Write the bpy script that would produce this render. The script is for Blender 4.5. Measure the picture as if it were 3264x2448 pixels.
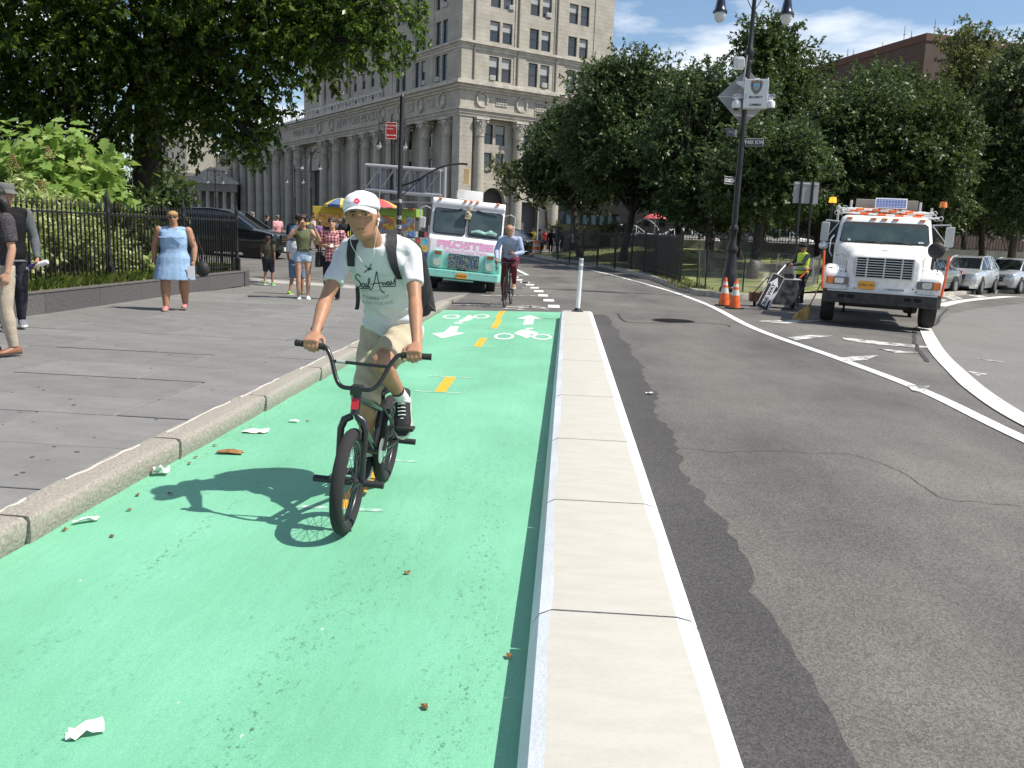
import bpy, bmesh, math, random
import numpy as np
from mathutils import Vector, Matrix, Quaternion
from mathutils.bvhtree import BVHTree
for o in list(bpy.data.objects): bpy.data.objects.remove(o)
SC = bpy.context.scene
COL = SC.collection
R = math.radians
# ------------------------------------------------------------------ camera
CAMH = 1.52
FPX, PCX, PCY = 2734.0, 1632.0, 1224.0          # focal length and centre in photo pixels (3264 x 2448)
YAW, PITCH, ROLL = R(-3.2984), R(9.7579), R(2.1)
def _basis():
    cy, sy, cp, sp = math.cos(YAW), math.sin(YAW), math.cos(PITCH), math.sin(PITCH)
    f = Vector((sy*cp, cy*cp, -sp)); r = Vector((cy, -sy, 0)); u = r.cross(f)
    c, s = math.cos(ROLL), math.sin(ROLL)
    return f, c*r + s*u, -s*r + c*u
FW, RT, UP = _basis()
camd = bpy.data.cameras.new('camera'); cam = bpy.data.objects.new('camera', camd); COL.objects.link(cam)
M = Matrix.Identity(4)
for i in range(3):
    M[i][0], M[i][1], M[i][2] = RT[i], UP[i], -FW[i]
M[2][3] = CAMH
cam.matrix_world = M
camd.sensor_fit = 'HORIZONTAL'; camd.sensor_width = 36.0; camd.lens = 36.0*FPX/3264
camd.clip_start = 0.05; camd.clip_end = 3000
SC.camera = cam
def ray(x, y): return FW + RT*((x-PCX)/FPX) - UP*((y-PCY)/FPX)
def clip(v, a, b): return a if v < a else (b if v > b else v)
def hz(x, y):                                     # lie of the land: falls to the right, rises ahead and to the far left
    s = clip((y-17)/6, 0, 1); s = s*s*(3-2*s)
    return -0.03*clip(x-5, 0, 60) + 0.03*clip(-4-x, 0, 20)*s + 0.011*clip(y-30, 0, 50)
def gp(x, y, z=0.0):                              # photo pixel -> point on the ground (z above it)
    d = ray(x, y); h = 0.0
    for _ in range(12 if z < 3 else 1):
        t = (z+h-CAMH)/d.z
        if t < 0 or t > 400: break
        h = 0.5*h+0.5*hz(d.x*t, d.y*t) if z < 3 else 0.0
    return Vector((d.x*t, d.y*t, z+h))
def ap(x, y, Y):                                  # photo pixel -> point at depth Y
    d = ray(x, y); t = Y/d.y
    return Vector((d.x*t, d.y*t, CAMH+d.z*t))
# ------------------------------------------------------------------ light
SUN_EL, SUN_AZ = R(55), R(97)                    # azimuth clockwise from +Y
sd = bpy.data.lights.new('sun', 'SUN'); so = bpy.data.objects.new('sun', sd); COL.objects.link(so)
sd.energy = 5.0; sd.angle = R(0.55); sd.color = (1.0, 0.94, 0.84)
sv = Vector((math.sin(SUN_AZ)*math.cos(SUN_EL), math.cos(SUN_AZ)*math.cos(SUN_EL), math.sin(SUN_EL)))
so.rotation_euler = sv.to_track_quat('Z', 'Y').to_euler(); so.location = (20, -5, 40)
W = bpy.data.worlds.new('World'); SC.world = W; W.use_nodes = True
wn, wl = W.node_tree.nodes, W.node_tree.links
bg = wn['Background']
sky = wn.new('ShaderNodeTexSky'); sky.sky_type = 'NISHITA'; sky.sun_disc = False
sky.sun_elevation = SUN_EL; sky.sun_rotation = SUN_AZ; sky.air_density = 1.0; sky.dust_density = 0.3; sky.ozone_density = 1.6
# scattered cumulus over the whole sky: noise on a cloud plane
tc = wn.new('ShaderNodeTexCoord'); sx = wn.new('ShaderNodeSeparateXYZ'); wl.new(tc.outputs['Generated'], sx.inputs[0])
mz = wn.new('ShaderNodeMath'); mz.operation = 'MAXIMUM'; mz.inputs[1].default_value = 0.03; wl.new(sx.outputs['Z'], mz.inputs[0])
dv = wn.new('ShaderNodeVectorMath'); dv.operation = 'DIVIDE'
cz = wn.new('ShaderNodeCombineXYZ'); wl.new(mz.outputs[0], cz.inputs[0]); wl.new(mz.outputs[0], cz.inputs[1]); cz.inputs[2].default_value = 1
wl.new(tc.outputs['Generated'], dv.inputs[0]); wl.new(cz.outputs[0], dv.inputs[1])
mp = wn.new('ShaderNodeMapping'); mp.inputs['Location'].default_value = (16.64, 9.96, 0); mp.inputs['Scale'].default_value = (0.34, 0.26, 0)
wl.new(dv.outputs[0], mp.inputs[0])
nz = wn.new('ShaderNodeTexNoise'); nz.inputs['Scale'].default_value = 1.0; nz.inputs['Detail'].default_value = 9; nz.inputs['Roughness'].default_value = 0.55
wl.new(mp.outputs[0], nz.inputs['Vector'])
cr = wn.new('ShaderNodeValToRGB'); cr.color_ramp.elements[0].position = 0.49; cr.color_ramp.elements[1].position = 0.58
wl.new(nz.outputs['Fac'], cr.inputs[0])
fd = wn.new('ShaderNodeMapRange'); fd.interpolation_type = 'SMOOTHSTEP'; fd.inputs['From Min'].default_value = 0.03; fd.inputs['From Max'].default_value = 0.16   # clouds thin out towards the horizon
wl.new(sx.outputs['Z'], fd.inputs['Value'])
mf = wn.new('ShaderNodeMath'); mf.operation = 'MULTIPLY'; wl.new(cr.outputs[0], mf.inputs[0]); wl.new(fd.outputs[0], mf.inputs[1])
mx = wn.new('ShaderNodeMixRGB'); wl.new(mf.outputs[0], mx.inputs[0]); hsv = wn.new('ShaderNodeHueSaturation'); hsv.inputs['Saturation'].default_value = 1.05; hsv.inputs['Value'].default_value = 1.25; wl.new(sky.outputs[0], hsv.inputs['Color']); wl.new(hsv.outputs[0], mx.inputs[1])
mx.inputs[2].default_value = (11.5, 11.7, 12.0, 1)
wl.new(mx.outputs[0], bg.inputs[0]); bg.inputs[1].default_value = 0.085
vs = SC.view_settings
SC.display_settings.display_device = 'sRGB'
vs.view_transform = 'Standard'; vs.look = 'None'; vs.exposure = 0.38; vs.gamma = 1.0; vs.use_curve_mapping = False
SC.render.engine = 'CYCLES'; SC.cycles.use_denoising = True
SC.cycles.max_bounces = 6; SC.cycles.transparent_max_bounces = 12
# ------------------------------------------------------------------ materials
MATS = {}
def _nodes(name):
    m = bpy.data.materials.new(name); m.use_nodes = True
    return m, m.node_tree.nodes, m.node_tree.links, m.node_tree.nodes['Principled BSDF']
def mat(name, col, rough=0.6, metal=0.0, var=0.0, scale=8.0, bump=0.0, bscale=40.0, col2=None, spec=0.5, coat=0.0,
        detail=4.0, lo=0.4, hi=0.6, stretch=None, emit=None, estr=0.0, alpha=None, sheen=0.0, obj_var=0.0, trans=0.0):
    """plain procedural surface: two-tone noise colour, fine noise relief"""
    if name in MATS: return MATS[name]
    m, n, l, b = _nodes(name)
    c = (*col, 1)
    b.inputs['Base Color'].default_value = c
    b.inputs['Roughness'].default_value = rough; b.inputs['Metallic'].default_value = metal
    b.inputs['Specular IOR Level'].default_value = spec
    if coat: b.inputs['Coat Weight'].default_value = coat; b.inputs['Coat Roughness'].default_value = 0.06
    if sheen: b.inputs['Sheen Weight'].default_value = sheen
    if trans: b.inputs['Transmission Weight'].default_value = trans
    if emit: b.inputs['Emission Color'].default_value = (*emit, 1); b.inputs['Emission Strength'].default_value = estr
    co = n.new('ShaderNodeTexCoord'); vec = co.outputs['Object']
    if stretch:
        mp = n.new('ShaderNodeMapping'); mp.inputs['Scale'].default_value = stretch; l.new(vec, mp.inputs[0]); vec = mp.outputs[0]
    out = None
    if var or col2:
        t = n.new('ShaderNodeTexNoise'); t.inputs['Scale'].default_value = scale; t.inputs['Detail'].default_value = detail; t.inputs['Roughness'].default_value = 0.6
        l.new(vec, t.inputs['Vector'])
        r = n.new('ShaderNodeValToRGB'); r.color_ramp.elements[0].position = lo; r.color_ramp.elements[1].position = hi
        c2 = col2 if col2 else tuple(min(1, x*(1+var)) for x in col)
        c1 = col if col2 else tuple(x*(1-var) for x in col)
        r.color_ramp.elements[0].color = (*c1, 1); r.color_ramp.elements[1].color = (*c2, 1)
        l.new(t.outputs['Fac'], r.inputs[0]); out = r.outputs[0]
    if obj_var:
        oi = n.new('ShaderNodeObjectInfo'); hs = n.new('ShaderNodeHueSaturation')
        mr = n.new('ShaderNodeMapRange'); mr.inputs['To Min'].default_value = 1-obj_var; mr.inputs['To Max'].default_value = 1+obj_var
        l.new(oi.outputs['Random'], mr.inputs['Value']); l.new(mr.outputs[0], hs.inputs['Value'])
        if out: l.new(out, hs.inputs['Color'])
        else: hs.inputs['Color'].default_value = c
        out = hs.outputs[0]
    if out: l.new(out, b.inputs['Base Color'])
    if bump:
        t2 = n.new('ShaderNodeTexNoise'); t2.inputs['Scale'].default_value = bscale; t2.inputs['Detail'].default_value = 5
        l.new(vec, t2.inputs['Vector'])
        bp = n.new('ShaderNodeBump'); bp.inputs['Strength'].default_value = bump; bp.inputs['Distance'].default_value = 0.02
        l.new(t2.outputs['Fac'], bp.inputs['Height']); l.new(bp.outputs[0], b.inputs['Normal'])
    MATS[name] = m
    return m
def leafmat(name, a, b2, c, trans=0.35, rough=0.45):
    if name in MATS: return MATS[name]
    m, n, l, b = _nodes(name)
    g = n.new('ShaderNodeNewGeometry'); r = n.new('ShaderNodeValToRGB')
    e = r.color_ramp.elements; e[0].color = (*a, 1); e[1].color = (*c, 1); e[1].position = 1.0
    k = e.new(0.6); k.color = (*b2, 1)
    l.new(g.outputs['Random Per Island'], r.inputs[0]); l.new(r.outputs[0], b.inputs['Base Color'])
    b.inputs['Roughness'].default_value = rough; b.inputs['Specular IOR Level'].default_value = 0.4
    t = n.new('ShaderNodeBsdfTranslucent'); hs = n.new('ShaderNodeHueSaturation'); hs.inputs['Value'].default_value = 1.5; hs.inputs['Hue'].default_value = 0.48
    l.new(r.outputs[0], hs.inputs['Color']); l.new(hs.outputs[0], t.inputs[0])
    mx = n.new('ShaderNodeMixShader'); mx.inputs[0].default_value = trans
    l.new(b.outputs[0], mx.inputs[1]); l.new(t.outputs[0], mx.inputs[2]); l.new(mx.outputs[0], n['Material Output'].inputs[0])
    MATS[name] = m
    return m
def glassmat(name, tint=(0.04, 0.05, 0.05), rough=0.04):
    return mat(name, tint, rough=rough, spec=0.8, coat=0.3)
# ------------------------------------------------------------------ mesh builder
class MB:
    def __init__(s): s.v = []; s.f = []; s.mi = []; s.m = 0; s.T = Matrix.Identity(4)
    def add(s, vs, fs, m=None):
        o = len(s.v); T = s.T
        s.v += [tuple(T @ Vector(p)) for p in vs]
        s.f += [tuple(i+o for i in q) for q in fs]
        s.mi += [s.m if m is None else m]*len(fs)
        return s
    def box(s, c, d, rot=None, m=None, taper=None):
        hx, hy, hz = d[0]/2, d[1]/2, d[2]/2
        tx, ty = taper if taper else (1, 1)
        P = [(-hx,-hy,-hz),(hx,-hy,-hz),(hx,hy,-hz),(-hx,hy,-hz),(-hx*tx,-hy*ty,hz),(hx*tx,-hy*ty,hz),(hx*tx,hy*ty,hz),(-hx*tx,hy*ty,hz)]
        A = Matrix.Translation(c) @ (rot.to_4x4() if rot is not None else Matrix.Identity(4))
        return s.add([A @ Vector(p) for p in P], [(0,3,2,1),(4,5,6,7),(0,1,5,4),(1,2,6,5),(2,3,7,6),(3,0,4,7)], m)
    def bb(s, a, b, m=None):                       # box from two corners
        return s.box([(a[i]+b[i])/2 for i in range(3)], [abs(b[i]-a[i]) for i in range(3)], m=m)
    def tube(s, pts, rad, n=8, m=None, cap=True, closed=False, squash=None, up=None):
        pts = [Vector(p) for p in pts]; k = len(pts)
        if not hasattr(rad, '__len__'): rad = [rad]*k
        vs = []; fs = []; ref = None
        for i, p in enumerate(pts):
            if closed: d = pts[(i+1) % k]-pts[i-1]
            else: d = pts[min(i+1, k-1)]-pts[max(i-1, 0)]
            d = d.normalized() if d.length > 1e-9 else Vector((0,0,1))
            if ref is None:
                a = Vector(up) if up is not None else (Vector((0,0,1)) if abs(d.z) < 0.9 else Vector((1,0,0)))
                ref = (a - d*a.dot(d)).normalized()
            else:
                ref = ref - d*ref.dot(d)
                ref = ref.normalized() if ref.length > 1e-6 else Vector((1,0,0))
            bi = d.cross(ref)
            r = rad[i]
            ra, rb = (r if hasattr(r, '__len__') else (r, r))
            for j in range(n):
                t = 2*math.pi*j/n
                vs.append(p + ref*(ra*math.cos(t)) + bi*(rb*math.sin(t)))
        for i in range(k if closed else k-1):
            i2 = (i+1) % k
            for j in range(n):
                j2 = (j+1) % n
                fs.append((i*n+j, i*n+j2, i2*n+j2, i2*n+j))
        if cap and not closed:
            fs.append(tuple(range(n))[::-1]); fs.append(tuple((k-1)*n+j for j in range(n)))
        return s.add(vs, fs, m)
    def cyl(s, a, b, r, n=12, m=None, r2=None): return s.tube([a, b], [r, r if r2 is None else r2], n, m)
    def lathe(s, prof, n=16, m=None, axis='Z', org=(0,0,0)):
        vs = []; fs = []; k = len(prof)
        for (r, z) in prof:
            for j in range(n):
                t = 2*math.pi*j/n; c, q = r*math.cos(t), r*math.sin(t)
                p = (c, q, z) if axis == 'Z' else ((z, c, q) if axis == 'X' else (c, z, -q))
                vs.append((p[0]+org[0], p[1]+org[1], p[2]+org[2]))
        for i in range(k-1):
            for j in range(n):
                j2 = (j+1) % n; fs.append((i*n+j, i*n+j2, (i+1)*n+j2, (i+1)*n+j))
        if prof[0][0] > 1e-6: fs.append(tuple(range(n))[::-1])
        if prof[-1][0] > 1e-6: fs.append(tuple((k-1)*n+j for j in range(n)))
        return s.add(vs, fs, m)
    def loft(s, rings, m=None, cap=True, closed=False):
        n = len(rings[0]); vs = [p for r in rings for p in r]; fs = []
        k = len(rings)
        for i in range(k if closed else k-1):
            for j in range(n):
                j2 = (j+1) % n; i2 = (i+1) % k
                fs.append((i*n+j, i*n+j2, i2*n+j2, i2*n+j))
        if cap and not closed: fs.append(tuple(range(n))[::-1]); fs.append(tuple((k-1)*n+j for j in range(n)))
        return s.add(vs, fs, m)
    def prism(s, poly, a, b, axis='Z', m=None):    # outline extruded from level a to level b along axis
        def P(p, h):
            return (p[0], p[1], h) if axis == 'Z' else ((p[0], h, p[1]) if axis == 'Y' else (h, p[0], p[1]))
        n = len(poly)
        vs = [P(p, a) for p in poly] + [P(p, b) for p in poly]
        fs = [tuple(range(n))[::-1], tuple(range(n, 2*n))] + [(i, (i+1) % n, n+(i+1) % n, n+i) for i in range(n)]
        return s.add(vs, fs, m)
    def ball(s, c, r, n=12, m=None):
        rx, ry, rz = r if hasattr(r, '__len__') else (r, r, r)
        k = max(4, n//2); vs = []; fs = []
        for i in range(k+1):
            ph = math.pi*i/k
            for j in range(n):
                t = 2*math.pi*j/n
                vs.append((c[0]+rx*math.sin(ph)*math.cos(t), c[1]+ry*math.sin(ph)*math.sin(t), c[2]+rz*math.cos(ph)))
        for i in range(k):
            for j in range(n):
                j2 = (j+1) % n; fs.append((i*n+j, (i+1)*n+j, (i+1)*n+j2, i*n+j2))
        return s.add(vs, fs, m)
    def mesh(s, name, mats=(), smooth=None, bevel=0, seg=2, fix=True):
        me = bpy.data.meshes.new(name)
        me.from_pydata(s.v, [], s.f)
        for x in mats: me.materials.append(x)
        me.polygons.foreach_set('material_index', s.mi)
        if fix or bevel:
            bm = bmesh.new(); bm.from_mesh(me)
            if fix:
                bmesh.ops.remove_doubles(bm, verts=bm.verts, dist=1e-6)
                bmesh.ops.recalc_face_normals(bm, faces=bm.faces)
            if bevel:
                ed = [e for e in bm.edges if len(e.link_faces) == 2 and e.calc_face_angle(0) > R(28)]
                bmesh.ops.bevel(bm, geom=ed, offset=bevel, offset_type='OFFSET', segments=seg, profile=0.6, affect='EDGES', clamp_overlap=True)
            bm.to_mesh(me); bm.free()
        if smooth is not None:
            me.shade_smooth() if smooth >= 180 else me.set_sharp_from_angle(angle=R(smooth))
            if smooth < 180:
                me.polygons.foreach_set('use_smooth', [True]*len(me.polygons))
        me.update()
        return me
    def build(s, name, mats, parent=None, loc=None, rot=None, smooth=None, bevel=0, seg=2, fix=True, scale=None):
        if not hasattr(mats, '__len__'): mats = [mats]
        return put(name, s.mesh(name, mats, smooth, bevel, seg, fix), parent, loc, rot, scale)
def put(name, me, parent=None, loc=None, rot=None, scale=None):
    o = bpy.data.objects.new(name, me); COL.objects.link(o)
    if parent is not None: o.parent = parent
    if loc is not None: o.location = loc
    if rot is not None: o.rotation_euler = rot
    if scale is not None: o.scale = scale if hasattr(scale, '__len__') else (scale,)*3
    return o
def tag(o, label, cat, group=None):
    o['label'] = label; o['category'] = cat
    if group: o['group'] = group
    return o
def struct(o, label=None):
    o['kind'] = 'structure'
    if label: o['label'] = label
    return o
def stuff(o, label=None):
    o['kind'] = 'stuff'
    if label: o['label'] = label
    return o
def empty(name, loc=(0,0,0), rz=0, label=None, cat=None, group=None, rot=None):
    o = bpy.data.objects.new(name, None); COL.objects.link(o); o.empty_display_size = 0.2
    o.location = loc; o.rotation_euler = rot if rot is not None else (0, 0, rz)
    if label: tag(o, label, cat, group)
    return o
KIDS = {}
def copy_tree(o, parent=None):
    c = o.copy(); COL.objects.link(c)
    if parent is not None: c.parent = parent
    for ch in [x for x in bpy.data.objects if x.parent == o]: copy_tree(ch, c)
    return c
def text(name, s, size, mat_, parent=None, loc=(0,0,0), rot=(0,0,0), depth=0.002, align='CENTER', shear=0.0, sx=1.0, bold=0.0, spacing=1.0, T=None):
    """flat lettering turned into a thin mesh"""
    cu = bpy.data.curves.new(name, 'FONT'); cu.body = s; cu.size = size; cu.extrude = depth; cu.align_x = align; cu.align_y = 'CENTER'
    cu.shear = shear; cu.offset = bold; cu.space_character = spacing; cu.resolution_u = 3
    to = bpy.data.objects.new(name, cu)
    me = to.to_mesh().copy()
    bpy.data.objects.remove(to); bpy.data.curves.remove(cu)
    if sx != 1.0: me.transform(Matrix.Diagonal((sx, 1, 1, 1)))
    if T is not None: me.transform(T)
    me.materials.clear(); me.materials.append(mat_)
    return put(name, me, parent, loc, rot)
def sheet(name, poly, z, m, parent=None, sub=None):
    """flat sheet polygon on a level"""
    me = bpy.data.meshes.new(name); me.from_pydata([(p[0], p[1], z+hz(p[0], p[1])) for p in poly], [], [tuple(range(len(poly)))])
    me.materials.append(m); me.update()
    if me.polygons[0].normal.z < 0: me.flip_normals()
    return put(name, me, parent)
def line_strip(pts, w):
    """outline of a painted line of width w along points"""
    L, Rr = [], []
    k = len(pts)
    for i in range(k):
        a, b = Vector(pts[max(i-1, 0)][:2]), Vector(pts[min(i+1, k-1)][:2])
        d = (b-a).normalized(); nrm = Vector((-d.y, d.x)); p = Vector(pts[i][:2])
        L.append(p+nrm*w/2); Rr.append(p-nrm*w/2)
    return [tuple(p) for p in L] + [tuple(p) for p in reversed(Rr)]
def strip(name, pts, w, z, m, parent=None):
    k = len(pts); o = line_strip(pts, w)
    L, Rr = o[:k], o[k:][::-1]
    me = bpy.data.meshes.new(name)
    me.from_pydata([(p[0], p[1], z+hz(*p)) for p in L] + [(p[0], p[1], z+hz(*p)) for p in Rr], [], [(i, k+i, k+i+1, i+1) for i in range(k-1)])
    me.materials.append(m); me.update()
    if len(me.polygons) and me.polygons[0].normal.z < 0: me.flip_normals()
    return put(name, me, parent)
def catmull(pts, n=8):
    pts = [Vector(p) for p in pts]; out = []
    for i in range(len(pts)-1):
        p0, p1, p2, p3 = pts[max(i-1, 0)], pts[i], pts[i+1], pts[min(i+2, len(pts)-1)]
        for j in range(n):
            t = j/n
            out.append(0.5*((2*p1)+(p2-p0)*t+(2*p0-5*p1+4*p2-p3)*t*t+(3*p1-p0-3*p2+p3)*t**3))
    out.append(pts[-1]); return out

def terrain(name, xs, ys, m, z=0.0, f=hz):
    vs = [(x, y, z+f(x, y)) for y in ys for x in xs]; nx = len(xs)
    fs = [(j*nx+i, j*nx+i+1, (j+1)*nx+i+1, (j+1)*nx+i) for j in range(len(ys)-1) for i in range(nx-1)]
    me = bpy.data.meshes.new(name); me.from_pydata(vs, [], fs); me.materials.append(m); me.shade_smooth(); return put(name, me)
# ------------------------------------------------------------------ ground materials
def roadmat(name, base, hi, speck, grain=320, patch=0.35):
    m, n, l, b = _nodes(name)
    co = n.new('ShaderNodeTexCoord')
    t1 = n.new('ShaderNodeTexNoise'); t1.inputs['Scale'].default_value = 0.55; t1.inputs['Detail'].default_value = 6; t1.inputs['Roughness'].default_value = 0.65
    t2 = n.new('ShaderNodeTexVoronoi'); t2.inputs['Scale'].default_value = grain*0.36
    t3 = n.new('ShaderNodeTexNoise'); t3.inputs['Scale'].default_value = grain*0.6; t3.inputs['Detail'].default_value = 3
    for t in (t1, t2, t3): l.new(co.outputs['Object'], t.inputs['Vector'])
    r1 = n.new('ShaderNodeValToRGB'); r1.color_ramp.elements[0].position = 0.3; r1.color_ramp.elements[1].position = 0.72
    r1.color_ramp.elements[0].color = (*base, 1); r1.color_ramp.elements[1].color = (*hi, 1)
    l.new(t1.outputs['Fac'], r1.inputs[0])
    r2 = n.new('ShaderNodeValToRGB'); r2.color_ramp.elements[0].position = 0.35; r2.color_ramp.elements[1].position = 0.75
    r2.color_ramp.elements[0].color = (0.55, 0.55, 0.55, 1); r2.color_ramp.elements[1].color = (1.35, 1.35, 1.35, 1)
    l.new(t3.outputs['Fac'], r2.inputs[0])
    mu = n.new('ShaderNodeMixRGB'); mu.blend_type = 'MULTIPLY'; mu.inputs[0].default_value = patch+0.45
    l.new(r1.outputs[0], mu.inputs[1]); l.new(r2.outputs[0], mu.inputs[2])
    hv = n.new('ShaderNodeRGBToBW'); l.new(t2.outputs['Color'], hv.inputs[0])
    r3 = n.new('ShaderNodeValToRGB'); e3 = r3.color_ramp.elements; e3[0].position = 0.15; e3[0].color = (.66, .66, .66, 1); e3[1].position = 0.85; e3[1].color = (1.3, 1.29, 1.26, 1)
    l.new(hv.outputs[0], r3.inputs[0])
    mx = n.new('ShaderNodeMixRGB'); mx.blend_type = 'MULTIPLY'; mx.inputs[0].default_value = 1; l.new(mu.outputs[0], mx.inputs[1]); l.new(r3.outputs[0], mx.inputs[2])
    l.new(mx.outputs[0], b.inputs['Base Color'])
    b.inputs['Roughness'].default_value = 0.8; b.inputs['Specular IOR Level'].default_value = 0.35
    bp = n.new('ShaderNodeBump'); bp.inputs['Strength'].default_value = 0.55; bp.inputs['Distance'].default_value = 0.006
    l.new(t3.outputs['Fac'], bp.inputs['Height']); l.new(bp.outputs[0], b.inputs['Normal'])
    MATS[name] = m
    return m
def paintmat(name, col, under, wear_lo=0.30, wear_hi=0.36, wscale=14, rough=0.55, bumpd=0.012, stretch=(1, 1, 1), mott=None):
    """paint over asphalt: worn pits let the surface below show, lumpy relief"""
    m, n, l, b = _nodes(name)
    co = n.new('ShaderNodeTexCoord'); mp = n.new('ShaderNodeMapping'); mp.inputs['Scale'].default_value = stretch
    l.new(co.outputs['Object'], mp.inputs[0])
    t = n.new('ShaderNodeTexNoise'); t.inputs['Scale'].default_value = wscale; t.inputs['Detail'].default_value = 9; t.inputs['Roughness'].default_value = 0.72
    l.new(mp.outputs[0], t.inputs['Vector'])
    r = n.new('ShaderNodeValToRGB'); r.color_ramp.elements[0].position = wear_lo; r.color_ramp.elements[1].position = wear_hi
    l.new(t.outputs['Fac'], r.inputs[0])
    t2 = n.new('ShaderNodeTexNoise'); t2.inputs['Scale'].default_value = 0.9; t2.inputs['Detail'].default_value = 5
    l.new(co.outputs['Object'], t2.inputs['Vector'])
    r2 = n.new('ShaderNodeValToRGB'); r2.color_ramp.elements[0].position = 0.35; r2.color_ramp.elements[1].position = 0.68
    c0 = mott if mott else tuple(x*0.86 for x in col)
    r2.color_ramp.elements[0].color = (*c0, 1); r2.color_ramp.elements[1].color = (*col, 1)
    l.new(t2.outputs['Fac'], r2.inputs[0])
    mx = n.new('ShaderNodeMixRGB'); l.new(r.outputs[0], mx.inputs[0]); mx.inputs[1].default_value = (*under, 1); l.new(r2.outputs[0], mx.inputs[2])
    l.new(mx.outputs[0], b.inputs['Base Color']); b.inputs['Roughness'].default_value = rough
    t3 = n.new('ShaderNodeTexNoise'); t3.inputs['Scale'].default_value = 150; t3.inputs['Detail'].default_value = 4; t3.inputs['Roughness'].default_value = 0.7
    t4 = n.new('ShaderNodeTexNoise'); t4.inputs['Scale'].default_value = 9; t4.inputs['Detail'].default_value = 3
    l.new(co.outputs['Object'], t3.inputs['Vector']); l.new(mp.outputs[0], t4.inputs['Vector'])
    bp = n.new('ShaderNodeBump'); bp.inputs['Strength'].default_value = 0.7; bp.inputs['Distance'].default_value = bumpd
    a1 = n.new('ShaderNodeMath'); a1.operation = 'MULTIPLY_ADD'; a1.inputs[1].default_value = 0.35; l.new(t3.outputs['Fac'], a1.inputs[0]); l.new(t4.outputs['Fac'], a1.inputs[2])
    ad = n.new('ShaderNodeMath'); ad.operation = 'MULTIPLY_ADD'; ad.inputs[1].default_value = 0.25
    l.new(r.outputs[0], ad.inputs[0]); l.new(a1.outputs[0], ad.inputs[2])
    l.new(ad.outputs[0], bp.inputs['Height']); l.new(bp.outputs[0], b.inputs['Normal'])
    MATS[name] = m
    return m
ASPH = roadmat('asphalt', (0.135, 0.127, 0.12), (0.19, 0.182, 0.172), (0.235, 0.227, 0.215))
def blotch(m):
    """broad oil-darkened drifts and pale worn drifts over the carriageway"""
    n, l = m.node_tree.nodes, m.node_tree.links; b = n['Principled BSDF']; src = b.inputs['Base Color'].links[0].from_socket
    co = n.new('ShaderNodeTexCoord'); mp = n.new('ShaderNodeMapping'); mp.inputs['Scale'].default_value = (.8, .3, 1); l.new(co.outputs['Object'], mp.inputs[0])
    t = n.new('ShaderNodeTexNoise'); t.inputs['Scale'].default_value = .9; t.inputs['Detail'].default_value = 8; t.inputs['Roughness'].default_value = .62; l.new(mp.outputs[0], t.inputs['Vector'])
    r = n.new('ShaderNodeValToRGB'); r.color_ramp.elements[0].position = .33; r.color_ramp.elements[1].position = .68; r.color_ramp.elements[0].color = (.62, .62, .63, 1); r.color_ramp.elements[1].color = (1.12, 1.11, 1.08, 1); l.new(t.outputs['Fac'], r.inputs[0])
    mu = n.new('ShaderNodeMixRGB'); mu.blend_type = 'MULTIPLY'; mu.inputs[0].default_value = 1; l.new(src, mu.inputs[1]); l.new(r.outputs[0], mu.inputs[2]); l.new(mu.outputs[0], b.inputs['Base Color'])
blotch(ASPH)
ASPH2 = roadmat('asphalt_smooth', (0.18, 0.172, 0.165), (0.22, 0.212, 0.20), (0.26, 0.25, 0.24))
ASPHD = roadmat('asphalt_new', (0.058, 0.055, 0.056), (0.09, 0.086, 0.085), (0.13, 0.125, 0.12))
GREEN = paintmat('green_paint', (0.205, 0.53, 0.35), (0.06, 0.17, 0.11), 0.24, 0.27, 9, 0.6, 0.008, (1.6, 0.55, 1), (0.165, 0.45, 0.285))
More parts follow.
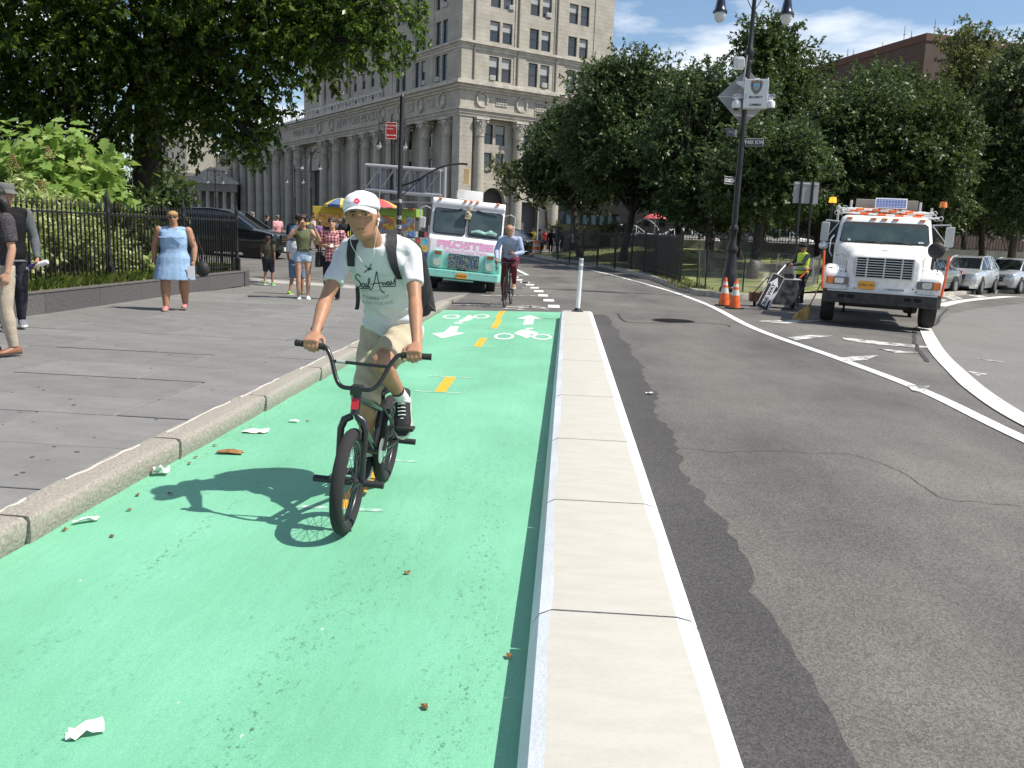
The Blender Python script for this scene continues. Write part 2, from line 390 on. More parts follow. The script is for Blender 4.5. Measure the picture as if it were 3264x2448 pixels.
def add_dirt(m):
    """long worn streaks of dark pits running with the traffic, faint dirt and specks of white paint"""
    n, l = m.node_tree.nodes, m.node_tree.links; b = n['Principled BSDF']; src = b.inputs['Base Color'].links[0].from_socket
    co = n.new('ShaderNodeTexCoord')
    def noise(sc, det, st, rough=.6):
        mp = n.new('ShaderNodeMapping'); mp.inputs['Scale'].default_value = st; mp.inputs['Rotation'].default_value = (0, 0, R(4)); l.new(co.outputs['Object'], mp.inputs[0])
        t = n.new('ShaderNodeTexNoise'); t.inputs['Scale'].default_value = sc; t.inputs['Detail'].default_value = det; t.inputs['Roughness'].default_value = rough; l.new(mp.outputs[0], t.inputs['Vector']); return t.outputs['Fac']
    def ramp(s, a, c):
        r = n.new('ShaderNodeValToRGB'); r.color_ramp.elements[0].position = a; r.color_ramp.elements[1].position = c; l.new(s, r.inputs[0]); return r.outputs[0]
    def mul(a, c):
        q = n.new('ShaderNodeMath'); q.operation = 'MULTIPLY'; l.new(a, q.inputs[0]); l.new(c, q.inputs[1]); return q.outputs[0]
    band = ramp(noise(1.0, 3, (2.6, .16, 1)), .50, .68); pits = ramp(noise(38, 6, (1.4, .8, 1), .75), .56, .64)
    f = mul(band, pits)
    mx = n.new('ShaderNodeMixRGB'); l.new(f, mx.inputs[0]); l.new(src, mx.inputs[1]); mx.inputs[2].default_value = (.035, .10, .07, 1)
    d = ramp(noise(.7, 6, (1.6, .35, 1)), .42, .75); m2 = n.new('ShaderNodeMixRGB'); m2.blend_type = 'MULTIPLY'; 
    k = n.new('ShaderNodeMath'); k.operation = 'MULTIPLY'; k.inputs[1].default_value = .55; l.new(d, k.inputs[0]); l.new(k.outputs[0], m2.inputs[0]); l.new(mx.outputs[0], m2.inputs[1]); m2.inputs[2].default_value = (.62, .74, .66, 1)
    sp = ramp(noise(26, 2, (1, .5, 1)), .765, .78); m3 = n.new('ShaderNodeMixRGB'); l.new(sp, m3.inputs[0]); l.new(m2.outputs[0], m3.inputs[1]); m3.inputs[2].default_value = (.6, .7, .64, 1)
    gr = n.new('ShaderNodeValToRGB'); gr.color_ramp.elements[0].position = .3; gr.color_ramp.elements[1].position = .7; gr.color_ramp.elements[0].color = (.74, .78, .75, 1); gr.color_ramp.elements[1].color = (1.12, 1.1, 1.12, 1); l.new(noise(130, 4, (1, 1, 1), .8), gr.inputs[0])
    m4 = n.new('ShaderNodeMixRGB'); m4.blend_type = 'MULTIPLY'; m4.inputs[0].default_value = 1; l.new(m3.outputs[0], m4.inputs[1]); l.new(gr.outputs[0], m4.inputs[2]); l.new(m4.outputs[0], b.inputs['Base Color'])
add_dirt(GREEN)
WHITE = paintmat('white_line_paint', (0.78, 0.79, 0.78), (0.16, 0.155, 0.15), 0.30, 0.36, 9)
WORN2 = paintmat('gore_white_paint', (0.66, 0.65, 0.6), (0.2, 0.195, 0.19), 0.34, 0.40, 6, 0.7)
WORN = paintmat('worn_white_paint', (0.62, 0.61, 0.57), (0.16, 0.155, 0.15), 0.44, 0.52, 5, 0.7)
SPRAY = paintmat('spray_white_paint', (0.66, 0.74, 0.7), (0.18, 0.49, 0.33), 0.44, 0.62, 30)
YELLOW = paintmat('yellow_paint', (0.82, 0.43, 0.03), (0.3, 0.25, 0.08), 0.24, 0.28, 12)
CONC = mat('concrete', (0.425, 0.41, 0.365), 0.88, var=0.035, scale=6, bump=0.16, bscale=40, detail=10, stretch=(0.7, 2.2, 1))
CONCW = mat('white_painted_concrete', (0.60, 0.625, 0.65), 0.85, col2=(0.66, 0.685, 0.71), scale=4, bump=0.15, bscale=60, detail=9, spec=.2)
GRANITE = mat('kerb_granite', (0.20, 0.182, 0.155), 0.85, col2=(0.37, 0.34, 0.295), scale=60, bump=0.5, bscale=45, detail=8, lo=0.3, hi=0.7)
SLATE = mat('slate', (0.15, 0.146, 0.142), 0.7, col2=(0.225, 0.218, 0.21), scale=2.2, bump=0.22, bscale=18, detail=8, lo=0.25, hi=0.75, stretch=(1, 1.6, 1), obj_var=0.10)
JOINT = mat('joint_dirt', (0.055, 0.052, 0.048), 0.95, var=0.3, scale=20)
WALLG = mat('dark_granite', (0.072, 0.068, 0.07), 0.6, col2=(0.115, 0.108, 0.108), scale=30, bump=0.15, bscale=60, obj_var=0.12)
COPING = mat('coping_granite', (0.11, 0.10, 0.098), 0.65, var=0.2, scale=30, bump=0.2, bscale=60)
SOIL = mat('soil', (0.06, 0.045, 0.03), 0.95, var=0.4, scale=6, bump=0.8, bscale=20)
LAWN = mat('lawn', (0.10, 0.13, 0.035), 0.9, col2=(0.26, 0.27, 0.10), scale=1.3, bump=0.9, bscale=60, detail=8)
KERBC = mat('concrete_kerb', (0.33, 0.31, 0.27), 0.85, var=0.2, scale=5, bump=0.3, bscale=50)
IRON = mat('black_iron', (0.012, 0.012, 0.013), 0.42, spec=0.5, var=0.3, scale=20)
# ------------------------------------------------------------------ ground, road, lane
gr_ = MB(); gr_.add([(-1200, -300, -2.3), (1200, -300, -2.3), (1200, 1600, -2.3), (-1200, 1600, -2.3)], [(0, 1, 2, 3)])
struct(gr_.build('ground', ASPH, fix=False), 'grey ground of the city reaching to the horizon')
struct(terrain('road', [-300, -120, -60, -40, -30, -24, -20, -14, -9, -6, -4, -2, 0, 2, 4, 5, 6, 8, 10, 14, 20, 30, 45, 65, 120, 300], [-8, 0, 10, 17, 18, 19, 20, 21, 22, 23, 26, 30, 34, 40, 50, 60, 70, 80, 100, 130, 170, 250, 500], ASPH), 'weathered grey asphalt roadway beside the green bike lane')
gx0, gx1 = -2.47, -0.02
# lane sheet with gentle lumps as real relief
def lane_sheet():
    nx, ny = 50, 240; vs = []; fs = []
    rnd = random.Random(5)
    for j in range(ny+1):
        for i in range(nx+1):
            u = i/nx; x = gx0+(gx1-gx0)*u; ye = 17.12+(x+2.41)*0.28
            y = -3+(ye+3)*(j/ny)
            h = 0.006*math.sin(x*5.1+y*0.7)*math.sin(y*1.9+x)+0.004*math.sin(x*17+y*2.3)
            vs.append((x, y, 0.014+h*0.13))
    for j in range(ny):
        for i in range(nx):
            a = j*(nx+1)+i; fs.append((a, a+1, a+nx+2, a+nx+1))
    me = bpy.data.meshes.new('bike_lane'); me.from_pydata(vs, [], fs); me.materials.append(GREEN); me.shade_smooth(); return me
struct(put('bike_lane', lane_sheet()), 'bright green painted two way bike lane between kerb and concrete divider')
def jag(seed=3):
    rnd = random.Random(seed); L = []
    key = [(-3, .93), (2.4, .92), (2.8, .91), (3.8, .93), (4.6, .91), (5.6, .88), (6.8, .88), (8.5, .93), (11.2, .98), (14, .93), (17.6, .87)]
    for i in range(len(key)-1):
        (y0, x0), (y1, x1) = key[i], key[i+1]; n = max(2, int((y1-y0)/0.12))
        for j in range(n):
            t = j/n; L.append((x0+(x1-x0)*t+rnd.uniform(-.035, .035)+0.03*math.sin((y0+(y1-y0)*t)*3.1), y0+(y1-y0)*t))
    L.append((0.87, 17.7)); return L
jg = jag()
me = bpy.data.meshes.new('asphalt_patch'); k = len(jg)
me.from_pydata([(0.48, p[1], 0.004) for p in jg]+[(p[0], p[1], 0.004) for p in jg], [], [(i, k+i, k+i+1, i+1) for i in range(k-1)])
me.materials.append(ASPHD); struct(put('asphalt_patch', me), 'dark strip of new asphalt with ragged edge along the divider')
def turn_poly():
    L = [(4.2, -8), (4.22, 3), (4.25, 7.5), (4.7, 9.7), (5.2, 11.6), (5.9, 14.2), (7.3, 17.8), (10.9, 24.9), (13.5, 29), (20, 37.5), (30, 45)]
    b = MB()
    for (x0, y0), (x1, y1) in zip(L[:-1], L[1:]):
        b.add([(x0, y0, hz(x0, y0)+.004), (64, y0, hz(64, y0)+.004), (64, y1, hz(64, y1)+.004), (x1, y1, hz(x1, y1)+.004)], [(0, 1, 2, 3)])
    return b
tb = turn_poly()
# cut at the break of slope so that the sheet lies on the road everywhere
tb2 = MB()
for f in tb.f:
    a, b_, c_, d_ = [tb.v[i] for i in f]; xa, xd = max(a[0], 5.0), max(d_[0], 5.0)
    if a[0] < 5 or d_[0] < 5: tb2.add([a, (xa, a[1], hz(xa, a[1])+.004), (xd, d_[1], hz(xd, d_[1])+.004), d_], [(0, 1, 2, 3)])
    tb2.add([(xa, a[1], hz(xa, a[1])+.004), b_, c_, (xd, d_[1], hz(xd, d_[1])+.004)], [(0, 1, 2, 3)])
struct(tb2.build('turning_road', ASPH2, fix=False), 'smoother pale asphalt of the turning road')
# seam cracks in the asphalt
CRACK = mat('crack_tar', (0.035, 0.033, 0.033), 0.8)
seam = [gp(1500+x*0.9027, 950+y*0.9027) for x, y in [(750, 530), (900, 545), (1060, 540), (1200, 548), (1330, 552), (1420, 575), (1500, 605), (1560, 640), (1630, 690), (1700, 715), (1800, 722), (1950, 735)]]
rr = random.Random(1)
seam = [(p.x+rr.uniform(-.012, .012), p.y+rr.uniform(-.02, .02)) for p in catmull(seam, 6)]
struct(strip('road_crack', seam, 0.006, 0.0045, CRACK))
s2 = [gp(1500+x*0.9027, 950+y*0.9027) for x, y in [(520, 55), (540, 80), (590, 88), (800, 88), (900, 95), (915, 102)]]
struct(strip('road_crack', [(p.x, p.y) for p in catmull(s2, 4)], 0.05, 0.0045, CRACK))
s3 = [gp(2500+x*0.3454, 560+y*0.3454) for x, y in [(1510, 1225), (1440, 1300), (1400, 1380), (1240, 1390), (1200, 1480), (1210, 1563), (1260, 1640), (1330, 1720)]]
struct(strip('road_crack', [(p.x+rr.uniform(-.02, .02), p.y) for p in catmull(s3, 5)], 0.06, 0.0085, CRACK))
# ------------------------------------------------------------------ kerb stones and paving slabs
kerb = struct(empty('kerb'), 'worn granite kerb between slate pavement and green lane')
def kerbstone(L):
    prof = [(-2.44, -0.05), (-2.415, 0.05), (-2.41, 0.125), (-2.425, 0.146), (-2.45, 0.152), (-2.6, 0.154), (-2.60, -0.05)]
    b = MB(); n = 9; rings = []; rnd = random.Random(int(L*1000))
    for i in range(n+1):
        t = i/n
        rings.append([(x+2.42+rnd.uniform(-.006, .006), t*L, z+rnd.uniform(-.004, .004)) for x, z in prof])
    b.loft(rings)
    return b.mesh('kerb_stone', [GRANITE], smooth=50)
KS = [kerbstone(1.555), kerbstone(1.56), kerbstone(1.552)]
y = -2.58; i = 0
while y < 17:
    x = -2.455+(y-3.6)*0.0085 if y < 10 else -2.40
    put('kerb_stone', KS[i % 3], kerb, (x, y, 0.0)); y += 1.57; i += 1
struct(sheet('sidewalk', [(-60, -6), (-2.58, -6), (-2.53, 17.2), (-2.9, 17.3), (-60, 17.3)], 0.128, JOINT), 'bed of the slate paving beside the kerb')
pav = struct(empty('slate_paving'), 'large slate slabs of the pavement')
rnd = random.Random(11)
slabs = {}
def slab(w, d):
    key = (round(w, 2), round(d, 2))
    if key not in slabs:
        b = MB(); b.box((w/2, d/2, 0.0), (w-0.016, d-0.016, 0.04)); slabs[key] = b.mesh('paving_slab', [SLATE], bevel=0.004, seg=1)
    return slabs[key]
y = 0.2; row = 0
while y < 17.2:
    d = [0.86, 0.86, 0.62, 0.86, 0.74][row % 5]
    if y+d > 17.25: d = 17.25-y
    if d < 0.2: break
    xr = -2.605+(0.0085*(y-3.6) if y < 10 else 0.05)
    x = xr; xmin = max(-9.0, -0.66*(y+1.2)-1.3)
    w0 = rnd.choice([0.6, 0.9, 1.2])
    while x > xmin:
        w = w0 if w0 else rnd.choice([1.2, 1.5, 1.8, 2.1]); w0 = 0
        put('paving_slab', slab(w, d), pav, (x-w, y+0.04*(xr-x), 0.129+rnd.uniform(-.0015, .0015)), (0, 0, -0.035))
        x -= w
    y += d; row += 1
# the pavement runs down to the street at the crossing
struct(terrain('crossing_ramp', [-40, -30, -24, -14, -9, -6, -4, -3.2, -2.5], [17.25, 18, 19, 20, 21, 22, 23, 23.6], ASPH2, 0, lambda x, y: hz(x, y)+.006+.143*(1-clip((y-17.25)/4.5, 0, 1))), 'paved slope where the pavement meets the crossing')
b = MB(); pr_ = [(y_, hz(-2.5, y_)+.0065+.143*(1-clip((y_-17.25)/4.5, 0, 1))) for y_ in (17.25, 18, 19, 20, 21, 21.75)]
b.loft([[(-2.62, y_, -.05), (-2.5+.0, y_, -.05), (-2.495, y_, z_+.003), (-2.62, y_, z_+.003)] for y_, z_ in pr_]); struct(b.build('ramp_edge', GRANITE))
struct(terrain('crossing_band', [-24, -18, -14, -10, -7, -4.4], [21.9, 22.4, 22.9], mat('pale_band', (0.36, 0.35, 0.32), 0.8, var=0.15, scale=4), .012), 'pale band across the crossing')
# ------------------------------------------------------------------ concrete divider
div = empty('concrete_divider', (0, 0, 0)); tag(div, 'long concrete divider with white painted edges between green lane and road', 'divider')
def divseg(y0, y1, end=False):
    W_, CN = 0, 1
    b = MB(); rnd = random.Random(int(y0*10)); n = max(2, int((y1-y0)/0.25)); rings = []
    prof = [(-0.078, -0.02), (-0.072, 0.06), (-0.062, 0.125), (-0.04, 0.16), (0.004, 0.18), (0.462, 0.18), (0.512, 0.168), (0.537, 0.138), (0.548, 0.06), (0.555, -0.02)]
    kk = len(prof)
    for i in range(n+1):
        t = i/n; yy = y0+(y1-y0)*t; e = 1.0
        jl, jr = rnd.uniform(-.008, .008), rnd.uniform(-.008, .008)
        P = []
        for q, (x, z) in enumerate(prof):
            if q == 4: x += jl
            if q == 5: x += jr
            zz = z
            if end:
                r = 0.28; dd = (y1-yy)
                if dd < r: f = math.sqrt(max(0, 1-((r-dd)/r)**2)); x = 0.24+(x-0.24)*(0.78+0.22*f); zz = z-0.05*(1-f) if z > 0 else z
            P.append((x, yy, zz))
        rings.append(P)
    vs = [p for r in rings for p in r]; 
    for i in range(n):
        for q in range(kk-1):
            b.add([rings[i][q], rings[i][q+1], rings[i+1][q+1], rings[i+1][q]], [(0, 1, 2, 3)], CN if q == 4 else W_)
    b.add(rings[0], [tuple(range(kk))], CN); b.add(rings[-1], [tuple(range(kk))[::-1]], CN)
    return b
ys = [-2.6, -0.9, 0.3, 1.63, 2.96, 4.31, 5.7, 7.35, 9.55, 11.6, 13.55, 16.55]
for a, c in zip(ys[:-1], ys[1:]):
    divseg(a+0.006, c-0.006, c > 16).build('concrete_segment', [CONCW, CONC], div, smooth=18, fix=True)
core = MB(); core.bb((0.0, -2.6, 0), (0.44, 16.3, 0.16)); core.build('joint_fill', JOINT, div)
# ------------------------------------------------------------------ painted markings
def marking(name, pts, z, m, label=None): return struct(sheet(name, [(p[0], p[1]) for p in pts], z, m), label)
def RG(reg, Wd): 
    s = (reg[2]-reg[0])/Wd
    return lambda x, y, z=0.0: gp(reg[0]+x*s, reg[1]+y*s, z)
g6 = RG((1300, 900, 2100, 1500), 2212); g8 = RG((1500, 950, 3264, 2448), 1954); g4 = RG((1600, 500, 2400, 1060), 2212); g1 = RG((2500, 560, 3264, 1100), 2212)
ZL = 0.0172
def lanemark(name, pts, m, z=ZL): return marking(name, pts, z, m)
for a, b_ in [(14.05, 17.45), (11.62, 12.62), (8.09, 9.0), (4.47, 5.46)]:
    xa = -1.16; off = 0.05
    P = [(xa-.055, a), (xa+.055, a), (xa+.04, b_), (xa-.07, b_)]
    if b_ > 17: P = [(-1.2, a), (-1.09, a), (-1.12, 15.6), (-1.17, 15.62), (-1.19, 17.45), (-1.3, 17.42), (-1.28, 15.95), (-1.24, 15.9)]
    lanemark('yellow_dash', P, YELLOW)
for y_ in (4.45, 5.5, 8.08, 9.0, 11.63, 12.62, 14.03):
    lanemark('spray_line', [(-1.42, y_-.02), (-0.93, y_-.01), (-0.95, y_+.035), (-1.4, y_+.03)], SPRAY, ZL-0.0008)
def ringmark(cx, cy, rx, ry, w=0.30, n=28, m=WHITE):
    vs = []; fs = []
    for j in range(n):
        t = 2*math.pi*j/n; c, s_ = math.cos(t), math.sin(t)
        vs += [(cx+rx*c, cy+ry*s_, ZL), (cx+rx*(1-w)*c, cy+ry*(1-w)*s_, ZL)]
    for j in range(n):
        a = 2*j; b_ = 2*((j+1) % n); fs.append((a, b_, b_+1, a+1))
    me = bpy.data.meshes.new('bike_symbol_wheel'); me.from_pydata(vs, [], fs); me.materials.append(m); me.update()
    if me.polygons[0].normal.z < 0: me.flip_normals()
    return struct(put('bike_symbol_wheel', me))
for (c, rx, ry) in [((-2.08, 15.77), .155, .42), ((-1.55, 16.05), .15, .42), ((-0.895, 12.98), .155, .41), ((-0.32, 13.12), .155, .39)]:
    ringmark(c[0], c[1], rx, ry)
b2 = [(935, 455), (1000, 428), (1060, 425), (1150, 455), (1120, 470), (1060, 465), (1095, 485), (1040, 500), (1000, 480), (960, 470)]
lanemark('bike_symbol_frame', [g6(*p) for p in b2], WHITE)
lanemark('bike_symbol_frame', [g6(*p) for p in [(1030, 412), (1100, 410), (1110, 418), (1050, 421)]], WHITE)
b1 = [(440, 350), (500, 325), (530, 298), (560, 300), (580, 322), (530, 345), (480, 355)]
lanemark('bike_symbol_frame', [g6(*p) for p in b1], WHITE)
lanemark('bike_symbol_frame', [g6(*p) for p in [(405, 362), (480, 358), (470, 372), (412, 370)]], WHITE)
lanemark('lane_arrow', [g6(*p) for p in [(958, 328), (1075, 298), (1192, 330), (1112, 330), (1102, 380), (1013, 380), (1033, 330)]], WHITE)
lanemark('lane_arrow', [g6(*p) for p in [(300, 503), (210, 458), (318, 452), (375, 397), (450, 397), (425, 450), (505, 456)]], WHITE)
# long white edge line, hatched gore and dashed lane line
el = [g8(1954, 500), g8(1600, 330), g8(1300, 215), g8(1000, 107), g4(1800, 1300), g4(1400, 1160), g4(1000, 1050), g4(700, 985), g4(400, 930), g4(150, 882)]
el = [(3.75, -2), (3.8, 3.0)] + [(p.x, p.y) for p in el]
struct(strip('white_edge_line', [(p.x, p.y) for p in catmull([Vector((a, b, 0)) for a, b in el], 6)], 0.15, 0.008, WHITE), 'long white edge line curving along the road')
gc = [g8(1600, 100), g8(1645, 185), g8(1720, 265), g8(1800, 335), g8(1954, 433)]
struct(strip('white_gore_line', [(p.x, p.y) for p in catmull([Vector((4.15, 3, 0)), Vector((4.2, 6.5, 0))]+[Vector((p.x, p.y, 0)) for p in gc[::-1]], 6)], 0.24, 0.012, WORN2))
gc2 = [g1(2212, 1125), g1(1900, 1132), g1(1600, 1165), g1(1420, 1205)]
struct(strip('white_gore_line', [(p.x, p.y) for p in catmull([Vector((22, 35, 0))]+[Vector((p.x, p.y, 0)) for p in gc2], 6)], 0.42, 0.012, WORN2))
for q in [[(1000, 82), (1150, 78), (1240, 80), (1110, 92)], [(1118, 140), (1200, 132), (1285, 134), (1150, 150)], [(1290, 212), (1440, 203), (1400, 220), (1320, 226)], [(1310, 140), (1450, 155), (1620, 172), (1620, 180), (1430, 165), (1320, 150)], [(1430, 178), (1590, 195), (1500, 195)], [(1540, 310), (1620, 312), (1600, 335), (1560, 330)], [(1780, 212), (1890, 228), (1840, 226)], [(1755, 260), (1830, 270), (1790, 276)]]:
    struct(sheet('gore_hatch', [(g8(*p).x, g8(*p).y) for p in q], 0.0085, WORN))
for q in [[(1450, 1112), (1560, 1105), (1650, 1135), (1560, 1150)], [(1650, 1095), (1750, 1090), (1880, 1120), (1800, 1128)], [(1440, 1140), (1500, 1145), (1470, 1165), (1430, 1160)]]:
    struct(sheet('gore_hatch', [(g1(*p).x, g1(*p).y) for p in q], 0.0085, WORN))
dash = [g6(1290, 213), g6(1245, 160), g6(1195, 117), g6(1157, 80), g6(1120, 50), g6(1080, 22), g6(1040, 2), g4(200, 1107), g4(150, 1085), g4(118, 1062), g4(95, 1042)]
for p in dash:
    w = 0.13
    struct(sheet('lane_dash', [(p.x-w, p.y-.42), (p.x+w, p.y-.38), (p.x+w-.02, p.y+.42), (p.x-w-.02, p.y+.38)], 0.006, WHITE))
for a, b_ in [((650, 120), (1140, 120)), ((400, 200), (830, 207)), ((850, 236), (1080, 222)), ((1080, 222), (1230, 242)), ((870, 220), (1080, 210)), ((1080, 210), (1220, 230)), ((720, 45), (1080, 52)), ((980, 245), (1010, 238))]:
    A, B_ = g6(*a), g6(*b_); struct(strip('spray_line', [(A.x, A.y), (B_.x, B_.y)], 0.13, 0.0105, WORN))
for q in [[(140, 1040), (230, 1045), (100, 985), (80, 990), (180, 1035)], [(0, 1015), (60, 1020), (100, 1040), (0, 1060)]]:
    pass
struct(sheet('far_green_lane', [(-3.2, 29), (-1.9, 29.6), (-3.4, 44), (-5.4, 44)], 0.005, GREEN))
struct(strip('white_edge_line', [(g4(*p).x, g4(*p).y) for p in [(85, 985), (130, 995), (225, 1043), (60, 1046)]], 0.16, 0.008, WHITE))
for j in range(9):
    struct(sheet('crosswalk_bar', [(-9+j*1.1, 63), (-8.5+j*1.1, 63.2), (-8.6+j*1.1, 69), (-9.1+j*1.1, 68.8)], 0.008, WHITE))
# manhole cover
c = g4(1510, 1446)
b = MB(); b.lathe([(0.0, 0.0), (0.36, 0.0), (0.38, 0.006), (0.41, 0.006), (0.42, 0.0)], 40)
for i in range(-5, 6):
    for j in range(-5, 6):
        if i*i+j*j < 27: b.box((i*.06, j*.06, 0.004), (.035, .035, .008))
tag(b.build('manhole_cover', mat('cast_iron_cover', (0.03, 0.028, 0.026), 0.6, metal=0.3, var=0.3, scale=30), None, (c.x, c.y, 0.006)), 'round dark iron manhole cover in the roadway', 'manhole cover')
# ------------------------------------------------------------------ park: kerb, lawn, far wall and street
KL = [g4(400, 900), g4(650, 935), g4(900, 975), g4(1150, 1035), g4(1400, 1108), g4(1650, 1197), g4(1830, 1232), g4(2000, 1250), g4(2170, 1258)]
KL = [(p.x, p.y) for p in KL]
tip = KL[-1]
KR = [(tip[0]+1.2, tip[1]+.5), (tip[0]+3.0, tip[1]+3.6), (13.2, 33.5), (22, 44.5), (34, 57)]
KLINE = [(KL[0][0]-3, KL[0][1]+14)] + KL + KR
def lawnz(x, y):
    kx = 3.8 if y < 33 else 3.8-(y-33)*.2
    return hz(x, y)*(.5 if x > 5 else 1) + .15 + .026*clip(y-26, 0, 34)*clip((x-kx)/7, 0, 1)
# lawn: strips from the kerb line back to the far wall
FARY = 60.0
b = MB(); N = 60
pts = catmull([Vector((a, c_, 0)) for a, c_ in KLINE], 8)
pts = [(p.x, p.y) for p in pts]
import bisect
def kerb_y(x, right):                     # nearest kerb y for a given x
    best = None
    for (x0, y0), (x1, y1) in zip(pts[:-1], pts[1:]):
        if (x0-x)*(x1-x) <= 0 and x0 != x1:
            yy = y0+(y1-y0)*(x-x0)/(x1-x0)
            if best is None or yy < best: best = yy
    return best
xs = sorted({round(p[0], 3) for p in pts if p[1] < FARY})
rows = 10; grid = []
for x in xs:
    y0 = kerb_y(x, True)
    if y0 is None: continue
    y0 += .12
    grid.append([(x, y0+(FARY-y0)*(j/rows)**1.4) for j in range(rows+1)])
for i in range(len(grid)-1):
    for j in range(rows):
        q = [grid[i][j], grid[i+1][j], grid[i+1][j+1], grid[i][j+1]]
        b.add([(x, y, lawnz(x, y)+.002) for x, y in q], [(0, 1, 2, 3)])
lawn = struct(b.build('lawn', LAWN, smooth=180), 'patchy dry grass of the park behind the railings')
kb = struct(empty('park_kerb'), 'low concrete kerb around the park corner')
step = []
acc = 0; last = pts[0]; seg = [pts[0]]
for p in pts[1:]:
    seg.append(p); acc += math.hypot(p[0]-last[0], p[1]-last[1]); last = p
    if acc > 2.2: step.append(seg); seg = [p]; acc = 0
for sg in step:
    L_ = line_strip(sg, .2); k = len(sg); A, B_ = L_[:k], L_[k:][::-1]; b = MB(); rings = []
    for i in range(k):
        a, c_ = A[i], B_[i]; h = hz(*sg[i]); m_ = ((a[0]+c_[0])/2, (a[1]+c_[1])/2)
        rings.append([(a[0], a[1], h-.1), (c_[0], c_[1], h-.1), (c_[0], c_[1], h+.13), (c_[0]*.85+m_[0]*.15, c_[1]*.85+m_[1]*.15, h+.16), (a[0], a[1], h+.16)])
    b.loft(rings); b.build('kerb_piece', KERBC, kb, smooth=40)
farw = MB(); farw.bb((3, FARY, 0), (48, FARY+.35, 1.72)); tag(farw.build('park_wall', mat('grey_concrete_wall', (0.24, 0.23, 0.21), .85, var=.2, scale=.8)), 'low grey concrete wall at the far edge of the park', 'wall')
struct(terrain('far_street', [0, 10, 25, 60], [FARY+.4, 75, 92], ASPH2, 1.1, lambda x, y: 0), 'street beyond the park wall')
# ------------------------------------------------------------------ buildings
def stonemat(name, c1, c2, sx=1.4, sy=0.72, mortar=0.012, dark=0.62):
    m, n, l, b = _nodes(name)
    co = n.new('ShaderNodeTexCoord')
    br = n.new('ShaderNodeTexBrick'); br.inputs['Scale'].default_value = 1.0; br.inputs['Brick Width'].default_value = sx; br.inputs['Row Height'].default_value = sy
    br.inputs['Mortar Size'].default_value = mortar; br.inputs['Color1'].default_value = (*c1, 1); br.inputs['Color2'].default_value = (*c2, 1)
    br.inputs['Mortar'].default_value = (*(x*dark for x in c1), 1)
    l.new(co.outputs['UV'], br.inputs['Vector'])
    t = n.new('ShaderNodeTexNoise'); t.inputs['Scale'].default_value = 0.35; t.inputs['Detail'].default_value = 7; t.inputs['Roughness'].default_value = 0.65
    l.new(co.outputs['Object'], t.inputs['Vector'])
    r = n.new('ShaderNodeValToRGB'); r.color_ramp.elements[0].position = 0.3; r.color_ramp.elements[1].position = 0.7
    r.color_ramp.elements[0].color = (0.68, 0.67, 0.65, 1); r.color_ramp.elements[1].color = (1, 1, 1, 1)
    l.new(t.outputs['Fac'], r.inputs[0])
    mu = n.new('ShaderNodeMixRGB'); mu.blend_type = 'MULTIPLY'; mu.inputs[0].default_value = 1
    l.new(br.outputs['Color'], mu.inputs[1]); l.new(r.outputs[0], mu.inputs[2]); l.new(mu.outputs[0], b.inputs['Base Color'])
    b.inputs['Roughness'].default_value = 0.85
    bp = n.new('ShaderNodeBump'); bp.inputs['Strength'].default_value = 0.6; bp.inputs['Distance'].default_value = 0.05; bp.invert = True
    l.new(br.outputs['Fac'], bp.inputs['Height']); l.new(bp.outputs[0], b.inputs['Normal'])
    MATS[name] = m; return m
STONE = stonemat('pale_granite', (0.47, 0.44, 0.375), (0.43, 0.405, 0.345))
STONE2 = mat('carved_granite', (0.44, 0.415, 0.36), 0.85, var=0.16, scale=0.8, detail=7, bump=0.2, bscale=3)
WINF = mat('window_frame_bronze', (0.03, 0.034, 0.032), 0.5)
PANE = mat('window_pane', (0.022, 0.026, 0.03), 0.08, spec=0.9, obj_var=0.7)
BLIND = mat('window_blind', (0.34, 0.35, 0.35), 0.7)
def boxuv(me):
    """metre-scale UVs by dominant normal so that masonry courses follow each face"""
    uv = me.uv_layers.new(name='UVMap')
    for p in me.polygons:
        n = p.normal; a = max(range(3), key=lambda i: abs(n[i]))
        for li in p.loop_indices:
            c = me.vertices[me.loops[li].vertex_index].co
            uv.data[li].uv = (c.y, c.z) if a == 0 else ((c.x, c.z) if a == 1 else (c.x, c.y))
def wallface(parent, name, m, face, bounds, holes, depth=0.55, off=0.0):
    """masonry skin with real window openings and reveals. face 'R': plane v=off; 'L': plane u=off"""
    a0, a1, z0, z1 = bounds
    A = sorted({a0, a1} | {x for h in holes for x in h[:2]}); Z = sorted({z0, z1} | {x for h in holes for x in h[2:4]})
    b = MB()
    def P(a, z, d): return (a, off+d, z) if face == 'R' else (off+d, a, z)
    for i in range(len(A)-1):
        for j in range(len(Z)-1):
            ca, cz = (A[i]+A[i+1])/2, (Z[j]+Z[j+1])/2
            if any(h[0] < ca < h[1] and h[2] < cz < h[3] for h in holes): continue
            q = [P(A[i], Z[j], 0), P(A[i+1], Z[j], 0), P(A[i+1], Z[j+1], 0), P(A[i], Z[j+1], 0)]
            b.add(q if face == 'R' else q[::-1], [(0, 1, 2, 3)])
    for h in holes:
        x0, x1, y0, y1 = h[:4]; c = [(x0, y0), (x1, y0), (x1, y1), (x0, y1)]
        for k_ in range(4):
            p, q = c[k_], c[(k_+1) % 4]
            f = [P(*p, 0), P(*p, depth), P(*q, depth), P(*q, 0)]
            b.add(f if face == 'R' else f[::-1], [(0, 1, 2, 3)])
    me = b.mesh(name, [m], fix=False); boxuv(me)
    return put(name, me, parent)
WCACHE = {}
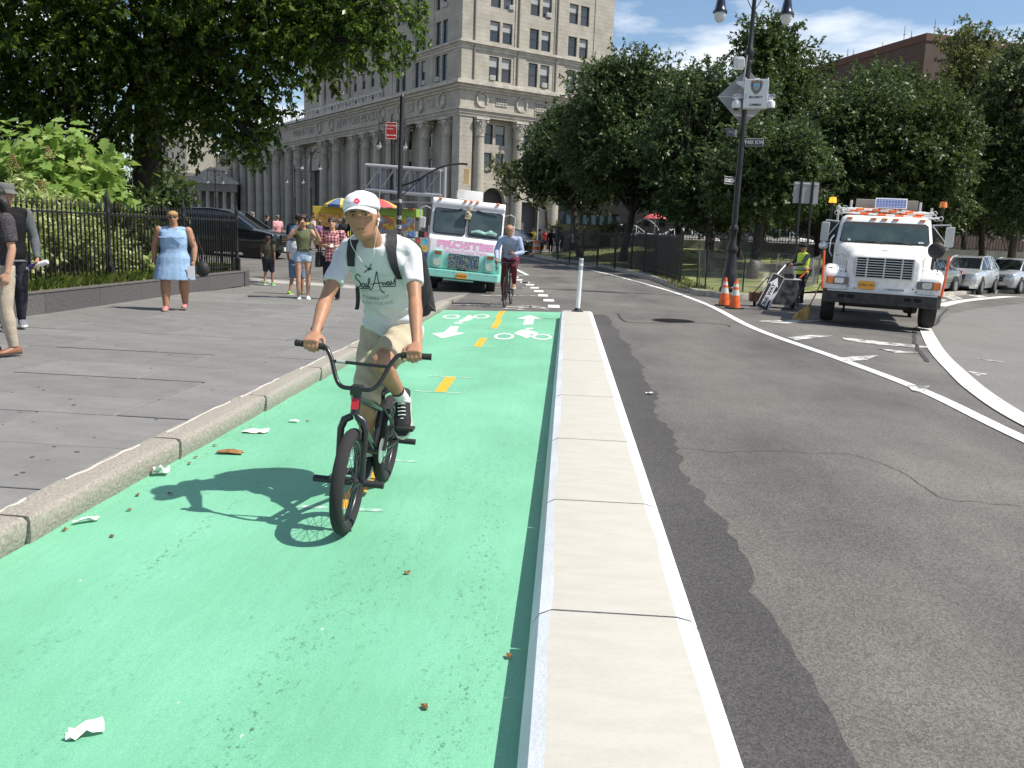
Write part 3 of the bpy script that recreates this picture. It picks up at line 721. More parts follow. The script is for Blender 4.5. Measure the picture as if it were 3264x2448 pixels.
def window(parent, face, a0, a1, z0, z1, off=0.0, depth=0.45, blind=None):
    w, h = round(a1-a0, 2), round(z1-z0, 2)
    if (w, h) not in WCACHE:
        f = MB(); t = 0.12
        f.bb((0, 0, 0), (t, .12, h)); f.bb((w-t, 0, 0), (w, .12, h)); f.bb((t, 0, 0), (w-t, .12, t)); f.bb((t, 0, h-t), (w-t, .12, h)); f.bb((t, .0, h*.5-.06), (w-t, .13, h*.5+.06))
        p = MB(); p.bb((t, .06, t), (w-t, .09, h-t))
        bl = MB(); bl.bb((t, .045, h*.58), (w-t, .058, h-t))
        WCACHE[(w, h)] = (f.mesh('window', [WINF]), p.mesh('pane', [PANE]), bl.mesh('blind', [BLIND]))
    f, p, bl = WCACHE[(w, h)]
    if face == 'R': o = put('window', f, parent, (a0, off+depth-0.13, z0))
    else: o = put('window', f, parent, (off+depth-0.13, a1, z0), (0, 0, -math.pi/2))
    put('pane', p, o)
    if blind: put('blind', bl, o)
    return o
cornP = gp(1470, 255, 28.1)
mb_ = empty('municipal_building', (cornP.x, cornP.y, 0), R(37.36), 'tall pale stone civic building with giant columns behind the food truck', 'building')
WR = 33.7; LV = 150.0
rnd = random.Random(4)
# openings, right face
holesR = []
for bay in (8.0, 16.5, 25.3):
    for z0, z1 in ((28.8, 32.95), (35.4, 38.9), (41.2, 44.7), (47, 50.5)):
        holesR += [(bay-2.35, bay-0.3, z0, z1), (bay+0.3, bay+2.35, z0, z1)]
for bay in (8.0, 16.5, 25.3):
    holesR += [(bay-2.35, bay-0.3, 17.9, 21.4), (bay+0.3, bay+2.35, 17.9, 21.4), (bay-2.2, bay-0.4, 13.0, 16.4), (bay+0.4, bay+2.2, 13.0, 16.4)]
up = [h for h in holesR if h[2] > 28]; lowr = [h for h in holesR if h[2] < 28]
wallface(mb_, 'wall', STONE, 'R', (0, WR, 28.0, 80), up)
for h in up: window(mb_, 'R', *h, blind=rnd.random() < .45)
wallface(mb_, 'wall', STONE, 'R', (0.6, WR, 10.9, 24), lowr, off=1.3)
for h in lowr: window(mb_, 'R', *h, off=1.3, blind=rnd.random() < .3)
holesL = []
for bay in (7.4, 15.5, 23.5, 30.0)[:3]:
    for z0, z1 in ((28.8, 33.3), (35.2, 39.2), (41.2, 45), (47, 50.8)):
        holesL += [(bay-2.2, bay-0.3, z0, z1), (bay+0.3, bay+2.2, z0, z1)]
wallface(mb_, 'wall', STONE, 'L', (0, 31.0, 28.0, 80), holesL)
for h in holesL: window(mb_, 'L', *h, blind=rnd.random() < .25)
# recessed main front above the terrace
hb = []
for i in range(14):
    a = 33+i*5.2
    for z0 in (30.5, 36.2, 42, 47.8, 53.6): hb.append((a, a+1.9, z0, z0+3.6))
wallface(mb_, 'wall', STONE, 'L', (31.0, 112, 28.0, 80), hb, off=13.0)
for h in hb: window(mb_, 'L', *h, off=13.0, blind=rnd.random() < .25)
b = MB(); b.bb((0.02, 30.95, 28), (13.0, 31.0, 80)); b.bb((WR-.05, 0.02, 0), (WR, 40, 80)); b.bb((1, 1, 79.9), (WR, 112, 80.4)); b.bb((13.0, 111.9, 28), (30, 112, 80))
for a in (58.5, 79.0, 96): b.cyl((12.7, a, 28), (12.7, a, 80), .35, 8)
put_ = b.mesh('side_wall', [STONE]); boxuv(put_); put('side_wall', put_, mb_)
# lower left front: screen wall behind columns
hl = []
for a in (7.9, 16.5, 25): hl += [(a-2.3, a-.4, 17.9, 21.6), (a+.4, a+2.3, 17.9, 21.6), (a-2.3, a-.4, 12, 15.6), (a+.4, a+2.3, 12, 15.6)]
for a in (37.6, 43.6, 49.8, 94, 102.6, 110, 117): hl += [(a-1.0, a+1.0, 12, 17)]
hl.append((67.4, 78.6, 0.2, 16.0))
wallface(mb_, 'wall', STONE, 'L', (0.6, LV, 0, 24), hl, off=2.2, depth=1.2)
for h in hl[:-1]: window(mb_, 'L', *h[:4], off=2.2)
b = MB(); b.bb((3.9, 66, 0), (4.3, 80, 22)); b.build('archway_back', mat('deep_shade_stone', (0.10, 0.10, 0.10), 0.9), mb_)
# round arch over the great portal: voussoir ring
b = MB()
for i in range(16):
    t0, t1 = math.pi*i/16, math.pi*(i+1)/16
    for r0, r1, d0, d1 in ((5.6, 6.9, 1.8, 2.6),):
        q = [(73+r*math.cos(t), 15.9+r*math.sin(t)*.95) for r, t in ((r0, t0), (r1, t0), (r1, t1), (r0, t1))]
        b.prism(q, d0, d1, 'X')
b.build('portal_arch', STONE2, mb_)
# ground floor right front with arched doorway
b = MB()
for cx in (8.0, 25.3):
    n = 14
    for i in range(n):
        t0, t1 = math.pi*i/n, math.pi*(i+1)/n
        b.prism([(cx+r*math.cos(t), 7.6+r*math.sin(t)) for r, t in ((2.6, t0), (3.5, t0), (3.5, t1), (2.6, t1))], 0.9, 1.9, 'Y')
b.bb((0.6, 1.3, 0), (5.4, 1.6, 11)); b.bb((10.6, 1.3, 0), (14.5, 1.6, 11)); b.bb((18.5, 1.3, 0), (22.7, 1.6, 11)); b.bb((27.9, 1.3, 0), (WR, 1.6, 11)); b.bb((5.4, 1.35, 10.2), (10.6, 1.6, 11)); b.bb((14.5, 1.35, 8), (18.5, 1.6, 11)); b.bb((22.7, 1.35, 10.2), (27.9, 1.6, 11))
me = b.mesh('arcade', [STONE]); boxuv(me); put('arcade', me, mb_)
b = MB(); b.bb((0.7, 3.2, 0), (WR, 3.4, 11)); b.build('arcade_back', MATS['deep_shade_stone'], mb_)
# entablature, cornices, belt courses round the corner
def band(b, z0, z1, out, L=LV, Rr=WR):
    b.bb((-out, -out, z0), (Rr+.2, 0.5, z1)); b.bb((-out, 0.5, z0), (0.5, L, z1))
b = MB(); band(b, 22.2, 22.7, .25); band(b, 22.7, 23.3, .4); band(b, 23.3, 23.7, .65)
me = b.mesh('architrave', [STONE]); boxuv(me); put('architrave', me, mb_)
b = MB(); band(b, 23.7, 26.6, .2); me = b.mesh('frieze', [STONE]); boxuv(me); put('frieze', me, mb_)
b = MB(); band(b, 26.6, 27.0, .5); band(b, 27.0, 27.5, .9); band(b, 27.5, 28.0, 1.5); band(b, 28.0, 28.25, 1.1); me = b.mesh('cornice', [STONE2]); put('cornice', me, mb_)
b = MB(); band(b, 34.1, 34.5, .35, 31); band(b, 34.5, 34.9, .7, 31); band(b, 33.6, 34.1, .18, 31)
b.bb((12.6, 31.0, 34.1), (13.0, 112, 34.9)); put('belt_course', b.mesh('belt_course', [STONE2]), mb_)
# corner and bay pilasters of the upper walls
b = MB()
for a in (0.9, 12.2, 21.0, 30.3): b.bb((a-1.3 if a > 1 else -.12, -.12, 28.2), (a+1.3 if a > 1 else 2.4, 0.0, 80))
for a in (11.4, 19.5, 28.5): b.bb((-.12, a-1.2, 28.2), (0, a+1.2, 80))
b.bb((-.12, 0.0, 28.2), (0, 2.4, 80))
me = b.mesh('pilaster', [STONE]); boxuv(me); put('pilaster', me, mb_)
for a in (2.4, 11.6, 20.2):
    p = MB(); p.cyl((a, -.25, 28.2), (a, -.25, 80), .16, 8); p.build('downpipe', mat('downpipe_stone', (0.2, 0.185, 0.16), 0.7), mb_)
# corner piers
b = MB(); b.bb((-.1, -.1, 0), (2.5, 2.5, 22.2)); me = b.mesh('corner_pier', [STONE]); boxuv(me); put('corner_pier', me, mb_)
# columns with capitals
def column_mesh():
    b = MB(); n = 20
    b.bb((-1.35, -1.35, 0), (1.35, 1.35, 1.1)); b.lathe([(1.3, 1.1), (1.35, 1.4), (1.2, 1.6), (1.25, 1.8), (1.1, 1.95)], n)
    b.lathe([(1.1, 1.9), (1.1, 7), (1.05, 13), (0.93, 18.9), (1.02, 19.0), (1.02, 19.2), (.93, 19.3)], n)
    return b
def capital_mesh():
    b = MB(); n = 16
    b.lathe([(0.93, 19.3), (0.98, 20.2), (1.1, 21.0), (1.35, 21.7), (1.2, 21.8)], n)
    for tier, (z0, r0, z1, r1, k_) in enumerate([(19.4, 1.0, 20.3, 1.28, 8), (20.2, 1.05, 21.1, 1.38, 8)]):
        for i in range(k_):
            t = 2*math.pi*(i+.5*tier)/k_; c, s_ = math.cos(t), math.sin(t); w = .3
            P = [(r0*c-w*s_, r0*s_+w*c, z0), (r0*c+w*s_, r0*s_-w*c, z0), (r1*c+.16*s_, r1*s_-.16*c, z1), (r1*c-.16*s_, r1*s_+.16*c, z1), ((r1+.12)*c, (r1+.12)*s_, z1-.25)]
            b.add(P, [(0, 1, 2, 3), (3, 2, 4)])
    for i in range(4):
        t = math.pi/4+math.pi/2*i; c, s_ = math.cos(t), math.sin(t)
        b.ball((1.5*c, 1.5*s_, 21.45), .28, 8)
    b.box((0, 0, 22.0), (2.7, 2.7, .4))
    return b
CM, KM = column_mesh().mesh('column', [STONE], smooth=40), capital_mesh().mesh('capital', [STONE2], smooth=40)
boxuv(CM)
for u in (4.2, 12.7, 21.2, 29.7):
    o = put('column', CM, mb_, (u, .35, 0)); put('capital', KM, o)
for v in (5.1, 13.8, 22.4, 28.6, 34.7, 40.6, 46.6, 57.0, 64.7, 82.5, 89.0, 99.0, 106.3, 113.5, 121.5, 129, 136.5, 143):
    o = put('column', CM, mb_, (.35, v, 0)); put('capital', KM, o)
# roundels and grilles of the frieze
def roundel():
    b = MB(); n = 24
    for i in range(n):
        t0, t1 = 2*math.pi*i/n, 2*math.pi*(i+1)/n
        b.prism([(r*math.cos(t), r*math.sin(t)*1.12) for r, t in ((1.0, t0), (1.22, t0), (1.22, t1), (1.0, t1))], -.38, 0, 'Y')
    b.lathe([(0, -.1), (.98, 0.0)], 20, axis='Y'); return b
RM = roundel().mesh('roundel', [STONE2], smooth=40)
def grille():
    b = MB(); b.bb((-1.2, -.06, -.75), (1.2, 0, .75), 1)
    for i in range(7): b.bb((-1.2+i*.37, -.14, -.75), (-1.05+i*.37, -.06, .75), 0)
    for i in range(4): b.bb((-1.2, -.15, -.75+i*.45), (1.2, -.05, -.62+i*.45), 0)
    return b
GM = grille().mesh('frieze_grille', [STONE2, WINF])
for u in (4.2, 12.7, 21.2, 29.7): put('roundel', RM, mb_, (u, -.2, 25.25))
for u in (8.4, 17, 25.5): put('frieze_grille', GM, mb_, (u, -.2, 25.3))
for v in (6.2, 14.6, 23, 31.3, 58.5, 66): put('roundel', RM, mb_, (-.2, v, 25.25), (0, 0, -math.pi/2))
for v in (10.5, 18.8, 27.2): put('frieze_grille', GM, mb_, (-.2, v, 25.3), (0, 0, -math.pi/2))
text('lettering', 'NEW·YORK·MDCLXIV', 2.5, mat('incised_letters', (0.24, 0.225, 0.20), 0.9), mb_, (-.24, 43.2, 25.15), (math.pi/2, 0, -math.pi/2), depth=.02)
text('lettering', 'MANHATTAN', 2.3, MATS['incised_letters'], mb_, (-.24, 77, 25.15), (math.pi/2, 0, -math.pi/2), depth=.02)
# terrace rail, flagpoles, air conditioners
RAIL = mat('white_rail', (0.7, 0.7, 0.7), 0.5)
b = MB(); v = 31.5
while v < 92:
    b.cyl((-.4, v, 28.2), (-.4, v, 29.7), .05, 5); v += 1.7
for z in (28.7, 29.2, 29.7): b.cyl((-.4, 31.5, z), (-.4, 92, z), .045, 5)
b.build('terrace_rail', RAIL, mb_)
for v in (65.5, 85):
    o = MB().cyl((-.2, v, 28), (-.2, v, 46), .14, 6, r2=.08).build('flagpole', RAIL, mb_)
    f = MB(); f.loft([[(-.2+.05*math.sin(z*2), v+.1, z), (-.2+.05*math.sin(z*2), v+.1+w, z-.3), (-.25, v+.1+w, z-.3), (-.25, v+.1, z)] for z, w in ((37, .6), (39, .9), (41.5, .7), (43.5, .5))])
    f.build('flag', mat('flag_cloth', (0.25, 0.05, 0.05), 0.8, col2=(0.04, 0.05, 0.14), scale=1.5), o)
ACM = MB(); ACM.bb((-.5, -.5, 0), (.5, .35, .75), 0); ACM.bb((-.42, -.53, .08), (.42, -.5, .67), 1)
ACM = ACM.mesh('air_conditioner', [mat('ac_case', (0.62, 0.62, 0.6), 0.5), mat('ac_grille', (0.32, 0.32, 0.31), 0.6)])
for a, z in ((6.4, 28.9), (17.8, 29.0), (10.0, 41.3), (18.2, 41.4), (6.7, 13.2), (15.5, 18.0)):
    put('air_conditioner', ACM, mb_, (a, .25 if z > 22 else 1.55, z))
for a, z in ((8.6, 28.9), (13.9, 28.9), (6.2, 41.3), (23, 41.3)):
    put('air_conditioner', ACM, mb_, (.25, a, z), (0, 0, -math.pi/2))
# ------------------------------------------------------------------ pedimented courthouse and pale tower far left
ct = empty('courthouse', (0, 0, 0)); p0 = ap(600, 650, 250); p1 = ap(742, 650, 250)
tag(ct, 'small grey temple front with pediment and columns beyond the park', 'building'); ct.location = (p0.x, p0.y, 0); ct.rotation_euler = (0, 0, R(14))
w = (p1-p0).length
b = MB(); b.bb((0, 3, 0), (w, 30, 13)); b.bb((-.5, -.4, 11.4), (w+.5, 3, 13.6)); b.build('wall', STONE, ct)
b = MB(); b.prism([(-1, 13.6), (w+1, 13.6), (w+1, 14.2), (w/2, 18.4), (-1, 14.2)], -.8, 30, 'Y'); b.build('pediment', STONE2, ct)
b = MB(); b.lathe([(.75, 0), (.68, 6), (.6, 10.8), (.85, 11.4)], 12); cm = b.mesh('column', [STONE2], smooth=40)
for i in range(6): put('column', cm, ct, (.8+i*(w-1.6)/5, .6, 0))
def far_block(name, label, x0, x1, ytop, Y, depth, m, rows, cols, rz=0, zb=0, cat='building', wm=None):
    a, c = ap(x0, ytop, Y), ap(x1, ytop, Y); H_ = (a.z+c.z)/2
    o = empty(name, (a.x, a.y, zb), rz, label, cat); w = (c-a).length/max(.3, math.cos(rz)); 
    holes = []
    for i in range(cols):
        for j in range(rows):
            cx = w*(i+.5)/cols; cz = H_*(j+.55)/rows; ww = w/cols*.22; hh = H_/rows*.28
            holes.append((cx-ww, cx+ww, cz-hh, cz+hh))
    wallface(o, 'wall', m, 'R', (0, w, 0, H_), holes)
    for h in holes: window(o, 'R', *h)
    b = MB(); b.bb((0.02, .02+.6, 0), (w-.02, depth, H_)); b.bb((0, 0, 0), (.02, .62, H_)); b.bb((w-.02, 0, 0), (w, .62, H_)); b.build('side_wall', m, o)
    b = MB(); b.bb((-.6, -.7, H_), (w+.6, depth+.5, H_+1.2)); b.build('parapet', STONE2, o)
    return o
PALE = stonemat('pale_limestone', (0.50, 0.47, 0.41), (0.47, 0.44, 0.39))
far_block('stone_block', 'pale stone office block seen under the hanging leaves', 470, 650, 560, 330, 30, PALE, 7, 7)
far_block('stepped_block', 'upper pale stone block with flat top beyond the pediment', 560, 760, 505, 380, 30, PALE, 7, 6)
far_block('grey_tower', 'grey tower in shadow behind the overhanging tree', 495, 585, 150, 350, 30, STONE, 16, 5)
# ------------------------------------------------------------------ brown brick headquarters beyond the park
BRICK = stonemat('brown_brick', (0.125, 0.085, 0.068), (0.11, 0.075, 0.06), .8, .3, .02, .7)
a, c = ap(2530, 135, 205), ap(2957, 88, 165)
hq = empty('brick_headquarters', (c.x, c.y, 0), math.atan2(c.y-a.y, c.x-a.x), 'flat topped brown brick block rising above the park trees', 'building')
wl_ = (Vector((a.x, a.y))-Vector((c.x, c.y))).length
hgt = c.z-1.0
b = MB(); b.bb((-wl_, 0, 0), (0, 45, hgt)); me = b.mesh('wall', [BRICK]); boxuv(me); put('wall', me, hq)
b = MB(); b.bb((-wl_, -.15, hgt-1.2), (.15, 45, hgt+.1)); b.build('parapet', mat('brown_trim', (0.12, 0.06, 0.045), .8), hq)
for i, (x, h) in enumerate([(-3, 3.4), (-9, 2.6), (-11, 4), (-17, 2.2), (-26, 2.5), (-28, 3), (-31, 2.0)]):
    b = MB(); b.cyl((x, 4, hgt), (x, 4, hgt+h), .07, 5); b.bb((x-.35, 3.95, hgt+h*.6), (x+.35, 4.05, hgt+h*.6+.1)); b.build('antenna', mat('grey_metal', (0.35, 0.35, 0.36), .5, metal=.4), hq)

far_block('low_brick_block', 'low brown block closing the street behind the park trees', 1840, 2760, 615, 112, 20, stonemat('umber_brick', (0.10, 0.08, 0.06), (0.09, 0.07, 0.055), .8, .3, .02, .7), 3, 18)
# ------------------------------------------------------------------ trees
def leaf_mesh(name, blobs, dens, leaf, m, seed=0, twig=0.45, per=22, droop=0.35, aspect=0.5, surf=0.55, keep=None):
    """blobs: (centre, radii). Leaves grow on short twigs spread through each clump; every leaf is a folded blade of its own"""
    rg = np.random.default_rng(seed); allv = []
    for c, r in blobs:
        r = np.array(r if hasattr(r, '__len__') else (r, r, r*.85), float)
        nt = max(3, int(dens*(r[0]*r[1]+r[1]*r[2]+r[0]*r[2])/3))
        d = rg.normal(size=(nt, 3)); d /= np.linalg.norm(d, axis=1)[:, None]
        rad = rg.random(nt)**surf
        lump = 1+0.22*np.sin(d[:, 0]*5+seed)*np.sin(d[:, 1]*6+c[0])+0.18*np.sin(d[:, 2]*9+c[1])
        o = np.array(c)+d*rad[:, None]*r*lump[:, None]
        td = d*0.8+rg.normal(size=(nt, 3))*0.55; td[:, 2] -= droop
        td /= np.linalg.norm(td, axis=1)[:, None]
        t = rg.random((nt, per)); L = twig*(0.6+0.8*rg.random(nt))
        pos = o[:, None, :]+td[:, None, :]*(t*L[:, None])[:, :, None]
        sd_ = rg.normal(size=(nt, per, 3)); ax = td[:, None, :]*0.6+sd_*0.75; ax[..., 2] -= droop*.8
        ax /= np.linalg.norm(ax, axis=2)[..., None]
        nr = rg.normal(size=(nt, per, 3))*.7; nr[..., 2] += 0.9
        s = np.cross(ax, nr); s /= np.linalg.norm(s, axis=2)[..., None]+1e-9
        up = np.cross(s, ax)
        l = leaf*(0.4+1.1*rg.random((nt, per))**1.3)[..., None]
        base = pos; tip = pos+ax*l; mid = pos+ax*l*.45
        q = np.stack([base, mid+s*l*aspect*.5+up*l*.08, tip-up*l*.06, mid-s*l*aspect*.5+up*l*.08], axis=2)
        allv.append(q.reshape(-1, 4, 3))
    V = np.concatenate(allv)
    n = len(V)
    me = bpy.data.meshes.new(name)
    me.vertices.add(n*4); me.vertices.foreach_set('co', V.reshape(-1).astype(np.float32))
    me.loops.add(n*4); me.loops.foreach_set('vertex_index', np.arange(n*4, dtype=np.int32))
    me.polygons.add(n); me.polygons.foreach_set('loop_start', np.arange(0, n*4, 4, dtype=np.int32)); me.polygons.foreach_set('loop_total', np.full(n, 4, dtype=np.int32))
    me.materials.append(m); me.update(calc_edges=True)
    return me
BARK = mat('bark', (0.035, 0.028, 0.022), 0.9, var=0.4, scale=6, bump=0.9, bscale=14, stretch=(3, 3, .6))
LF_DARK = leafmat('leaf_dark', (0.028, 0.056, 0.02), (0.056, 0.098, 0.032), (0.115, 0.165, 0.05), 0.34)
LF_MID = leafmat('leaf_mid', (0.03, 0.058, 0.016), (0.055, 0.095, 0.024), (0.10, 0.14, 0.035), 0.3)
LF_PALE = leafmat('leaf_pale', (0.06, 0.09, 0.025), (0.10, 0.13, 0.035), (0.17, 0.18, 0.05), 0.35)
LF_ELM = leafmat('leaf_elm', (0.022, 0.05, 0.008), (0.05, 0.105, 0.012), (0.15, 0.22, 0.025), 0.45, 0.35)
def limb(b, p0, p1, r0, r1, sag=0.0, rnd=None, n=7):
    p0, p1 = Vector(p0), Vector(p1); L = (p1-p0).length; P = []; Rr = []
    w = Vector((rnd.uniform(-1, 1), rnd.uniform(-1, 1), 0))*L*.06 if rnd else Vector()
    for i in range(n+1):
        t = i/n; q = p0.lerp(p1, t)+w*math.sin(math.pi*t)+Vector((0, 0, sag*L*math.sin(math.pi*t)))
        P.append(q); Rr.append(r0+(r1-r0)*t**.8)
    b.tube(P, Rr, 7, cap=False)
def tree(name, label, base, fork, blobs, dens, leaf, m, seed, trunk_r, group=None, twig=.45, per=22, droop=.35, lean=None, surf=.55, cat='tree'):
    rnd = random.Random(seed)
    t = empty(name, base, 0, label, cat, group)
    B = Vector(base)
    bl = [(Vector(c)-B, r) for c, r in blobs]
    b = MB(); fz = Vector(fork)-B
    b.tube([(0, 0, -.1), (0, 0, .15), fz*.3+Vector((rnd.uniform(-.1, .1), 0, 0)), fz*.7, fz], [trunk_r*1.5, trunk_r*1.15, trunk_r, trunk_r*.92, trunk_r*.8], 10, cap=False)
    for c, r in bl:
        rm = r if not hasattr(r, '__len__') else sum(r)/3
        if (c-fz).length > .5: limb(b, fz-Vector((0, 0, .15)), c, trunk_r*.5, .03, .06, rnd)
        for k_ in range(6):
            d = Vector((rnd.gauss(0, 1), rnd.gauss(0, 1), rnd.gauss(.2, .8))).normalized()*rm*.85
            limb(b, c.lerp(fz, .25 if (c-fz).length > 1 else 0), c+d, .045, .008, .03, rnd, 5)
    b.build('trunk', BARK, t, smooth=60, fix=False)
    stuff(put('crown', leaf_mesh('crown', [(tuple(c), r) for c, r in bl], dens, leaf, m, seed, twig, per, droop, surf=surf), t))
    return t
K2 = 3264/2212
def q2(x, y, Y): return ap(x*K2, y*K2, Y)
# tall elm whose boughs hang over the pavement
eb = [(-60, 60, 23, 3.6), (190, 50, 23, 3.2), (420, 50, 23.5, 3.0), (620, 20, 22.5, 2.2), (770, 0, 21.5, 1.5), (850, 30, 21, .75), (90, 205, 23, 1.55), (290, 215, 23.5, 1.45), (430, 210, 23, 1.35), (535, 250, 22.2, .85),
      (570, 150, 22, .9), (660, 70, 21.6, 1.0), (560, 305, 22, .38), (490, 285, 22.4, .55), (795, 95, 21, .55), (705, 60, 21.6, .9), (250, 290, 24, .7), (120, 290, 24, .7), (590, 245, 22, .4), (545, 330, 22, .25),
      (300, -260, 23, 4.2), (-330, 120, 23, 4.6), (30, 300, 24.5, 1.2), (200, 320, 24.5, .9), (480, 240, 23, .9), (-40, 380, 25, 1.0), (640, 110, 22, .6), (730, 78, 21.5, .5), (620, -190, 22.5, 2.8), (30, -200, 24, 4), (-100, 260, 24, 1.8)]  # the clumps out of view are added to shade the crown's underside
elm = tree('elm_tree', 'large dark leafy tree overhanging the pavement behind the iron fence', (-12.6, 25.5, .5), (-12.2, 25, 6.2), [(q2(x, y, Y), r) for x, y, Y, r in eb], 80, .145, LF_ELM, 7, .42, twig=.6, per=26, droop=.55)
# smaller dark growth under the elm
us = [(380, 395, 28, .5), (60, 420, 26, .9), (160, 420, 26, .9), (250, 430, 26, .7), (-40, 430, 26, 1.0), (300, 400, 27, .9), (230, 370, 27, 1.0), (330, 350, 28, .8), (120, 360, 27, 1.1), (20, 360, 27, 1.3), (340, 420, 26, .5), (180, 330, 28, 1.2)]
tree('understory_tree', 'small dark tree under the big tree by the fence', (q2(250, 470, 27).x, 27, .4), q2(240, 430, 27), [(q2(x, y, Y), r) for x, y, Y, r in us], 60, .12, LF_MID, 12, .12, twig=.4)
# park trees beyond the railings
PT = [  # name label  x  Y  top  left right  bottom mat dens
    ('maple_tree', 'round leafy tree at the corner of the park railings', 1225, 55, 215, 1140, 1330, 470, LF_DARK, 1850*.6777, 52),
    ('linden_tree', 'tall dense dark tree beside the pale stone building', 1385, 48, 85, 1215, 1530, 480, LF_DARK, 1990*.6777, 46),
    ('oak_tree', 'dark spreading tree just before the black lamp post', 1535, 41, 105, 1400, 1670, 490, LF_DARK, 2268*.6777, 38),
    ('locust_tree', 'feathery lighter tree rising behind the black lamp post', 1680, 50, 40, 1550, 1830, 470, LF_MID, 1640, 52),
    ('ash_tree', 'dark tree behind the safety vest worker', 1660, 36, 260, 1540, 1800, 485, LF_DARK, 2405*.6777, 34),
    ('plane_tree', 'wide dark tree behind the white truck cab', 1860, 41, 160, 1730, 1990, 480, LF_DARK, 1870, 41),
    ('elder_tree', 'dark leafy tree over the silver car', 2010, 39, 215, 1890, 2130, 500, LF_MID, 2000, 39),
    ('sycamore_tree', 'tall pale green tree with open top against the brown block', 2085, 62, 5, 1985, 2190, 330, LF_PALE, 2090, 62),
    ('hornbeam_tree', 'leaning dark tree above the parked cars', 2205, 44, 75, 2090, 2330, 490, LF_DARK, 2190, 47),
    ('beech_tree', 'broad tree filling the gap between lamp post and truck', 1770, 55, 200, 1640, 1900, 470, LF_DARK, 1770, 55),
    ('alder_tree', 'mid green tree between truck roof and brown block', 1950, 58, 130, 1830, 2080, 470, LF_MID, 1940, 57),
    ('cherry_tree', 'leafy tree at the right edge behind the parked cars', 2120, 52, 190, 2010, 2240, 490, LF_MID, 2125, 53),
    ('hazel_tree', 'low dark tree filling the park behind the lamp post', 1590, 46, 300, 1480, 1720, 490, LF_DARK, 1600, 47),
    ('birch_tree', 'dark tree deep in the park left of the lamp post', 1450, 62, 150, 1320, 1600, 480, LF_DARK, 1470, 62),
]
rnd = random.Random(21)
for nm, lb, x, Y, top, l_, r_, bot, m, tx, tY in PT:
    hw = (r_-l_)/2*1.2; hh = (bot-top)/2; cy = (top+bot)/2; s = Y*K2/FPX  # metres per screen unit at that depth
    bl = []
    n = 46
    rmean = hw*s*.36
    for i in range(n):
        while True:
            u, v, w = rnd.uniform(-1, 1), rnd.uniform(-1, 1), rnd.uniform(-1, 1)
            if u*u+v*v+w*w < 1: break
        wid = 0.95-.25*max(0, -v)            # a little narrower at the top
        rr = rmean*rnd.choice([.45, .6, .8, 1.0, 1.25])
        uu, vv = u*wid*(hw-rr/s*.6), v*(hh-rr/s*.5)
        p = q2(x+uu, cy+vv, Y+w*hw*s*.6)
        bl.append((p, (rr, rr, rr*.8)))
    pale = m is LF_PALE
    if pale: bl = [(c, tuple(q*.62 for q in r)) for c, r in bl]
    bx = ap(tx*K2 if tx < 1660 else tx*K2, 760, tY); gz = .2 if tY < 40 else .3
    base = (bx.x, tY, lawnz(bx.x, tY)-.05); fork = q2(x*.5+tx*.5, bot-25, Y*.5+tY*.5)
    tree(nm, lb, base, fork, bl, 96 if not pale else 48, .16 if Y < 50 else .19, m, int(x), .19 if Y > 45 else .21, 'trees of the little park', twig=.55, per=22, droop=.2, surf=.45)
# pale street tree in front of the stone building
st = [(1100, 370, 75, 1.1), (1075, 355, 75, .9), (1130, 360, 75, 1.1), (1090, 400, 75, .9), (1125, 395, 75, 1.0), (1150, 410, 75, .9), (1160, 380, 75, .8), (1110, 425, 75, .6), (1175, 430, 74, .7)]
tree('street_tree', 'small pale yellow green tree in front of the arched doorway', (q2(1185, 520, 76).x, 76, 0), q2(1180, 450, 76), [(q2(x, y, Y), r) for x, y, Y, r in st], 30, .22, LF_PALE, 5, .13, twig=.5)
# ------------------------------------------------------------------ vehicles
TYRE = mat('tyre_rubber', (0.018, 0.018, 0.019), 0.8, var=.3, scale=30, bump=.3, bscale=60)
RIMM = mat('alloy_rim', (0.45, 0.45, 0.47), 0.3, metal=.9)
CHROME = mat('chrome', (0.75, 0.76, 0.78), 0.12, metal=1.0)
BLACKP = mat('black_plastic', (0.014, 0.014, 0.015), 0.55)
CARGLASS = mat('car_glass', (0.012, 0.016, 0.017), 0.05, spec=.9, coat=.4)
CABGLASS = mat('cab_glass', (0.035, 0.055, 0.055), 0.1, spec=.7, coat=.2, col2=(0.06, 0.085, 0.08), scale=2.0)
AMBER = mat('amber_lens', (0.85, 0.22, 0.02), 0.25, coat=.4)
AMBERLIT = mat('amber_beacon', (0.9, 0.3, 0.02), 0.3, emit=(1, .35, .02), estr=1.3)
LAMPL = mat('head_lamp', (0.62, 0.64, 0.66), 0.12, metal=.6, coat=.5)
REDL = mat('red_lens', (0.5, 0.02, 0.02), .3, coat=.4)
PLATEO = mat('orange_plate', (0.80, 0.36, 0.04), .5)
PLATEW = mat('white_plate', (0.75, 0.75, 0.7), .5)
INK = mat('dark_ink', (0.02, 0.02, 0.03), .6)
TWHITE = mat('white_truck_paint', (0.66, 0.65, 0.61), .38, coat=.25, col2=(0.79, 0.79, 0.77), scale=3.5, detail=9, lo=.36, hi=.5)
DARKIN = mat('dark_void', (0.006, 0.006, 0.006), .9)
def rrect(w, h, r, n=4, cx=0, cy=0):
    P = []
    for sx, sy, a0 in ((1, 1, 0), (-1, 1, 90), (-1, -1, 180), (1, -1, 270)):
        for i in range(n+1):
            t = R(a0+90*i/n); P.append((cx+sx*(w/2-r)+r*math.cos(t), cy+sy*(h/2-r)+r*math.sin(t)))
    return P
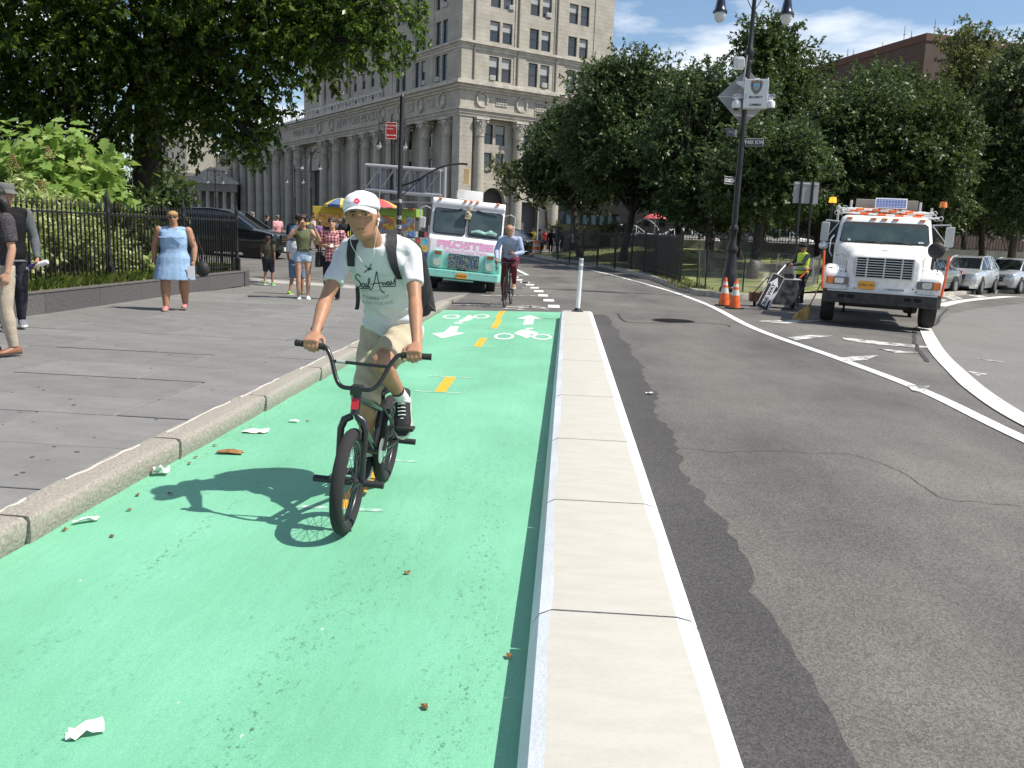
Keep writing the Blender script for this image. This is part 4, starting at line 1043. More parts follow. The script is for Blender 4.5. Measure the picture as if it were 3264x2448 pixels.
def wheel(parent, loc, r, w, n=24, rimr=.62, spokes=8, side=1, rimm=None):
    """tyre with rounded shoulders and a dished rim; axis along x"""
    b = MB(); b.lathe([(r*rimr, -w/2), (r*.93, -w/2), (r*.985, -w*.38), (r, -w*.2), (r, w*.2), (r*.985, w*.38), (r*.93, w/2), (r*rimr, w/2), (r*rimr, -w/2)], n, axis='X')
    o = b.build('wheel', TYRE, parent, loc, smooth=40)
    b = MB(); s = side
    b.lathe([(0, s*w*.28), (r*.16, s*w*.3), (r*.2, s*w*.16), (r*rimr*.8, s*w*.1), (r*rimr*.9, s*w*.42), (r*rimr, s*w*.46)], 20, axis='X')
    for i in range(spokes):
        t = 2*math.pi*i/spokes; b.box((s*w*.24, r*rimr*.5*math.cos(t), r*rimr*.5*math.sin(t)), (w*.12, r*rimr*.75, r*.07), Matrix.Rotation(t, 3, 'X'))
    b.build('rim', rimm or RIMM, o, smooth=40)
    return o
def loc_on(O, rz, yl, px):
    """photo pixel -> (x, z) on the plane local y = yl of a vehicle standing at O"""
    c, s = math.cos(rz), math.sin(rz); ux, uy = Vector((c, s, 0)), Vector((-s, c, 0)); C_ = Vector((0, 0, CAMH)); d = ray(*px)
    t = (uy.dot(Vector(O)-C_)+yl)/uy.dot(d); P = C_+d*t-Vector(O); return ux.dot(P), P.z
# ---- white work truck -------------------------------------------------
wt = empty('work_truck', (6.17, 17.3, -.015), 0, 'white work truck with big black bumper, solar panel and striped poles on roof', 'truck', rot=(0, R(1.0), R(-17)))
def ring8(y, hw, z0, z1, r, tz=None):
    """rounded upright cross-section (arched top) at depth y"""
    P = [(-hw, y, z0)]
    for i in range(5):
        t = R(180-90*i/4); P.append((-hw+r+r*math.cos(t), y, z1-r+r*math.sin(t)))
    for i in range(5):
        t = R(90-90*i/4); P.append((hw-r+r*math.cos(t), y, z1-r+r*math.sin(t)))
    P.append((hw, y, z0)); return P
b = MB()
b.loft([ring8(y, hw, .70, z1, r) for y, hw, z1, r in ((.10, .60, 1.36, .10), (.14, .66, 1.43, .16), (.3, .68, 1.48, .2), (.8, .74, 1.56, .22), (1.35, .86, 1.63, .2), (1.6, .92, 1.66, .16))])
b.build('hood', TWHITE, wt, smooth=50)
for s in (-1, 1):
    b = MB(); rings = []
    for y, z1, hw in ((.12, 1.0, .2), (.16, 1.06, .24), (.35, 1.14, .26), (.8, 1.2, .265), (1.2, 1.2, .265), (1.6, 1.12, .26), (1.75, 1.02, .25)):
        zb = .72 if y < .6 or y > 1.55 else .98
        rings.append([(x+s*.86, yy, z) for x, yy, z in ring8(y, hw, zb, z1, .12)])
    b.loft(rings); b.build('fender', TWHITE, wt, smooth=50)
    b = MB(); b.bb((s*.62, .95, .2), (s*.66, 1.4, .98)); b.build('wheel_well', DARKIN, wt)
    # head lamp cluster
    b = MB(); b.prism(rrect(.41, .15, .02, 2, s*.83, .895), .085, .13, 'Y'); b.build('lamp_surround', mat('lamp_grey', (0.16, 0.155, 0.15), .5), wt)
    b = MB(); b.prism(rrect(.18, .11, .03, 3, s*.80, .895), .07, .1, 'Y'); b.build('headlight', LAMPL, wt, bevel=.01)
    b = MB(); b.prism(rrect(.10, .135, .015, 2, s*.965, .895), .065, .1, 'Y'); b.build('turn_signal', AMBER, wt, bevel=.008)
b = MB(); b.bb((-.62, .105, .70), (.62, .3, .99)); b.build('front_panel', TWHITE, wt, bevel=.02)
# grille: frame with five-by slots
b = MB(); b.bb((-.52, .082, .985), (.52, .14, 1.375)); gr = b.build('grille', DARKIN, wt)
GR = mat('grille_grey', (0.55, 0.56, 0.57), .35, metal=.3)
b = MB()
for i in range(9): b.bb((-.525, .055, .98+i*.0485), (.525, .10, .995+i*.0485))
b.build('grille_bar', GR, gr)
for x in (-.52, -.32, 0.0, .32, .52): b = MB(); b.bb((x-.014, .05, .98), (x+.014, .12, 1.385)); b.build('grille_upright', GR, gr)
b = MB(); b.bb((-.07, .40, 1.515), (.07, .44, 1.53)); b.build('hood_badge', GR, wt)
# bumper
b = MB(); P = [(-1.09, .32), (-1.085, .1), (-1.0, .0), (1.0, .0), (1.085, .1), (1.09, .32), (.98, .32), (.96, .12), (-.96, .12), (-.98, .32)]
b.prism(P, .46, .71); bp_ = b.build('bumper', mat('bumper_black', (0.02, 0.02, 0.021), .5, var=.5, scale=6), wt, bevel=.015)
for x in (-.73, -.55, .48, .66):
    b = MB(); b.prism(rrect(.13, .07, .012, 2, x, .6), -.004, .03, 'Y'); b.build('bumper_slot', DARKIN, bp_)
b = MB(); b.bb((-1.0, -.004, .69), (1.0, .1, .714)); b.build('bumper_edge', GR, bp_)
# plate and badge
b = MB(); b.prism(rrect(.30, .155, .012, 2, -.285, .835), .06, .08, 'Y'); pl = b.build('license_plate', PLATEO, wt)
text('plate_text', '16961-MC', .075, INK, pl, (-.285, .058, .835), (math.pi/2, 0, 0), .001)
b = MB(); b.bb((.10, .09, .755), (.40, .105, .79)); bd = b.build('badge', mat('badge_grey', (0.2, 0.2, 0.2), .4, metal=.3), wt)
text('badge_text', 'INTERNATIONAL', .032, CHROME, bd, (.255, .087, .772), (math.pi/2, 0, 0), .001)
b = MB(); b.prism([(.03, .772), (.075, .805), (.12, .772), (.075, .74)], .085, .1, 'Y'); b.build('badge_diamond', GR, bd)
# cab
b = MB()
def cabring(z, hw, y0, y1, r=.14):
    return [(x, y+(y0+y1)/2, z) for x, y in rrect(hw*2, y1-y0, r, 3)]
b.loft([cabring(.62, .96, 1.62, 3.1), cabring(1.55, .97, 1.58, 3.1), cabring(1.68, .955, 1.62, 3.1), cabring(2.13, .90, 1.93, 3.08), cabring(2.2, .88, 1.98, 3.06), cabring(2.25, .80, 2.08, 3.0)])
b.build('cab', TWHITE, wt, smooth=45)
def ws_ring(k_, d):
    P = []
    for (x, f) in [(-.86, .03), (-.88, .12), (-.84, .9), (-.78, .98), (.78, .98), (.84, .9), (.88, .12), (.86, .03)]:
        z = 1.66+.46*f; P.append((x*k_, 1.60+.33*f-d, z+(.012 if k_ < 1 and f < .5 else (-.012 if k_ < 1 else 0))))
    return P
b = MB(); r0, r1 = ws_ring(1, .0), ws_ring(1, .035); b.loft([r0, r1]); b.build('windshield_seal', BLACKP, wt)
b = MB(); b.loft([ws_ring(.972, .02), ws_ring(.972, .042)]); wsg = b.build('windshield', CABGLASS, wt)
for x_, w_ in ((-.72, .06), (.66, .1)): b = MB(); b.bb((x_, 1.575, 1.70), (x_+w_, 1.59, 1.74)); b.build('sticker', PLATEW, wsg)
for x0, x1 in ((-.55, -.15), (.0, .42)):
    b = MB(); b.tube([(x1+.12, 1.52, 1.655), (x1-.05, 1.555, 1.70), (x0, 1.56, 1.715)], [.012, .014, .008], 6); b.build('wiper', BLACKP, wt)
for x in (-.72, -.24, -.02, .2, .72):
    b = MB(); b.bb((x-.055, 1.93, 2.165), (x+.055, 2.02, 2.205)); b.build('marker_lamp', AMBER, wt, bevel=.01)
for s in (-1, 1):
    # door window, mirror on braces, grab rail
    b = MB(); b.prism([(2.0, 1.6), (2.95, 1.6), (2.95, 2.08), (2.2, 2.08)], s*.93, s*.975, 'X'); b.build('door_window', CARGLASS, wt)
    mx_ = s*1.2 if s < 0 else 1.27
    b = MB(); b.box((mx_, 1.98, 1.87), (.17, .07, .42)); mi = b.build('mirror', mat('mirror_case', (0.45, 0.45, 0.44), .5), wt, bevel=.025)
    b = MB(); b.cyl((s*.92, 2.0, 2.1), (mx_, 1.98, 2.12), .012, 6); b.cyl((s*.95, 2.0, 1.62), (mx_, 1.98, 1.62), .012, 6); b.cyl((mx_, 1.98, 1.6), (mx_, 1.98, 2.12), .01, 6); b.cyl((s*.93, 1.95, 2.08), (mx_, 1.97, 1.68), .01, 6)
    b.build('mirror_brace', GR, mi)
    if s < 0:
        b = MB(); b.ball((mx_, 1.95, 1.57), (.1, .06, .09), 12); b.build('convex_mirror', LAMPL, wt, smooth=180)
        b = MB(); b.tube([(-1.0, 1.7, 1.35), (-1.06, 1.66, 1.45), (-1.06, 1.7, 1.7), (-1.0, 1.75, 1.8)], .015, 6); b.build('grab_rail', GR, wt)
b = MB(); b.ball((.93, .62, 1.58), (.16, .06, .16), 20); rm = b.build('round_mirror', BLACKP, wt, smooth=180)
b = MB(); b.tube([(.93, .68, 1.5), (.92, .72, 1.25), (.9, .7, 1.18)], .014, 6); b.cyl((.9, .4, 1.2), (.93, .66, 1.44), .01, 6); b.cyl((1.0, .5, 1.12), (.93, .66, 1.44), .01, 6); b.build('mirror_stalk', BLACKP, rm)
for x0, x1, s in ((-1.10, -1.14, -1), (1.07, 1.12, 1)):
    b = MB(); b.cyl((x0, .06, .70), (x1, .06, 1.47), .022, 8); b.build('guide_stick', mat('orange_stick', (0.9, 0.13, 0.03), .4), wt)
# chassis, wheels, body behind the cab
b = MB(); b.bb((-.5, .3, .42), (.5, 6.5, .62)); b.bb((-.75, 1.0, .34), (.75, 1.18, .46)); b.build('chassis', BLACKP, wt)
for s in (-1, 1):
    w = wheel(wt, (s*.96, 1.12, .46), .46, .27, rimr=.52, side=s, rimm=GR); w2 = wheel(wt, (s*.96, 5.4, .46), .46, .3, rimr=.52, side=s, rimm=GR)
b = MB(); b.bb((-1.16, 3.3, .85), (1.16, 3.42, 2.12)); b.bb((-1.16, 3.42, .85), (1.16, 7.0, 1.3)); b.build('body', mat('black_body', (0.013, 0.013, 0.014), .5), wt, bevel=.02)
b = MB()
for s in (-1, 1): b.cyl((s*.98, 3.36, 2.1), (s*.98, 3.36, 2.52), .025, 8); b.cyl((s*.72, 3.1, 2.25), (s*.72, 3.1, 2.62), .028, 8)
b.build('rack_post', GR, wt)
for x_ in (-.62, .25):
    b = MB(); b.bb((x_, 3.25, 2.44), (x_+.43, 3.6, 2.66)); b.build('rack_box', mat('tan_box', (0.42, 0.37, 0.31), .8), wt, bevel=.01)
b = MB(); b.box((.11, 3.0, 2.57), (.66, .04, .24), Matrix.Rotation(R(-25), 3, 'X')); sp = b.build('solar_panel', mat('panel_frame', (0.7, 0.72, 0.74), .4), wt)
m, n, l, bs = _nodes('solar_cells'); tcx = n.new('ShaderNodeTexCoord'); bk = n.new('ShaderNodeTexBrick'); bk.offset = 0; bk.inputs['Scale'].default_value = 1; bk.inputs['Brick Width'].default_value = .062; bk.inputs['Row Height'].default_value = .07; bk.inputs['Mortar Size'].default_value = .003
bk.inputs['Color1'].default_value = (.14, .17, .36, 1); bk.inputs['Color2'].default_value = (.17, .2, .4, 1); bk.inputs['Mortar'].default_value = (.5, .52, .6, 1)
l.new(tcx.outputs['Object'], bk.inputs['Vector']); l.new(bk.outputs[0], bs.inputs['Base Color']); bs.inputs['Roughness'].default_value = .15; MATS['solar_cells'] = m
b = MB(); b.bb((-.31, -.1, -.0015), (.31, .1, .0015)); b.build('solar_cells', m, sp, (.11, 2.975, 2.57), (R(65), 0, 0))
b = MB(); b.cyl((-.1, 3.0, 2.26), (-.1, 3.02, 2.5), .02, 6); b.cyl((.32, 3.0, 2.26), (.32, 3.02, 2.5), .02, 6); b.build('panel_leg', BLACKP, sp)
STR_O, STR_W = mat('stripe_orange', (0.85, 0.16, 0.03), .5), mat('stripe_white', (0.75, 0.75, 0.73), .5)
for k_, (z, y, x0, x1) in enumerate([(2.40, 2.95, -.95, .92), (2.36, 3.02, -.9, .98), (2.31, 2.92, -.88, 1.12), (2.30, 3.06, -.98, 1.05), (2.42, 3.08, -.8, 1.0)]):
    b = MB(); n_ = 11; 
    for i in range(n_):
        a = x0+(x1-x0)*i/n_; c_ = x0+(x1-x0)*(i+1)/n_
        b.cyl((a, y, z-.03*(a)), (c_, y, z-.03*c_), .024 if 0 < i < n_-1 else .016, 8, m=(i+k_) % 2 if 0 < i < n_-1 else 1)
    for xe in (x0-.03, x1+.03):
        b.tube([(xe+.045*math.cos(t), y, z-.03*xe+.045*math.sin(t)) for t in [2*math.pi*i/12 for i in range(12)]], .007, 5, m=1, closed=True)
    b.build('striped_pole', [STR_O, STR_W], wt)
for x, z, lit in ((-1.13, 2.62, 1), (1.2, 2.6, 0)):
    b = MB(); b.cyl((x, 3.36, 2.1), (x, 3.36, z-.06), .03, 8); o = b.build('beacon_post', BLACKP, wt)
    b = MB(); b.lathe([(0, z+.07), (.07, z+.06), (.082, z-.04), (.085, z-.06)], 14, org=(x, 3.36, 0)); b.build('beacon', AMBERLIT if lit else AMBER, o, smooth=50)
for s in (-1, 1):
    b = MB(); b.tube([(s*.69, .16, .74), (s*.70, .2, 1.3), (s*.72, .5, 1.38), (s*.83, 1.3, 1.42)], .006, 5); b.build('panel_seam', mat('seam_dark', (.12, .12, .12), .8), wt)
    b = MB(); b.tube([(s*.95, .3, 1.13), (s*1.02, .33, 1.13)], .008, 5); b.build('hood_latch', BLACKP, wt)
for x, z in ((-.62, .80), (.56, .81), (-.5, .76), (.62, .76), (-.78, 1.08), (-.7, 1.075)): b = MB(); b.lathe([(.0, .062), (.014, .064), (.014, .08)], 8, axis='Y', org=(x, .02, z)); b.build('bolt', BLACKP, wt)
text('door_number', 'M 271', .05, INK, wt, (-.885, .95, 1.38), (math.pi/2, 0, R(-62)), .001)
# ---- ice cream truck --------------------------------------------------
ft = empty('ice_cream_truck', (-2.75, 22.6, .0), 0, 'mint and white ice cream truck with pink lettering parked by the pavement', 'truck', rot=(0, R(4.0), R(6)))
m, n, l, bs = _nodes('mint_fade'); tcx = n.new('ShaderNodeTexCoord'); sx_ = n.new('ShaderNodeSeparateXYZ'); l.new(tcx.outputs['Object'], sx_.inputs[0])
nzz = n.new('ShaderNodeTexNoise'); nzz.inputs['Scale'].default_value = 3; l.new(tcx.outputs['Object'], nzz.inputs['Vector'])
ad = n.new('ShaderNodeMath'); ad.operation = 'MULTIPLY_ADD'; ad.inputs[1].default_value = .14; l.new(nzz.outputs['Fac'], ad.inputs[0]); l.new(sx_.outputs['Z'], ad.inputs[2])
rp = n.new('ShaderNodeValToRGB'); rp.color_ramp.elements[0].position = .94; rp.color_ramp.elements[1].position = 1.0
mr = n.new('ShaderNodeMapRange'); mr.inputs['From Max'].default_value = 1.1; l.new(ad.outputs[0], mr.inputs[0]); l.new(mr.outputs[0], rp.inputs[0])
rp.color_ramp.elements[0].color = (.27, .66, .56, 1); rp.color_ramp.elements[1].color = (.78, .76, .78, 1)
l.new(rp.outputs[0], bs.inputs['Base Color']); bs.inputs['Roughness'].default_value = .35; bs.inputs['Coat Weight'].default_value = .25
MINTF = m; MINT = mat('mint_paint', (.27, .66, .56), .35, coat=.3)
b = MB(); prof = [(.12, .52), (.06, .75), (.06, .95), (.12, 1.36), (.2, 1.43), (.24, 1.45), (.46, 2.18), (.42, 2.26), (.44, 2.36), (.56, 2.42), (6.0, 2.44), (6.0, .5)]
b.prism(prof, -.97, .97, 'X'); b.build('body', MINTF, ft, bevel=.055, seg=3, smooth=40)
b = MB(); P = [(-1.0, .35), (-1.0, .08), (-.93, .0), (.93, .0), (1.0, .08), (1.0, .35)]; b.prism(P, .36, .565); b.build('bumper', MINT, ft, bevel=.02)
b = MB(); b.prism(rrect(.28, .14, .012, 2, -.02, .44), -.015, .01, 'Y'); pl = b.build('license_plate', PLATEO, ft)
text('plate_text', '75415-MY', .07, INK, pl, (-.02, -.017, .435), (math.pi/2, 0, 0), .001)
tlt = math.atan2(.22, .73)
for cx, w_ in ((-.465, .86), (.475, .90)):
    T = Matrix.Translation((0, .345, 1.815)) @ Matrix.Rotation(-tlt, 4, 'X')
    b = MB(); b.T = T; b.prism(rrect(w_, .70, .09, 4, cx, 0), -.035, .02, 'Y'); s_ = b.build('window_seal', BLACKP, ft)
    b = MB(); b.T = T; b.prism(rrect(w_-.06, .64, .07, 4, cx, 0), -.04, .0, 'Y'); b.build('windshield', CABGLASS, s_)
    b = MB(); b.T = T
    x0 = cx-.28 if cx < 0 else cx-.3
    b.tube([(cx+(.3 if cx < 0 else -.25), -.06, .36), (cx+(.1 if cx < 0 else 0), -.06, .3), (cx+(-.25 if cx < 0 else .28), -.055, .26)], [.018, .012, .008], 6); b.build('wiper', BLACKP, ft)
b = MB(); b.T = Matrix.Translation((0, .345, 1.815)) @ Matrix.Rotation(-tlt, 4, 'X'); 
b.tube([(.12, -.044, -.24), (.3, -.046, -.2), (.5, -.044, -.24), (.62, -.046, -.2), (.8, -.044, -.25)], [.03, .05, .035, .07, .04], 6)
b.build('dashboard_clutter', mat('clutter_teal', (.3, .5, .45), .6, var=.4, scale=9), ft)
for x in (-.76, -.1, .06, .22, .76):
    b = MB(); b.ball((x, .44, 2.40), (.05, .05, .03), 10); b.build('marker_lamp', AMBER, ft, smooth=180)
b = MB(); b.box((0, .28, 2.0), (.16, .12, .14), taper=(.7, .7)); b.lathe([(.03, .0), (.05, .06), (.1, .16)], 14, axis='Y', org=(0, .22, 2.02)); hs = b.build('loudspeaker', mat('horn_tan', (.42, .36, .24), .7), ft)
b = MB(); b.lathe([(.0, .08), (.03, .085), (.075, .12), (.09, .2)], 12, org=(.02, .26, 2.05)); b.build('horn', mat('horn_cream', (.6, .55, .4), .6), hs)
PINK = mat('pink_lettering', (.80, .36, .58), .5)
fT = Matrix.Rotation(math.pi/2-R(10), 4, 'X')
text('lettering', 'FROSTEE', .235, PINK, ft, (.0, .0975, 1.225), (R(81.7), 0, 0), .0012, sx=1.6, bold=.012)
text('lettering', 'Delicious Frostee Treats', .15, PINK, ft, (.0, .0745, 1.065), (R(81.7), 0, 0), .0012, shear=.35, sx=.78)
b = MB()
rnd = random.Random(2)
for i in range(9):
    x = -.42+i*.1; P = [(x, .112, 1.33), (x+.03, .115, 1.355), (x+.05, .112, 1.335), (x+.08, .115, 1.355)]; b.tube(P, .006, 5)
b.build('faded_script', mat('faded_pink', (.8, .6, .68), .6), ft)
for s in (-1, 1):
    x = s*.69
    b = MB(); b.prism(rrect(.27, .46, .04, 3, x, .83), .03, .09, 'Y'); fr = b.build('lamp_frame', MINT, ft, bevel=.012)
    b = MB(); b.lathe([(.105, .0), (.115, .03), (.115, .06)], 20, axis='Y', org=(x, .0, .75)); b.build('headlight_ring', CHROME, fr, smooth=40)
    b = MB(); b.ball((x, .035, .75), (.098, .03, .098), 18); b.build('headlight', mat('round_lamp_glass', (.2, .21, .23), .1, metal=.7, coat=.6), fr, smooth=180)
    b = MB(); b.prism(rrect(.17, .085, .01, 2, x, .985), .015, .05, 'Y'); b.build('turn_signal', mat('brown_amber', (.28, .09, .03), .35, coat=.4), fr)
m, n, l, bs = _nodes('print_panel'); tcx = n.new('ShaderNodeTexCoord'); mp = n.new('ShaderNodeMapping'); mp.inputs['Rotation'].default_value = (0, R(24), 0); mp.inputs['Scale'].default_value = (1, 1, 1.6)
vo = n.new('ShaderNodeTexVoronoi'); vo.inputs['Scale'].default_value = 34; vo.inputs['Randomness'].default_value = .35; l.new(tcx.outputs['Object'], mp.inputs[0]); l.new(mp.outputs[0], vo.inputs['Vector'])
rp = n.new('ShaderNodeValToRGB'); rp.color_ramp.interpolation = 'CONSTANT'; e = rp.color_ramp.elements
e[0].color = (.03, .06, .14, 1); e[1].color = (.05, .16, .3, 1); e[1].position = .3
for p_, c_ in ((.5, (.06, .22, .2, 1)), (.66, (.5, .4, .06, 1)), (.76, (.35, .06, .05, 1)), (.84, (.55, .56, .55, 1))):
    k_ = e.new(p_); k_.color = c_
l.new(vo.outputs['Color'], rp.inputs[0]); l.new(rp.outputs[0], bs.inputs['Base Color']); bs.inputs['Roughness'].default_value = .5
b = MB(); b.bb((-.40, .035, .615), (.40, .08, 1.0)); gp_ = b.build('grille_panel', m, ft)
b = MB()
for i in range(14): b.bb((-.4+i*.0605, .03, .615), (-.392+i*.0605, .04, 1.0))
b.build('grille_bar', mat('dark_teal', (.05, .12, .14), .5), gp_)
b = MB(); b.bb((-.16, .04, .565), (.08, .09, .595)); b.build('hood_latch', DARKIN, ft)
# roof unit, mirrors, wheels, underside
b = MB(); b.prism(rrect(.72, .26, .06, 3, -.02, 2.60), 1.6, 2.5, 'Y'); b.build('roof_unit', TWHITE, ft, bevel=.05, seg=3, smooth=40)
for s in (-1, 1):
    b = MB(); b.tube([(s*.95, .5, 2.1), (s*1.12, .35, 2.16), (s*1.25, .33, 2.1), (s*1.25, .33, 1.4), (s*1.1, .4, 1.32), (s*.96, .5, 1.4)], .013, 6); mi = b.build('mirror_frame', GR, ft)
    b = MB(); b.box((s*1.18, .31, 1.72), (.17, .07, .30)); b.build('mirror', mat('mirror_case_grey', (.5, .5, .5), .4), mi, bevel=.03)
    if s < 0:
        b = MB(); b.box((s*1.18, .31, 1.42), (.17, .08, .18)); b.build('convex_mirror', BLACKP, mi, bevel=.03)
    wheel(ft, (s*.79, 1.15, .33), .36, .24, side=s, rimr=.5); wheel(ft, (s*.79, 4.6, .33), .36, .24, side=s, rimr=.5)
b = MB(); b.bb((-.8, .5, .28), (.8, 6.0, .5)); b.bb((-.42, .25, .27), (.35, .6, .32)); b.build('underbody', BLACKP, ft)
b = MB(); b.bb((-.5, .12, .295), (.3, .3, .335)); b.build('step_bar', MINT, ft)
b = MB(); b.bb((.972, 1.0, .9), (.985, 4.8, 1.0)); b.bb((.972, 2.0, 1.15), (.985, 3.6, 2.0)); b.build('serving_window', CARGLASS, ft)
b = MB(); b.tube([(.06, .39, 2.38), (.06, .5, 2.432), (.06, 1.5, 2.445)], .006, 5); b.build('roof_seam', MATS['seam_dark'], ft)
for s in (-1, 1):
    b = MB(); b.tube([(s*.9, .105, 1.38), (s*.93, .06, .95), (s*.93, .1, .58)], .004, 5); b.build('panel_seam', MATS['seam_dark'], ft)
for i in range(9):
    b = MB(); b.lathe([(0, -.012), (.012, -.008), (.014, .0)], 8, axis='Y', org=(-.88+i*.22, .0, .54)); b.build('bolt', GR, ft)
# ---- ordinary cars ----------------------------------------------------
STYLES = {
 'suv': dict(L=4.75, st=[(0, .50, .60, .60, .70, .76, .66, .79, .5), (.1, .28, .76, .6, .86, .90, .82, .94, .62), (.5, .25, .85, .65, .93, .99, .87, 1.03, .68), (1.2, .25, .86, .68, .94, 1.05, .88, 1.10, .72), (1.95, .25, .86, .68, .945, 1.08, .875, 1.62, .63), (2.7, .25, .86, .68, .945, 1.1, .875, 1.69, .64), (3.7, .25, .86, .68, .945, 1.13, .87, 1.66, .63), (4.35, .3, .85, .7, .93, 1.16, .86, 1.56, .58), (4.65, .35, .83, .7, .9, 1.1, .84, 1.16, .7), (4.75, .5, .7, .7, .8, .95, .75, 1.0, .62)], r=.37, wx=(.95, 3.75), gl=(3, 8)),
 'sedan': dict(L=4.7, st=[(0, .45, .6, .55, .7, .66, .66, .69, .5), (.1, .24, .76, .55, .85, .78, .8, .81, .62), (.6, .2, .84, .58, .9, .88, .84, .92, .66), (1.35, .2, .85, .6, .91, .94, .85, .98, .7), (2.1, .2, .85, .6, .91, .96, .84, 1.38, .58), (2.7, .2, .85, .6, .91, .97, .84, 1.45, .59), (3.4, .2, .85, .6, .91, .98, .84, 1.38, .57), (4.0, .22, .85, .62, .9, 1.0, .83, 1.06, .66), (4.6, .28, .8, .65, .86, .97, .8, 1.0, .6), (4.7, .45, .7, .65, .76, .85, .7, .88, .55)], r=.33, wx=(.9, 3.7), gl=(3, 7)),
 'van': dict(L=5.1, st=[(0, .5, .65, .6, .78, .8, .74, .84, .55), (.12, .28, .82, .65, .94, .98, .9, 1.03, .7), (.55, .25, .92, .68, .99, 1.08, .93, 1.13, .74), (1.0, .25, .93, .7, 1.0, 1.14, .94, 1.2, .78), (2.0, .25, .93, .7, 1.0, 1.2, .93, 1.83, .7), (2.8, .25, .93, .7, 1.0, 1.2, .93, 1.93, .72), (4.2, .25, .93, .7, 1.0, 1.2, .93, 1.92, .72), (4.85, .3, .92, .7, .99, 1.22, .92, 1.8, .68), (5.02, .35, .9, .7, .96, 1.2, .9, 1.3, .75), (5.1, .5, .8, .7, .9, 1.0, .82, 1.05, .7)], r=.38, wx=(1.0, 4.0), gl=(3, 8)),
}
def car(name, label, loc, rz, paint, style='suv', group=None, grille='bars', plate=PLATEW, drl=False, cat='car'):
    S = STYLES[style]; c = empty(name, loc, rz, label, cat, group)
    b = MB(); rings = []
    for y, zb, wb, zm, wm, zt, wt_, zr, wr in S['st']:
        rings.append([(-wb, y, zb), (-wm, y, zm), (-wt_, y, zt), (-wr, y, zr), (wr, y, zr), (wt_, y, zt), (wm, y, zm), (wb, y, zb)])
    g0, g1 = S['gl']
    for i in range(len(rings)-1):
        for j in range(8):
            q = [rings[i][j], rings[i][(j+1) % 8], rings[i+1][(j+1) % 8], rings[i+1][j]]
            glass = (g0 <= i < g1 and j in (2, 4)) or (i in (g0, g1-1) and j == 3)
            b.add(q, [(0, 1, 2, 3)], 1 if glass else 0)
    b.add(rings[0], [tuple(range(8))]); b.add(rings[-1], [tuple(range(8))])
    b.build('body', [paint, CARGLASS], c, smooth=50, bevel=.035, seg=2)
    for ja, jb in ((2, 3), (5, 4)):
        b = MB()
        for i in range(g0+1, g1): b.tube([rings[i][ja], rings[i][jb]], .03, 6)
        b.tube([rings[i][jb] for i in range(g0, g1+1)], .032, 6); b.tube([rings[i][ja] for i in range(g0, g1+1)], .018, 6)
        b.build('window_frame', paint, c, smooth=60)
    for s in (-1, 1):
        for y in S['wx']:
            wheel(c, (s*.85, y, S['r']-.01), S['r'], .22, side=s, rimr=.66, spokes=5)
            a = MB(); a.lathe([(S['r']*1.13, -.01), (S['r']*1.13, .01)], 24, axis='X', org=(s*.925, y, S['r']+.02)); a.build('wheel_arch', BLACKP, c)
        z = S['st'][2][5]-.14
        a = MB(); a.loft([[(s*.46, .05, z-.04), (s*.5, .02, z+.06), (s*.52, .1, z+.07), (s*.5, .12, z-.03)], [(s*.82, .3, z-.0), (s*.82, .3, z+.12), (s*.84, .5, z+.13), (s*.84, .5, z+.02)]]); a.build('headlight', LAMPL, c, smooth=30)
        a = MB(); a.loft([[(s*.62, .06, .40), (s*.62, .06, .5), (s*.64, .15, .5), (s*.64, .15, .4)], [(s*.78, .14, .42), (s*.78, .14, .5), (s*.8, .2, .5), (s*.8, .2, .42)]]); a.build('fog_lamp', LAMPL, c)
        yz = S['st'][3][5]+.09
        a = MB(); a.ball((s*1.0, S['st'][3][0]+.55, yz), (.11, .06, .075), 10); a.build('mirror', paint, c, smooth=180)
        for y in (S['wx'][0]+1.45, S['wx'][0]+2.3):
            a = MB(); a.bb((s*.925, y, S['st'][4][5]-.14), (s*.945, y+.16, S['st'][4][5]-.11)); a.build('door_handle', paint, c)
        zt = S['st'][-2][5]
        a = MB(); a.bb((s*.6, S['L']-.12, zt-.2), (s*.84, S['L']-.03, zt-.02)); a.build('tail_lamp', REDL, c)
    zg = S['st'][1][5]-.12
    a = MB(); a.prism([(-.42, zg+.1), (.42, zg+.1), (.36, zg-.2), (-.36, zg-.2)], -.012, .1, 'Y'); gr = a.build('grille', DARKIN, c)
    a = MB()
    for i in range(4): a.bb((-.40+.012*i, -.03, zg+.075-.07*i), (.40-.012*i, .0, zg+.095-.07*i))
    a.build('grille_bar', CHROME, gr)
    a = MB(); a.prism(rrect(.3, .15, .012, 2, 0, .42), -.02, .08, 'Y'); a.build('license_plate', plate, c)
    a = MB(); a.bb((-.6, .0, .27), (.6, .12, .34)); a.build('air_dam', BLACKP, c)
    return c
def flake(name, col): return mat(name, col, .3, metal=.55, coat=.6, var=.05, scale=2)
SILV, BLK, GREYC, WHC = flake('silver_paint', (.58, .60, .63)), mat('black_paint', (.008, .008, .01), .22, coat=.6), flake('grey_paint', (.16, .165, .17)), mat('white_paint_car', (.78, .78, .78), .3, coat=.5)
def on_ground(p): return (p[0], p[1], hz(p[0], p[1]))
r1 = lambda x, y: (2500+x*.34539, 560+y*.34539)

